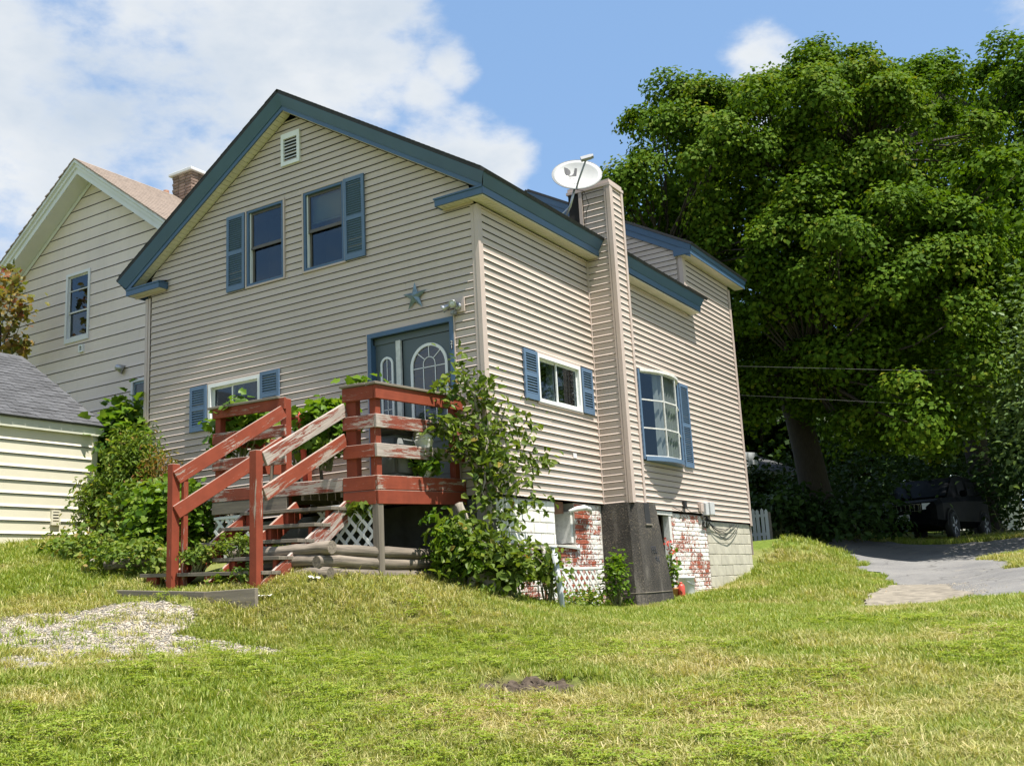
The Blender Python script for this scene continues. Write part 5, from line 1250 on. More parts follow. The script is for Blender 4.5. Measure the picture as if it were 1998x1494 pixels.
v_ = Vector(onF(238, 718, YN)); lathe('exhaust_hood', [(.09, -.10), (.05, .04), (.045, .05), (.03, .05)], 'galvanised', NH, M=Matrix.Translation(v_+Vector((0, -.08, 0)))@Matrix.Rotation(rad(-55), 4, 'Y')@Matrix.Rotation(rad(35), 4, 'X'), seg=14)
# chimney and vent pipe on the neighbour roof
def line_y(px, py, x):  # point of a pixel on the plane x = const
    return Vector(onS(px, py, x))
q = line_y(376, 348, XN+.25); chz = float(q.z)
cb = thing('brick_stack', (XN+.25, q.y, chz-1), 'brick chimney with pale cap on the neighbouring tan roof', 'chimney')
cw = .30
box_part('core', (XN+.25-cw+.02, q.y-cw+.02, chz-1.8), (XN+.25+cw-.02, q.y+cw-.02, chz), 'mortar', cb)
bmz = {}
def cbrick(l):
    if l not in bmz:
        bm = bmesh.new(); bx(bm, (-l/2, -.045, -.030), (l/2, .045, .030)); bmesh.ops.bevel(bm, geom=bm.edges[:], offset=.006, segments=1, affect='EDGES'); me = bpy.data.meshes.new('brick'); bm.to_mesh(me); bm.free(); me.materials.append(MAT['brick_far']); bmz[l] = me
    return bmz[l]
for k in range(19):
    z = chz-.04-k*.071
    for f in range(2):
        for j in range(3):
            l = .19
            o = bpy.data.objects.new('brick', cbrick(l)); COL.objects.link(o)
            s = -cw+.10+j*.20 + (.012 if k % 2 else -.008)
            if f == 0: o.location = (XN+.25+s, q.y-cw+.045, z)
            else: o.location = (XN+.25+cw-.045, q.y+s, z); o.rotation_euler = (0, 0, math.pi/2)
            adopt(o, cb)
bm = bmesh.new(); bx(bm, (XN+.25-cw-.06, q.y-cw-.06, chz), (XN+.25+cw+.06, q.y+cw+.06, chz+.07)); bmesh.ops.bevel(bm, geom=bm.edges[:], offset=.01, segments=1, affect='EDGES'); from_bm('cap', bm, 'neighbor_trim', cb)
vp = onF(324, 392, YN+3.0); lathe('vent_pipe', [(.10, -.25), (.075, .12), (.065, .25), (.05, .25), (.05, .1)], 'rust', NH, Vector(vp), 12)

# ------------------------------------------------------------------ shed
XSH, YS1, YS0 = -7.2, -.307, -6.2
zb_, ze_ = 2.55, 4.37
SH = thing('garden_shed', (XSH-1.2, -3, 2.5), 'cream sided shed with grey shingle roof at the left edge', 'shed')
LSH = lambda u, v, w: LS(u, v, w, XSH)
siding(SH, LSH, lambda z: (YS0, YS1-.07), [], 2.6, ze_+.02, p=.020, e=.196, mat='shed_cream', lip=2.54, wname='long_wall')
bm = bmesh.new(); bx(bm, (XSH-.07, YS1-.075, 2.4), (XSH+.028, YS1+.02, ze_)); from_bm('corner_board', bm, 'shed_cream', SH)
rp = onF(43, 697, YS1+.12); xr_, zr_ = float(rp[0]), float(rp[2])
ep = onF(207, 834, YS1+.12); xe_, zee = float(ep[0]), float(ep[2])
sl_ = (zr_-zee)/(xe_-xr_)
bm = bmesh.new(); bx(bm, (xe_-.05, YS0, zee-.15), (xe_-.02, YS1+.10, zee-.012)); from_bm('fascia', bm, 'shed_trim', SH)
bm = bmesh.new(); bx(bm, (XSH, YS0, zee-.148), (xe_-.05, YS1+.09, zee-.125)); from_bm('soffit', bm, 'shed_trim', SH)
bm = roof_slab(xe_, zee-.012, xr_, zr_-.012, YS0, YS1+.115, .03); roofS = from_bm('roof', bm, 'shingle_grey', SH)
bm = roof_slab(2*xr_-xe_, zee-.012, xr_, zr_-.012, YS0, YS1+.115, .03); from_bm('roof', bm, 'shingle_grey', SH)
bm = bmesh.new(); prism(bm, [(XSH, 2.4), (XSH, zee-.02), (xr_, zr_-.06), (2*xr_-XSH, zee-.02), (2*xr_-XSH, 2.4)], 0, .02, lambda u, v, w: LF(u, v, -w, YS1)); from_bm('gable_end', bm, 'shed_cream', SH)
nd = Vector((xr_-xe_, 0, zr_-zee)); Ls = nd.length; nd.normalize(); nn = Vector((-nd.z, 0, nd.x)); nn = nn if nn.z > 0 else -nn
ex = .128; tabm = []
for s in range(5):
    bm = bmesh.new(); r = random.Random(s); c = [bm.verts.new((x, y, z)) for z in (0, .007) for x, y in ((-.004*r.random(), -.1), (-.004*r.random(), .09+.008*r.random()), (ex+.03, .09), (ex+.03, -.1))]
    for f in ((0, 1, 2, 3), (7, 6, 5, 4), (0, 4, 5, 1), (1, 5, 6, 2), (3, 2, 6, 7), (0, 3, 7, 4)): bm.faces.new([c[i] for i in f])
    bmesh.ops.recalc_face_normals(bm, faces=bm.faces); me = bpy.data.meshes.new('shingle'); bm.to_mesh(me); bm.free(); me.materials.append(MAT['shingle_grey']); tabm.append(me)
rows = int(Ls/ex)
for k in range(rows):
    y = YS1+.02-(k % 3)*.066
    while y > -2.75:
        o = bpy.data.objects.new('shingle', rng.choice(tabm)); COL.objects.link(o)
        p = Vector((xe_, 0, zee-.012))+nd*(k*ex-.012)+nn*(.033+.005*rng.random())
        tx = (nd - nn*.055).normalized(); tz = tx.cross(Vector((0, 1, 0))); tz = tz if tz.z > 0 else -tz
        o.matrix_basis = Matrix(((tx.x, 0, tz.x, p.x), (tx.y, 1, tz.y, y), (tx.z, 0, tz.z, p.z), (0, 0, 0, 1))) if tx.cross(Vector((0, 1, 0))).z > 0 else Matrix(((tx.x, 0, tz.x, p.x), (tx.y, -1, tz.y, y), (tx.z, 0, tz.z, p.z), (0, 0, 0, 1)))
        adopt(o, roofS); y -= .199
v_ = onS(106, 1010, XSH); bm = bmesh.new(); rect_frame(bm, v_[1]-.075, v_[1]+.075, v_[2]-.11, v_[2]+.11, .022, .01, .045, LSH); wv = from_bm('wall_vent', bm, 'shed_cream', SH)
for k in range(4): box_part('vent_slat', (v_[1]-.055, v_[2]-.085+k*.045, .02), (v_[1]+.055, v_[2]-.06+k*.045, .04), 'shed_cream', wv, LSH)
box_part('vent_backing', (v_[1]-.06, v_[2]-.1, .012), (v_[1]+.06, v_[2]+.1, .016), 'dark_recess', wv, LSH)
bm = bmesh.new(); bx(bm, (XSH-2.2, YS0, 1.8), (XSH-.0, YS1, 2.56)); from_bm('shed_base', bm, 'mortar', SH)

# ------------------------------------------------------------------ fence, garage, cables, car on the right
FD = 25.2
fpts = [atd(px, 1058, FD) for px in (1466, 1475, 1483, 1492.5, 1500.5)]
fe = thing('picket_fence', fpts[2], 'grey painted picket fence at the far corner of the house', 'fence')
dvec = Vector((fpts[-1]-fpts[0])); dvec.z = 0; dvec.normalize()
for i, p in enumerate(fpts):
    top = atd(1470, 994-2*(i % 2), FD)[2]; z0 = p[2]-.1; bm = bmesh.new()
    P = [(-.038, z0), (.038, z0), (.038, top-.05), (0, top), (-.038, top-.05)]
    prism(bm, P, 0, .02, lambda u, v, w, p=p: Vector((p[0], p[1], v))+dvec*u+Vector((dvec.y, -dvec.x, 0))*w); from_bm('picket', bm, 'fence_grey', fe)
for h in (.18, .62): a = Vector(fpts[0]); b = Vector(fpts[-1]); z = fpts[0][2]+h; board('fence_rail', (a.x, a.y, z), (b.x, b.y, z), .07, .03, 'fence_grey', fe)
p = Vector(atd(1505, 1058, FD+.1)); board('fence_post', p-Vector((0, 0, .2)), p+Vector((0, 0, .72)), .08, .08, 'plank_grey', fe, (0, 1, 0))
# brown shingled garage beyond
ga, gb_ = Vector(atd(1440, 1000, 36)), Vector(atd(1530, 1000, 38))
GA = thing('brown_garage', ((ga.x+gb_.x)/2, (ga.y+gb_.y)/2, 2.6), 'brown shingled outbuilding with window seen past the house corner', 'building')
gd = (gb_-ga); gd.z = 0; gd.normalize(); gn = Vector((gd.y, -gd.x, 0)); ztop = atd(1480, 920, 36)[2]
LG2 = lambda u, v, w: Vector((ga.x, ga.y, v))+gd*u+gn*w
bm = bmesh.new(); bx(bm, (-3, 2.0, -3), (3.6, ztop, -.01), LG2); from_bm('wall', bm, 'shed_brown', GA)
for k in range(14):
    z = 2.7+k*.16
    if z > ztop-.05: break
    bm = bmesh.new(); v = [bm.verts.new(LG2(u, zz, w)) for u, zz, w in ((-3, z, .02), (3.6, z, .02), (3.6, z+.165, .0), (-3, z+.165, .0))]; bm.faces.new(v); quad(bm, LG2(-3, z, 0), LG2(3.6, z, 0), LG2(3.6, z, .02), LG2(-3, z, .02)); from_bm('shingle_course', bm, 'shed_brown', GA)
bm = bmesh.new(); bx(bm, (-3.2, ztop, -3), (3.8, ztop+.12, .22), LG2); from_bm('eave', bm, 'white_worn', GA)
bm = bmesh.new(); quad(bm, LG2(-3.2, ztop+.12, .25), LG2(3.8, ztop+.12, .25), LG2(3.8, ztop+1.5, -3), LG2(-3.2, ztop+1.5, -3)); from_bm('roof', bm, 'shingle_grey', GA)
bm = bmesh.new(); bx(bm, (.5, ztop+.25, .1), (1.15, ztop+.75, .16), LG2); from_bm('roof_window', bm, 'lamp_glass', GA)
# pale house far behind the trees
q = Vector(atd(1785, 950, 52)); PH = thing('pale_house', (q.x, q.y, 2.6), 'pale house glimpsed between dark trees far behind the parked car', 'house')
gd2 = Vector((RGT[0], RGT[1], 0)).normalized(); gn2 = Vector((gd2.y, -gd2.x, 0)); LP = lambda u, v, w: Vector((q.x, q.y, v))+gd2*u+gn2*w
bm = bmesh.new(); bx(bm, (-4, 2, -4), (5, 8.5, 0), LP); from_bm('wall', bm, 'white_worn', PH); bm = bmesh.new(); prism(bm, [(-4.4, 8.4), (5.4, 8.4), (.5, 11.3)], -4, .3, LP); from_bm('roof', bm, 'shingle_grey', PH)
for k in (-2.5, 0, 2.5):
    bm = bmesh.new(); bx(bm, (k, 5.2, .0), (k+.9, 6.6, .03), LP); from_bm('window', bm, 'dark_recess', PH)
# overhead cables
for (p0, p1, lab) in ((((1428, 714, 22), (1790, 723, 24), (2060, 716, 26)), None, 'upper grey overhead cable crossing in front of the maple'), (((1430, 770, 22), (1780, 788, 24), (2060, 781, 26)), None, 'lower thin overhead cable crossing in front of the maple')):
    o = tube('overhead_cable', [atd(*k) for k in p0], .0035 if 'upper' in lab else .0025, 'cable_grey', None, 5); tag(o, lab, 'cable', 'overhead cables')

# black SUV parked under the trees
suv_pos = Vector(atd(1772, 1062, 29.5)); suv_pos.z = gz(suv_pos.x, suv_pos.y)+.02
def suv():
    o = suv_pos.copy()
    # nose points towards the camera and a little left
    f = Vector((-FWD[0], -FWD[1], 0)).normalized(); a = rad(-40); f = Vector((f.x*math.cos(a)-f.y*math.sin(a), f.x*math.sin(a)+f.y*math.cos(a), 0)); s = Vector((-f.y, f.x, 0))
    L = lambda x, y, z: o + f*x + s*y + Vector((0, 0, z))
    t = thing('parked_suv', o, 'black SUV parked in deep shade under the trees', 'car')
    # stations along the length: x, half width, z sill, z belt
    st = [(.0, .70, .42, .86), (-.06, .84, .36, 1.00), (-.35, .92, .33, 1.08), (-1.25, .94, .32, 1.14), (-2.2, .95, .32, 1.18), (-3.3, .95, .33, 1.22), (-4.3, .93, .36, 1.24), (-4.62, .86, .42, 1.15), (-4.68, .80, .50, 1.05)]
    bm = bmesh.new(); rings = []
    for x, w, z0, z1 in st:
        P = [(-w*.86, z0), (-w, z0+.16), (-w, z1-.14), (-w*.93, z1), (w*.93, z1), (w, z1-.14), (w, z0+.16), (w*.86, z0)]
        rings.append([bm.verts.new(L(x, y, z)) for y, z in P])
    for p, q in zip(rings, rings[1:]):
        for k in range(8): bm.faces.new((p[k], p[(k+1) % 8], q[(k+1) % 8], q[k]))
    bm.faces.new(rings[0]); bm.faces.new(rings[-1][::-1]); from_bm('body', bm, 'car_black', t)
    gh = [(-1.15, .80, 1.13, 1.15), (-1.95, .74, 1.16, 1.72), (-2.6, .73, 1.18, 1.78), (-3.9, .72, 1.2, 1.74), (-4.55, .74, 1.18, 1.22)]
    bm = bmesh.new(); rings = []
    for x, w, z0, z1 in gh: rings.append([bm.verts.new(L(x, y, z)) for y, z in ((-w-.08, z0), (-w, z1), (w, z1), (w+.08, z0))])
    for p, q in zip(rings, rings[1:]):
        for k in range(3): bm.faces.new((p[k], p[k+1], q[k+1], q[k]))
    from_bm('cabin', bm, 'car_black', t)
    bm = bmesh.new(); quad(bm, L(-1.20, -.76, 1.18), L(-1.20, .76, 1.18), L(-1.90, .70, 1.69), L(-1.90, -.70, 1.69)); bmesh.ops.translate(bm, vec=f*.02+Vector((0, 0, .015)), verts=bm.verts); from_bm('windscreen', bm, 'car_glass', t)
    for sd in (-1, 1):
        for x0, x1 in ((-2.0, -2.75), (-2.85, -3.75)):
            bm = bmesh.new(); quad(bm, L(x0-.05, sd*.835, 1.24), L(x1, sd*.835, 1.26), L(x1, sd*.765, 1.66), L(x0-.15, sd*.765, 1.64)); from_bm('side_window', bm, 'car_glass', t)
        hl = [bm for bm in ()]
        bm = bmesh.new(); bx(bm, (.0, sd*.50, .80), (.03, sd*.78, .96), lambda a_, b_, c_: L(a_-.10*(abs(b_)-.5)/.28, b_, c_)); from_bm('headlight', bm, 'lamp_glass', t)
        m = Matrix.Translation(L(-2.1, sd*1.03, 1.22)); bm = bmesh.new(); bx(bm, (-1.92, sd*.94, 1.16), (-1.80, sd*1.14, 1.33), L); bmesh.ops.bevel(bm, geom=bm.edges[:], offset=.03, segments=2, affect='EDGES'); from_bm('mirror', bm, 'car_black', t)
        for x in (-.92, -3.75):
            M = Matrix(((s.x*sd, f.x, 0, 0), (s.y*sd, f.y, 0, 0), (0, 0, 1, 0), (0, 0, 0, 1))); c = L(x, sd*.80, .36)
            R = Matrix.Translation(c)@M@Matrix.Rotation(rad(90), 4, 'Y')
            wh = lathe('wheel', [(.23, .0), (.34, .01), (.365, .04), (.365, .18), (.34, .21), (.25, .21), (.245, .17)], 'black_rubber', t, M=R, seg=28)
            lathe('rim', [(.02, .17), (.06, .20), (.07, .17), (.22, .165), (.245, .20), (.25, .17)], 'black_metal', wh, M=R, seg=28)
            for k in range(5):
                bm = bmesh.new(); bx(bm, (-.03, .05, .175), (.03, .24, .198)); bm.transform(R@Matrix.Rotation(2*math.pi*k/5, 4, 'Z')); from_bm('spoke', bm, 'dish_grey', wh)
            bm = bmesh.new(); n = 12
            for k in range(n):
                a0, a1 = math.pi*k/n, math.pi*(k+1)/n
                quad(bm, L(x+.42*math.cos(a0), sd*.955, .36+.42*math.sin(a0)), L(x+.42*math.cos(a1), sd*.955, .36+.42*math.sin(a1)), L(x+.47*math.cos(a1), sd*.962, .36+.47*math.sin(a1)), L(x+.47*math.cos(a0), sd*.962, .36+.47*math.sin(a0)))
            from_bm('wheel_arch', bm, 'black_rubber', t)
    bm = bmesh.new(); rect_frame(bm, -.47, .47, .76, .96, .018, 0, .02, lambda a_, b_, c_: L(c_+.005, a_, b_)); gr = from_bm('grille', bm, 'chrome', t)
    for k in range(8):
        y = -.41+k*.117; bm = bmesh.new(); bx(bm, (.006, y-.016, .775), (.022, y+.016, .945), L); from_bm('grille_bar', bm, 'chrome', gr)
    bm = bmesh.new(); bx(bm, (-.02, -.80, .36), (.07, .80, .62), lambda a_, b_, c_: L(a_-.12*(abs(b_)/.8)**3, b_, c_)); bmesh.ops.bevel(bm, geom=bm.edges[:], offset=.03, segments=2, affect='EDGES'); from_bm('bumper', bm, 'car_black', t)
    bm = bmesh.new(); bx(bm, (.072, -.155, .53), (.080, .155, .69), L); from_bm('licence_plate', bm, 'plate_white', t)
    for sd in (-1, 1): tube('roof_rail', [L(-2.1, sd*.66, 1.76), L(-2.3, sd*.66, 1.82), L(-3.7, sd*.65, 1.80), L(-3.9, sd*.65, 1.74)], .016, 'chrome', t, 6)
suv()

# ------------------------------------------------------------------ vegetation
def unit(v): return v/np.maximum(np.linalg.norm(v, axis=-1, keepdims=True), 1e-9)
def leaf_mesh(C, Nrm, size, r, kind='quad', droop=.15, dirs=None):
    """one leaf per centre C with normal Nrm; returns V, F, var index per vertex"""
    n = len(C); t = unit(r.normal(size=(n, 3))) if dirs is None else dirs
    a = unit(t - Nrm*np.sum(t*Nrm, 1, keepdims=True)); b = np.cross(Nrm, a); s = np.asarray(size).reshape(-1, 1)*np.ones((n, 1))
    if kind == 'quad':
        V = np.stack([C-a*s*.5, C-b*s*.42+Nrm*s*.08, C+a*s*.55-Nrm*s*droop, C+b*s*.42+Nrm*s*.08], 1); k = 4
        F = np.arange(n*4).reshape(n, 4)
    elif kind == 'maple':   # five-lobed outline folded on the midrib: 8 points, triangles
        pts = [(-.45, 0, 0), (-.28, .42, .06), (.02, .30, .03), (.18, .48, .02), (.50, .0, -droop), (.18, -.48, .02), (.02, -.30, .03), (-.28, -.42, .06)]
        V = np.stack([C+a*s*x+b*s*y+Nrm*s*z for x, y, z in pts], 1); k = 8
        base = np.arange(n)[:, None]*8; T_ = np.array([[0, 1, 2], [0, 2, 4], [2, 3, 4], [0, 4, 6], [4, 5, 6], [0, 6, 7]])
        F = (base[:, None, :]+T_[None]).reshape(-1, 3)
        return V.reshape(-1, 3), F, k
    else:                   # pointed oval folded on the midrib
        asp = .17 if kind == 'lance' else .34
        pts = [(-.5, 0, 0), (-.12, asp, .09), (.25, asp*.7, .03), (.55, 0, -droop), (.25, -asp*.7, .03), (-.12, -asp, .09)]
        V = np.stack([C+a*s*x+b*s*y+Nrm*s*z for x, y, z in pts], 1); k = 6
        base = np.arange(n)[:, None]*6; T_ = np.array([[0, 1, 2], [0, 2, 3], [0, 3, 4], [0, 4, 5]])
        F = (base[:, None, :]+T_[None]).reshape(-1, 3)
        return V.reshape(-1, 3), F, k
    return V.reshape(-1, 3), F, k
def foliage(name, C, Nrm, size, mat, parent, r, kind='quad', var=None, droop=.15, dirs=None):
    V, F, k = leaf_mesh(C, Nrm, size, r, kind, droop, dirs)
    v = r.random(len(C)) if var is None else var
    return from_np(name, V, F, mat, parent, np.repeat(np.clip(v, 0, 1), k))
def branch_bm(bm, p0, p1, r0, r1, r, n=5, seg=7, wob=.06):
    p0, p1 = Vector(p0), Vector(p1); l = (p1-p0).length
    pts = [p0.lerp(p1, i/n)+Vector(r.normal(size=3)*wob*l*(0 if i in (0,) else .5)) for i in range(n+1)]
    tube_bm(bm, pts, [r0+(r1-r0)*i/n for i in range(n+1)], seg); return pts
def big_tree(name, base, lobes, label, seed, nclump, leaf, per, mat, trunk_r, group=None, fork=.3, clr=(.5, .95), kind='quad', bare=0, trunk_top=None):
    """lobes: ellipsoids (centre offset from base, radii). clumps sit on the lobes' skins, leaves on the clumps"""
    r = np.random.default_rng(seed); base = Vector(base); t = thing(name, base, label, 'tree', group)
    vol = np.array([l[1][0]*l[1][1]+l[1][0]*l[1][2] for l in lobes]); vol = vol/vol.sum()
    cc, cn, cr_ = [], [], []; nb = max(12, nclump//8); boughs = []
    while len(boughs) < nb:
        i = r.choice(len(lobes), p=vol); c, R = np.array(lobes[i][0]), np.array(lobes[i][1]); d = unit(r.normal(size=3))
        if d[2] < -.55: continue
        k = r.uniform(.62, 1.0)**.6 if r.random() < .75 else r.uniform(.98, 1.10); p = c+d*R*k
        if any((((p-np.array(q))/np.array(S_))**2).sum() < .50 for j, (q, S_) in enumerate(lobes) if j != i): continue
        boughs.append((p, unit(d/R)))
    bs = np.mean([min(l[1]) for l in lobes])*.21
    for p, n in boughs:                                   # every bough carries a rounded head of clumps
        s = bs*r.uniform(.7, 1.3)
        for _ in range(int(r.integers(5, 12))):
            e = unit(r.normal(size=3)+n*.9+np.array([0, 0, .5])); cc.append(p+e*s*np.array([1, 1, .62])*r.uniform(.35, 1.0)); cn.append(unit(n+e)); cr_.append(r.uniform(*clr))
    cc, cn, cr_ = np.array(cc), np.array(cn), np.array(cr_)
    # trunk and limbs
    bm = bmesh.new(); tt = Vector(trunk_top) if trunk_top is not None else Vector((0, 0, lobes[0][0][2]*.62))
    pts = branch_bm(bm, base-Vector((0, 0, .4)), base+tt, trunk_r, trunk_r*.62, r, 8, 14, .012); bm2 = bm
    trunk = from_bm('trunk', bm, 'bark', t, True)
    bm = bmesh.new(); lims = []
    for k in range(9):
        j = r.integers(len(cc)); a = 2*math.pi*k/9+r.random(); q = pts[-1-(k % 3)]
        c = cc[r.integers(len(cc))]; e = base+Vector(c*np.array([.72, .72, .9])); pp = branch_bm(bm, q, e, trunk_r*.42, trunk_r*.10, r, 6, 7, .05); lims += pp[2:]
    for j in range(0, len(cc), 3):
        c = base+Vector(cc[j]); q = min(lims, key=lambda v: (v-c).length); branch_bm(bm, q, c, trunk_r*.10, trunk_r*.025, r, 3, 5, .05)
    from_bm('limbs', bm, 'bark', t, True)
    # leaves: drooping shingled domes
    C, Nn, Vv = [], [], []
    for c, n, R in zip(cc, cn, cr_):
        m = int(per*R/.7); d = unit(r.normal(size=(m, 3))); d = unit(d+n*.55+np.array([0, 0, .35]))
        ax = np.array([R, R, R*.8]); p = c+d*ax*r.uniform(.55, 1.05, (m, 1)); p += n*R*.25
        nr = unit(d*.8+n*.35+np.array([0, 0, .38])+r.normal(size=(m, 3))*.40)
        C.append(p); Nn.append(nr); tone = r.normal(.46, .14); Vv.append(np.clip(tone+r.normal(0, .18, m), 0, 1))
    # inner leaves fill the crown
    m = nclump*per//4
    i = r.choice(len(lobes), size=m, p=vol); c = np.array([l[0] for l in lobes])[i]; S = np.array([l[1] for l in lobes])[i]; d = unit(r.normal(size=(m, 3)))*r.uniform(.25, .85, (m, 1))
    C.append(c+d*S); Nn.append(unit(r.normal(size=(m, 3))+np.array([0, 0, .8]))); Vv.append(np.clip(r.normal(.46, .2, m), 0, 1))
    C = np.concatenate(C)+np.array(base); Nn = np.concatenate(Nn); Vv = np.concatenate(Vv)
    foliage('crown', C, Nn, leaf*r.uniform(.75, 1.2, len(C)), mat, t, r, kind, Vv, .22)
    return t
def px_lobe(px, py, dist, base, R): p = atd(px, py, dist); return (tuple(np.array(p)-np.array(base)), R)
tb = atd(1612, 1036, 28.5); tb[2] = gz(tb[0], tb[1])
big_tree('maple_tree', tb, [px_lobe(1520, 372, 28.0, tb, (3.6, 3.6, 3.1)), px_lobe(1380, 400, 27.5, tb, (2.9, 2.9, 2.9)), px_lobe(1690, 378, 28.5, tb, (3.0, 3.2, 3.0)), px_lobe(1290, 450, 27.0, tb, (1.7, 2.0, 2.3)),
    px_lobe(1440, 570, 27.0, tb, (2.6, 2.6, 2.2)), px_lobe(1640, 560, 26.5, tb, (3.2, 3.0, 2.3)), px_lobe(1585, 262, 28.5, tb, (2.0, 2.2, 1.7)), px_lobe(1360, 305, 28.0, tb, (1.7, 1.8, 1.7)), px_lobe(1780, 640, 26.0, tb, (2.0, 2.2, 2.0)), px_lobe(1830, 800, 25.5, tb, (1.5, 1.8, 1.3)), px_lobe(1700, 760, 26.5, tb, (1.7, 1.8, .9)), px_lobe(1480, 700, 28, tb, (1.9, 1.9, 1.0)), px_lobe(1600, 760, 26.5, tb, (1.8, 1.6, .8)), px_lobe(1740, 850, 26.5, tb, (1.3, 1.4, .7))],
    'tall broad maple with dense green crown behind the house', 3, 2000, .118, 112, 'leaf_maple', .44, trunk_top=(-.9, .2, 6.6), clr=(.30, .72))
tb2 = atd(1930, 1030, 36); tb2[2] = gz(tb2[0], tb2[1])
big_tree('maple_tree', tb2, [px_lobe(1880, 372, 35, tb2, (4.2, 4.2, 3.9)), px_lobe(1990, 375, 36, tb2, (4.0, 4.0, 4.2)), px_lobe(1960, 560, 34, tb2, (3.6, 3.6, 3.0)), px_lobe(2120, 450, 36, tb2, (4, 4, 4.5)), px_lobe(2050, 700, 34, tb2, (3.2, 3.2, 2.6)), px_lobe(1800, 310, 36, tb2, (2.4, 2.6, 2.6)), (tuple(np.array(suv_pos+SD*8.0)-np.array(tb2)), (4.0, 3.6, 1.6)), (tuple(np.array(suv_pos+SD*6.0+Vector((3.0, 2.0, 0)))-np.array(tb2)), (3.6, 3.2, 1.4)), (tuple(np.array(suv_pos+SD*6.6+Vector((1.0, -1.0, 0)))-np.array(tb2)), (2.6, 2.6, 1.2))],  # last three lobes added sunward of the car to shade it
    'second big maple at the right edge, farther back than the first', 5, 1250, .155, 95, 'leaf_maple_far', .45, trunk_top=(0, 0, 6), clr=(.4, .9))
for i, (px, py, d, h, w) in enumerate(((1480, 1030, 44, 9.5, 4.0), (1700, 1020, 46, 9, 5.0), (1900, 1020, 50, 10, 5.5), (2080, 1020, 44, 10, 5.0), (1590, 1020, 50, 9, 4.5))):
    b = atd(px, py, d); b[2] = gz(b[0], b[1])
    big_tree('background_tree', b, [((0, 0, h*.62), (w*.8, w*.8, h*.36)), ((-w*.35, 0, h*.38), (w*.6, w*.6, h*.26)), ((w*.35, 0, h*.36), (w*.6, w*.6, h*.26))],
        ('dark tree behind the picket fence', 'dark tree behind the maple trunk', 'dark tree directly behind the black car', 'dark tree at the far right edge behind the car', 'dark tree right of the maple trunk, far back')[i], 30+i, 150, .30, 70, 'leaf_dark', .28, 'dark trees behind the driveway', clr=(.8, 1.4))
# bushes and plants: ellipsoid heaps of leaves on stems
def bush(name, base, R, n, leaf, mat, label, seed, cat='bush', kind='oval', h=None, group=None, up=.5, stems=10, skin=.55, droop=.2, ground_=True, extra=None):
    r = np.random.default_rng(seed); base = Vector(base); t = thing(name, base, label, cat, group); R = np.array(R)
    c0 = np.array([0, 0, R[2]*.85])
    k = max(6, n//26); d = unit(r.normal(size=(k, 3))); d[:, 2] = np.where(d[:, 2] < -.5, -d[:, 2], d[:, 2]); q = c0+d*R*r.uniform(skin, 1.0, (k, 1))
    if extra is not None: q = np.concatenate([q, extra])
    k = len(q); j = r.integers(k, size=n); sp = R.mean()*.27
    C = q[j]+r.normal(size=(n, 3))*sp*np.array([1, 1, .8]); C[:, 2] = np.maximum(C[:, 2], .03); Nn = unit(unit(C-c0*.6)*.5+r.normal(size=(n, 3))*.5+np.array([0, 0, up]))
    tone = r.normal(.5, .17, k)[j]+r.normal(0, .15, n)
    foliage('leaves', C+np.array(base), Nn, leaf*r.uniform(.6, 1.25, n), mat, t, r, kind, tone, droop)
    bm = bmesh.new()
    for i in range(min(stems, k)): branch_bm(bm, base+Vector((r.normal()*R[0]*.15, r.normal()*R[1]*.15, -.08)), base+Vector(q[i]), .012+.006*R[2], .004, r, 4, 5, .08)
    from_bm('stems', bm, 'stem_green' if cat != 'sapling' else 'bark_pale', t)
    return t
def gp_(px, py, d): p = atd(px, py, d); p[2] = gz(p[0], p[1]); return p
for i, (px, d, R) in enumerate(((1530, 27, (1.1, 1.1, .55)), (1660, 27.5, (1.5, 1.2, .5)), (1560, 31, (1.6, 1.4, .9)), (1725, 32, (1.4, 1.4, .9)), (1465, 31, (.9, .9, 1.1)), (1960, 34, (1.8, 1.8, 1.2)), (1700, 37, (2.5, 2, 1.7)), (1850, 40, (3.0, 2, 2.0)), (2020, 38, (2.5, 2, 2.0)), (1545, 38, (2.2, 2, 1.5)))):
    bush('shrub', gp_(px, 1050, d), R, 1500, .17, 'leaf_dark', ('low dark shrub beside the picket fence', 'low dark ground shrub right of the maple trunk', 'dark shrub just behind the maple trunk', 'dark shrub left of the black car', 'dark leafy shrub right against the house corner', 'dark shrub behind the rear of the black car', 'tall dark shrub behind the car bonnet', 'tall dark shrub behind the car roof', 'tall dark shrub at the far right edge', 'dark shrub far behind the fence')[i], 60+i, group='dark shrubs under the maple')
bush('leafy_shrub', gp_(2125, 1060, 25.5), (1.7, 1.7, 3.1), 6200, .12, 'leaf_pale', 'pale leafy shrub at the right edge above the driveway', 71, up=.7)

# left side: bushes between shed and house
bush('goldenrod_clump', (-5.72, -.80, gz(-5.72, -.80)), (.36, .32, .88), 5600, .088, 'leaf_weed', 'tall goldenrod weeds between shed and deck', 81, 'weeds', 'lance', up=.2, skin=.15, stems=26)
bush('goldenrod_clump', (-6.30, -.85, gz(-6.30, -.85)), (.34, .3, .50), 2600, .085, 'leaf_weed', 'lower weeds against the corner of the cream shed', 82, 'weeds', 'lance', up=.3, stems=16)
bush('grape_vine', (-6.95, .35, gz(-6.95, .35)), (.60, .5, 1.15), 1900, .17, 'leaf_vine', 'bright green vine climbing between shed and house', 83, 'vine', 'maple', up=.6, extra=np.array([[.3, -.2, 1.6], [.1, .1, 2.1], [-.3, .1, 2.15], [-.7, .2, 2.3], [.4, .0, 2.0]]))
bush('broadleaf_plant', (-7.35, .55, gz(-7.35, .55)), (.6, .4, 1.10), 180, .50, 'leaf_vine', 'large leaved plant rising behind the shed roof', 84, 'plant', 'oval', up=.5, stems=6, skin=.7)
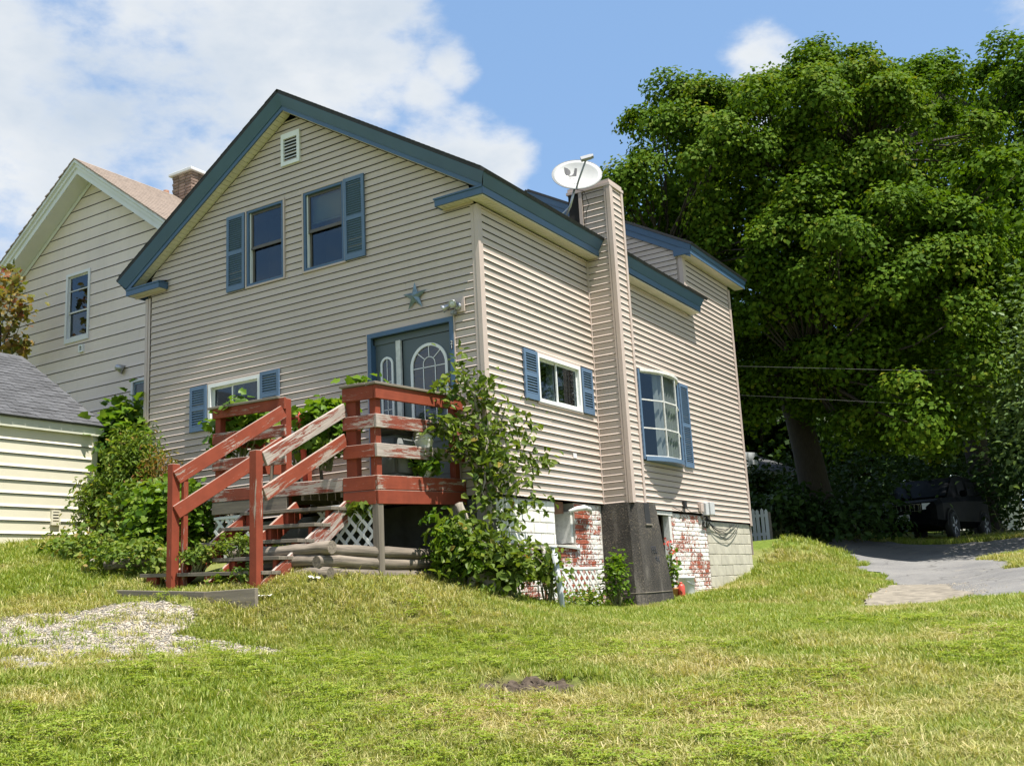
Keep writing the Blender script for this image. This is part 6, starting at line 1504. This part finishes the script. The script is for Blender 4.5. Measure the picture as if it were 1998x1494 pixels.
bush('weed_patch', (-4.75, -1.25, gz(-4.75, -1.25)), (.65, .42, .45), 2600, .095, 'leaf_weed', 'mixed green weeds in front of the low window', 85, 'weeds', 'oval', up=.5, stems=20)
bush('weed_patch', (-3.65, -1.7, gz(-3.65, -1.7)), (.55, .5, .50), 2600, .095, 'leaf_vine', 'leafy weeds at the left end of the deck', 86, 'weeds', 'maple', up=.6, stems=16)
bush('weed_patch', (-3.2, -2.75, gz(-3.2, -2.75)), (.6, .35, .18), 1500, .07, 'leaf_weed', 'low weeds around the fallen log left of stairs', 87, 'weeds', 'oval', up=.6, stems=12)
bush('weed_patch', (-4.7, -2.3, gz(-4.7, -2.3)), (.8, .4, .13), 1100, .07, 'leaf_weed', 'low weeds in rough grass below the shed corner', 88, 'weeds', 'oval', up=.6, stems=12)
bush('dry_weeds', (-5.15, -.75, gz(-5.15, -.75)), (.32, .3, .70), 900, .07, 'leaf_autumn', 'drying reddish weeds against the house wall', 89, 'weeds', 'lance', up=.2, stems=18)
# vines on and behind the deck
def fpt(px, py, y): return Vector(onF(px, py, y))
bush('grape_vine', fpt(640, 905, -1.0), (.36, .30, .40), 1150, .125, 'leaf_vine', 'grape vine growing over the deck behind the stair rail', 91, 'vine', 'maple', up=.5, stems=10, extra=np.array([[.30, .3, .95], [.42, .3, 1.02], [.10, .2, .7], [-.1, .1, .55]]))
bush('grape_vine', fpt(470, 890, -1.3), (.42, .25, .32), 800, .12, 'leaf_vine', 'grape vine behind the left deck railing', 92, 'vine', 'maple', up=.5, extra=np.array([[.3, -.3, .45], [.36, -.35, .55], [.2, -.3, .5]]))
bush('stair_weeds', fpt(385, 1105, -2.95), (.20, .14, .12), 520, .045, 'leaf_weed', 'leafy weeds growing through the lower left treads', 93, 'weeds', 'oval', up=.6, stems=14)
bush('stair_weeds', fpt(455, 1085, -2.75), (.24, .12, .12), 420, .045, 'leaf_weed', 'leafy weeds growing through the middle of the stairs', 94, 'weeds', 'oval', up=.6, stems=12)
bush('stair_weeds', fpt(470, 1140, -3.0), (.40, .10, .07), 420, .05, 'leaf_weed', 'short weeds under the lowest stair tread', 95, 'weeds', 'oval', up=.6, stems=8)
bush('deck_weeds', fpt(702, 1022, -1.72), (.22, .10, .13), 330, .09, 'leaf_sapling', 'leafy weeds over the lattice under the deck front', 96, 'weeds', 'oval', up=.5, stems=8)
bush('deck_plant', T(-.42, -.75, 2.88), (.16, .22, .17), 420, .09, 'leaf_vine', 'green plant spilling over the deck edge by the door', 97, 'plant', 'oval', up=.5, stems=8)
# sapling at the corner of the house
def sapling():
    r = np.random.default_rng(101); b = Vector((.12, -.78, gz(.12, -.78)))
    t = thing('box_elder_sapling', b, 'box elder sapling growing at the house corner beside the deck', 'sapling')
    W_ = lambda px, py, x: Vector(onS(px, py, x))
    bm = bmesh.new(); tips = []
    def limb(pts, r0, r1):
        P = [pts[0]]
        for p, q in zip(pts, pts[1:]):
            P += [p.lerp(q, .33)+Vector(r.normal(size=3)*.015), p.lerp(q, .66)+Vector(r.normal(size=3)*.015), q]
        tube_bm(bm, P, [r0+(r1-r0)*i/(len(P)-1) for i in range(len(P))], 7); return P
    main = limb([b-Vector((0, 0, .2)), W_(952, 1000, .10), W_(948, 850, .06), W_(925, 770, .02), W_(898, 712, -.02)], .055, .008)
    tips += main[6:]
    for src, pts, r0 in ((main[4], [(968, 930, .2), (1010, 880, .3), (1030, 830, .35)], .02), (main[4], [(985, 960, .25), (1030, 915, .35), (1058, 900, .4)], .018), (main[5], [(975, 850, .1), (985, 800, .15)], .016), (main[6], [(915, 830, -.05), (880, 830, -.1), (862, 835, -.12)], .014), (main[7], [(945, 770, .1), (955, 742, .12)], .012),
                         (main[3], [(1000, 1010, .3), (1050, 985, .4)], .016), (main[5], [(920, 880, -.02), (885, 870, -.05)], .012), (main[8], [(880, 760, -.1), (868, 750, -.1)], .008), (main[2], [(1010, 1060, .35), (1050, 1090, .5), (1075, 1105, .55)], .016), (main[2], [(930, 1040, .15), (890, 1020, .2)], .014), (main[1], [(985, 1110, .35), (1030, 1120, .5)], .014), (main[3], [(940, 960, .15), (955, 905, .2), (962, 880, .2)], .014), (main[4], [(950, 900, .12), (930, 850, .1)], .012)):
        tips += limb([src]+[W_(*p) for p in pts], r0, .004)[2:]
    from_bm('trunk', bm, 'bark_pale', t, True)
    tp = np.array([list(p) for p in tips]); n = 1650; j = r.integers(len(tp), size=n)
    C = tp[j]+r.normal(size=(n, 3))*np.array([.11, .11, .10]); 
    low = r.normal(size=(420, 3))*np.array([.18, .28, .24])+np.array([.22, -.65, 2.0]); C = np.concatenate([C, low]); n = len(C)
    Nn = unit(r.normal(size=(n, 3))*.55+np.array([.25, -.15, .75])); dirs = unit(r.normal(size=(n, 3))*.6+np.array([0, 0, -.55]))
    foliage('leaves', C, Nn, .098*r.uniform(.6, 1.25, n), 'leaf_sapling', t, r, 'oval', r.normal(.5, .2, n), .25, dirs)
sapling()
bush('corner_shrub', (-.02, -.78, gz(-.02, -.78)), (.22, .32, .36), 1300, .115, 'leaf_vine', 'broad green shrub under the right end of the deck', 103, 'bush', 'lance', up=.5, stems=16, droop=.4, extra=np.array([[-.12, -.25, .80], [-.1, .1, .75]]))
bush('corner_shrub', (.34, -.30, gz(.34, -.30)), (.24, .34, .33), 800, .10, 'leaf_sapling', 'yellowish shrub before the white foundation corner', 104, 'bush', 'oval', up=.5, stems=14)
bush('corner_shrub', (.42, .55, gz(.42, .55)), (.16, .34, .34), 330, .095, 'leaf_sapling', 'sparse yellow green shoots around the leaning pole', 105, 'bush', 'oval', up=.5, stems=12)
st = thing('old_stump', (.28, -.35, 1.4), 'grey weathered tree stump under the sapling', 'stump'); bm = bmesh.new(); r_ = np.random.default_rng(5)
branch_bm(bm, (.45, -.20, 1.15), (.10, -.55, 1.85), .13, .075, r_, 5, 10, .05); from_bm('trunk', bm, 'bark_pale', st, True); bm = bmesh.new(); branch_bm(bm, (.25, -.35, 1.5), (-.02, -.62, 2.6), .07, .05, r_, 5, 8, .05); from_bm('stem', bm, 'bark_pale', st, True)
bush('ivy_clump', (.34, 2.62, gz(.34, 2.62)), (.12, .20, .40), 620, .068, 'leaf_vine', 'bright green climbing plant beside the concrete chimney base', 106, 'plant', 'oval', up=.5, stems=10, extra=np.array([[0, .1, .75], [0, .0, .68], [0, .1, .55], [.1, .2, .1]]))
bush('lattice_weeds', (.34, 1.6, gz(.34, 1.6)), (.10, .55, .13), 420, .06, 'leaf_weed', 'low weeds along the foot of the leaning lattice', 107, 'weeds', 'oval', up=.6, stems=10)
# geranium by the doorway
g0 = Vector((.30, 4.72, gz(.30, 4.72)))
gr = thing('geranium', g0, 'tall potted geranium with red flowers by the basement door', 'plant'); r = np.random.default_rng(9)
lathe('pot', [(.07, 0), (.095, .17), (.10, .17), (.10, .20), (.085, .20)], 'clay', gr, g0, 18)
bm = bmesh.new()
for k in range(5): branch_bm(bm, g0+Vector((0, 0, .18)), g0+Vector((r.normal()*.05, r.normal()*.09, .55+.08*k)), .010, .005, r, 4, 5, .05)
from_bm('stems', bm, 'stem_green', gr)
C = np.array(g0)+np.array([0, .02, .48])+r.normal(size=(130, 3))*np.array([.07, .09, .13]); foliage('leaves', C, unit(r.normal(size=(130, 3))*.5+np.array([.3, 0, .8])), .075, 'leaf_vine', gr, r, 'maple')
C = np.array(g0)+np.array([[0, -.03, .90]]*24+[[.02, .08, .76]]*26)+r.normal(size=(50, 3))*np.array([.03, .04, .04]); foliage('flowers', C, unit(r.normal(size=(50, 3))+np.array([.3, 0, .5])), .045, 'flower_red', gr, r, 'quad')
# autumn tinted young maple at the left edge, behind the shed
yb = Vector(onF(-10, 660, .6)); b = Vector((yb.x, yb.y, gz(yb.x, yb.y)))
t = thing('young_maple', b, 'young maple with reddish yellow leaves behind the shed', 'tree'); r = np.random.default_rng(15); bm = bmesh.new(); tops = []
P = branch_bm(bm, b, yb+Vector((.1, 0, .6)), .06, .02, r, 6, 7, .02)
for px, py in ((30, 560), (38, 620), (20, 650), (5, 590), (40, 680), (-20, 600), (-40, 640), (20, 690), (45, 600), (10, 540)): e = fpt(px, py, .6+r.normal()*.2); branch_bm(bm, P[4], e, .014, .004, r, 4, 5, .06); tops.append(e)
from_bm('trunk', bm, 'bark', t, True); tp = np.array([list(p) for p in tops]); n = 520; C = tp[r.integers(len(tp), size=n)]+r.normal(size=(n, 3))*np.array([.13, .13, .14])
foliage('crown', C, unit(r.normal(size=(n, 3))*.6+np.array([.2, -.3, .6])), .13*r.uniform(.6, 1.2, n), 'leaf_autumn', t, r, 'maple', r.normal(.4, .3, n), .25)

# ------------------------------------------------------------------ grass, clover, pebbles (uncountable)
def tufts(kind, count, seed):
    out = []
    for s in range(count):
        r = np.random.default_rng(seed+s); V, F, A = [], [], []
        if kind == 'grass':
            for k in range(26):
                a = r.random()*2*math.pi; rr = .05*math.sqrt(r.random()); x, y = rr*math.cos(a), rr*math.sin(a); h = r.uniform(.022, .058); w = r.uniform(.0022, .0042); b = r.random()*2*math.pi; lean = r.uniform(.012, .060)
                dx, dy = math.cos(b), math.sin(b); i = len(V); px_, py_ = -dy*w, dx*w
                V += [(x-px_, y-py_, -.01), (x+px_, y+py_, -.01), (x+dx*lean*.35+px_*.8, y+dy*lean*.35+py_*.8, h*.6), (x+dx*lean*.35-px_*.8, y+dy*lean*.35-py_*.8, h*.6), (x+dx*lean, y+dy*lean, h)]
                F += [(i, i+1, i+2), (i, i+2, i+3), (i+3, i+2, i+4)]; v = float(np.clip(r.normal(.5, .24), 0, 1)); A += [v]*5
        elif kind == 'clover':
            for k in range(9):
                a = r.random()*2*math.pi; rr = .05*math.sqrt(r.random()); x, y = rr*math.cos(a), rr*math.sin(a); z = r.uniform(.025, .06); v = float(r.uniform(.35, .8))
                for j in range(3):
                    b = a+j*2.094; i = len(V); l = r.uniform(.011, .017); c, s_ = math.cos(b), math.sin(b)
                    V += [(x, y, z), (x+c*l-s_*l*.5, y+s_*l+c*l*.5, z+.004), (x+c*l*1.25, y+s_*l*1.25, z-.001), (x+c*l+s_*l*.5, y+s_*l-c*l*.5, z+.004)]; F += [(i, i+1, i+2), (i, i+2, i+3)]; A += [v]*4
        elif kind == 'straw':
            for k in range(16):
                a = r.random()*2*math.pi; x, y = r.normal(0, .05, 2); l = r.uniform(.04, .10); z = r.uniform(.02, .05); w = .0022; c, s_ = math.cos(a), math.sin(a); i = len(V)
                z2 = z+r.uniform(-.015, .02); w = .0016; V += [(x-s_*w, y+c*w, z), (x+s_*w, y-c*w, z), (x+c*l+s_*w, y+s_*l-c*w, z2), (x+c*l-s_*w, y+s_*l+c*w, z2)]; F += [(i, i+1, i+2), (i, i+2, i+3)]; A += [float(r.uniform(.4, 1))]*4
        me = from_np('tuft', V, F, 'grass_blade', None, A); out.append(me)
    return out
def pebbles(count, seed):
    out = []
    for s in range(count):
        r = random.Random(seed+s); bm = bmesh.new(); bmesh.ops.create_icosphere(bm, subdivisions=1, radius=1)
        for v in bm.verts: v.co = Vector((v.co.x*1.2, v.co.y*.9, v.co.z*.6))*r.uniform(.8, 1.15)
        out.append(from_bm('pebble', bm, 'pebble_mix', None, True))
    return out
def scatter(name, P, yaw, scl, dry, idx, protos, tilt=.0, seed=0):
    col = bpy.data.collections.new(name+'_source')
    for o in protos:
        COL.objects.unlink(o); col.objects.link(o)
    r = np.random.default_rng(seed); n = len(P)
    me = bpy.data.meshes.new(name); me.vertices.add(n); me.vertices.foreach_set('co', np.asarray(P, np.float32).ravel())
    rot = np.stack([r.normal(0, tilt, n), r.normal(0, tilt, n), yaw], 1).astype(np.float32)
    a = me.attributes.new('rot', 'FLOAT_VECTOR', 'POINT'); a.data.foreach_set('vector', rot.ravel())
    for nm, arr in (('scl', scl), ('dry', dry)): a = me.attributes.new(nm, 'FLOAT', 'POINT'); a.data.foreach_set('value', np.asarray(arr, np.float32))
    a = me.attributes.new('idx', 'INT', 'POINT'); a.data.foreach_set('value', np.asarray(idx, np.int32))
    o = bpy.data.objects.new(name, me); COL.objects.link(o); me.materials.append(protos[0].data.materials[0])
    ng = bpy.data.node_groups.new(name, 'GeometryNodeTree'); ng.interface.new_socket('Geometry', in_out='INPUT', socket_type='NodeSocketGeometry'); ng.interface.new_socket('Geometry', in_out='OUTPUT', socket_type='NodeSocketGeometry')
    N, L = ng.nodes, ng.links; gi, go = N.new('NodeGroupInput'), N.new('NodeGroupOutput'); ip = N.new('GeometryNodeInstanceOnPoints'); ci = N.new('GeometryNodeCollectionInfo')
    ci.inputs['Collection'].default_value = col; ci.inputs['Separate Children'].default_value = True; ci.inputs['Reset Children'].default_value = True
    def att(nm, ty): k = N.new('GeometryNodeInputNamedAttribute'); k.data_type = ty; k.inputs['Name'].default_value = nm; return k.outputs['Attribute']
    er = N.new('FunctionNodeEulerToRotation'); L.new(att('rot', 'FLOAT_VECTOR'), er.inputs[0])
    L.new(gi.outputs[0], ip.inputs['Points']); L.new(ci.outputs[0], ip.inputs['Instance']); ip.inputs['Pick Instance'].default_value = True
    L.new(att('idx', 'INT'), ip.inputs['Instance Index']); L.new(er.outputs[0], ip.inputs['Rotation']); L.new(att('scl', 'FLOAT'), ip.inputs['Scale']); L.new(ip.outputs[0], go.inputs[0])
    md = o.modifiers.new('scatter', 'NODES'); md.node_group = ng
    return o
def in_house(x, y):
    return ((x > -6.45) & (x < -.02) & (y > -.02)) | ((x > -.1) & (x < .60) & (y > 2.98) & (y < 4.22)) | ((x > -2.9) & (x < -.42) & (y > -2.6) & (y < 0)) | ((x < XSH+.03) & (y < YS1+.05)) | ((x > -2.3) & (x < -.78) & (y > -3.05) & (y < -1.7)) | ((x < -7) & (y > 1.4))
def lawn_points(n, seed, rmin, rmax, half=42):
    r = np.random.default_rng(seed); m = n*3
    rr = np.sqrt(r.uniform(rmin**2, rmax**2, m)); th = math.pi/2-YAW+np.radians(r.uniform(-half, half, m)); x = CAM[0]+rr*np.cos(th); y = CAM[1]+rr*np.sin(th)
    ok = ~in_house(x, y) & ~inside(DRIVE, x, y, .5) & ~(inside(PATCH, x, y, .3)) | (inside(ISLE, x, y, .4))
    g = inside(GRAV, x, y, .35); ok &= ~g | (r.random(m) < .05+.35*(fbm(x, y, 3)>.56)); ok &= f_dirt(x, y) < .08+.6*r.random(m)**4; ok &= (f_dry(x, y) < .62) | (r.random(m) < .6)
    ok &= vnoise(x, y, 7)*.5+.62 > r.random(m)
    x, y = x[ok][:n], y[ok][:n]; z = ground(x, y)+(fbm(x, y, 1.6, 3)-.5)*.05
    return x, y, z, r
gx, gy, gzz, gsc, gdr = [], [], [], [], []
for n, seed, a, b, s in ((23000, 1, 3.4, 7.2, .95), (21000, 2, 7.2, 10.5, 1.1), (18000, 3, 10.5, 15, 1.25), (11000, 4, 15, 22, 1.5), (6000, 6, 22, 31, 1.9)):
    x, y, z, r = lawn_points(n, seed, a, b); gx.append(x); gy.append(y); gzz.append(z)
    hgt = .72+.75*fbm(x+11, y, 1.1, 3); gsc.append(s*hgt*r.uniform(.7, 1.25, len(x))); gdr.append(np.clip(f_dry(x, y)*1.15+r.normal(.02, .10, len(x)), 0, 1))
x, y, z = (np.concatenate(k) for k in (gx, gy, gzz)); n = len(x); r = np.random.default_rng(8)
tag(scatter('lawn_grass', np.stack([x, y, z], 1), r.uniform(0, 6.28, n), np.concatenate(gsc), np.concatenate(gdr), r.integers(6, size=n), tufts('grass', 6, 100), .12), 'mown grass of the front lawn', 'grass', kind='stuff')
x, y, z, r = lawn_points(5200, 9, 4.2, 11); ok = fbm(x+5, y+3, .8) > .53; x, y, z = x[ok], y[ok], z[ok]; n = len(x)
tag(scatter('lawn_clover', np.stack([x, y, z+.012], 1), r.uniform(0, 6.28, n), r.uniform(.8, 1.5, n), np.zeros(n), r.integers(4, size=n), tufts('clover', 4, 200), .1), 'clover and broad weeds among the grass', 'clover', kind='stuff')
x, y, z, r = lawn_points(16000, 19, 3.6, 12); k = f_dry(x, y); ok = (k > .30) & (r.random(len(x)) < k*.9) | (r.random(len(x)) < .03); x, y, z, k = x[ok], y[ok], z[ok], k[ok]; n = len(x)
tag(scatter('dry_clippings', np.stack([x, y, z+.006], 1), r.uniform(0, 6.28, n), r.uniform(.8, 1.4, n), np.clip(.6+r.normal(0, .25, n), .15, 1), r.integers(5, size=n), tufts('straw', 5, 300), .08), 'pale dry clippings lying on the mown lawn', 'clippings', kind='stuff')
r = np.random.default_rng(12); m = 60000; lo, hi = GRAV.min(0), GRAV.max(0); x = r.uniform(lo[0], hi[0], m); y = r.uniform(lo[1], hi[1], m); ok = inside(GRAV, x, y, .35); x, y = x[ok][:15000], y[ok][:15000]; n = len(x)
xa = r.uniform(PATCH.min(0)[0]-.5, PATCH.max(0)[0]+.5, 26000); ya = r.uniform(PATCH.min(0)[1]-.5, PATCH.max(0)[1]+.5, 26000); ka = inside(PATCH, xa, ya, .9) | (inside(PATCH*.0+PATCH.mean(0)+(PATCH-PATCH.mean(0))*1.25, xa, ya, .9) & (r.random(26000) < .25))
xa, ya = xa[ka][:5500], ya[ka][:5500]; x = np.concatenate([x, xa]); y = np.concatenate([y, ya]); n = len(x)
z = ground(x, y)+.016+(fbm(x, y, 1.6, 3)-.5)*.05
tag(scatter('gravel_stones', np.stack([x, y, z], 1), r.uniform(0, 6.28, n), np.clip(r.lognormal(-5.0, .38, n), .003, .020), r.random(n), r.integers(5, size=n), pebbles(5, 40), .3), 'pale loose gravel stones of the path at left', 'gravel', kind='stuff')

# loose soil in the bare patch, scraps of paper
r = np.random.default_rng(21); p0 = DIRT[0][0]; n = 130; c_, s_ = math.cos(YAW), -math.sin(YAW); u = r.normal(0, .17, n); w = r.normal(.04, .13, n); x = p0[0]+u*c_-w*s_; y = p0[1]+u*s_+w*c_
def clods(count, seed):
    out = []
    for s in range(count):
        q = random.Random(seed+s); bm = bmesh.new(); bmesh.ops.create_icosphere(bm, subdivisions=2, radius=1)
        for v in bm.verts: v.co *= q.uniform(.75, 1.2)
        out.append(from_bm('clod', bm, 'soil_dark', None))
    return out
simple('soil_dark', (.075, .055, .037), .95, .5, 3, bmp=.6); simple('paper', (.75, .75, .73), .8, .05, 8, bmp=0)
tag(scatter('soil_clods', np.stack([x, y, ground(x, y)-.02], 1), r.uniform(0, 6.28, n), np.clip(r.lognormal(-3.9, .55, n), .008, .05), np.zeros(n), r.integers(4, size=n), clods(4, 70), .4), 'dark loose soil in the bare patch of lawn', 'soil', kind='stuff')
for px, py, d, lab in ((520, 1211, 10.4, 'torn white paper scraps in the grass below the stairs'), (610, 1197, 10.6, 'small crumpled white paper in the grass below the log wall')):
    q = atd(px, py, d); z = gz(q[0], q[1]); t = thing('paper_scrap', (q[0], q[1], z), lab, 'litter', 'paper litter on the lawn'); rr = random.Random(px)
    for k in range(7 if px == 520 else 3):
        c = Vector((q[0]+rr.gauss(0, .12 if px == 520 else .04), q[1]+rr.gauss(0, .06), z+.045+.01*rr.random())); bm = bmesh.new(); a = rr.random()*3; s = rr.uniform(.018, .04)
        g = [[bm.verts.new(c+Vector(((i-1)*s*math.cos(a)-(j-1)*s*math.sin(a), (i-1)*s*math.sin(a)+(j-1)*s*math.cos(a), rr.uniform(-.012, .012)))) for j in range(3)] for i in range(3)]
        for i in range(2):
            for j in range(2): bm.faces.new((g[i][j], g[i+1][j], g[i+1][j+1], g[i][j+1]))
        from_bm('scrap', bm, 'paper', t)
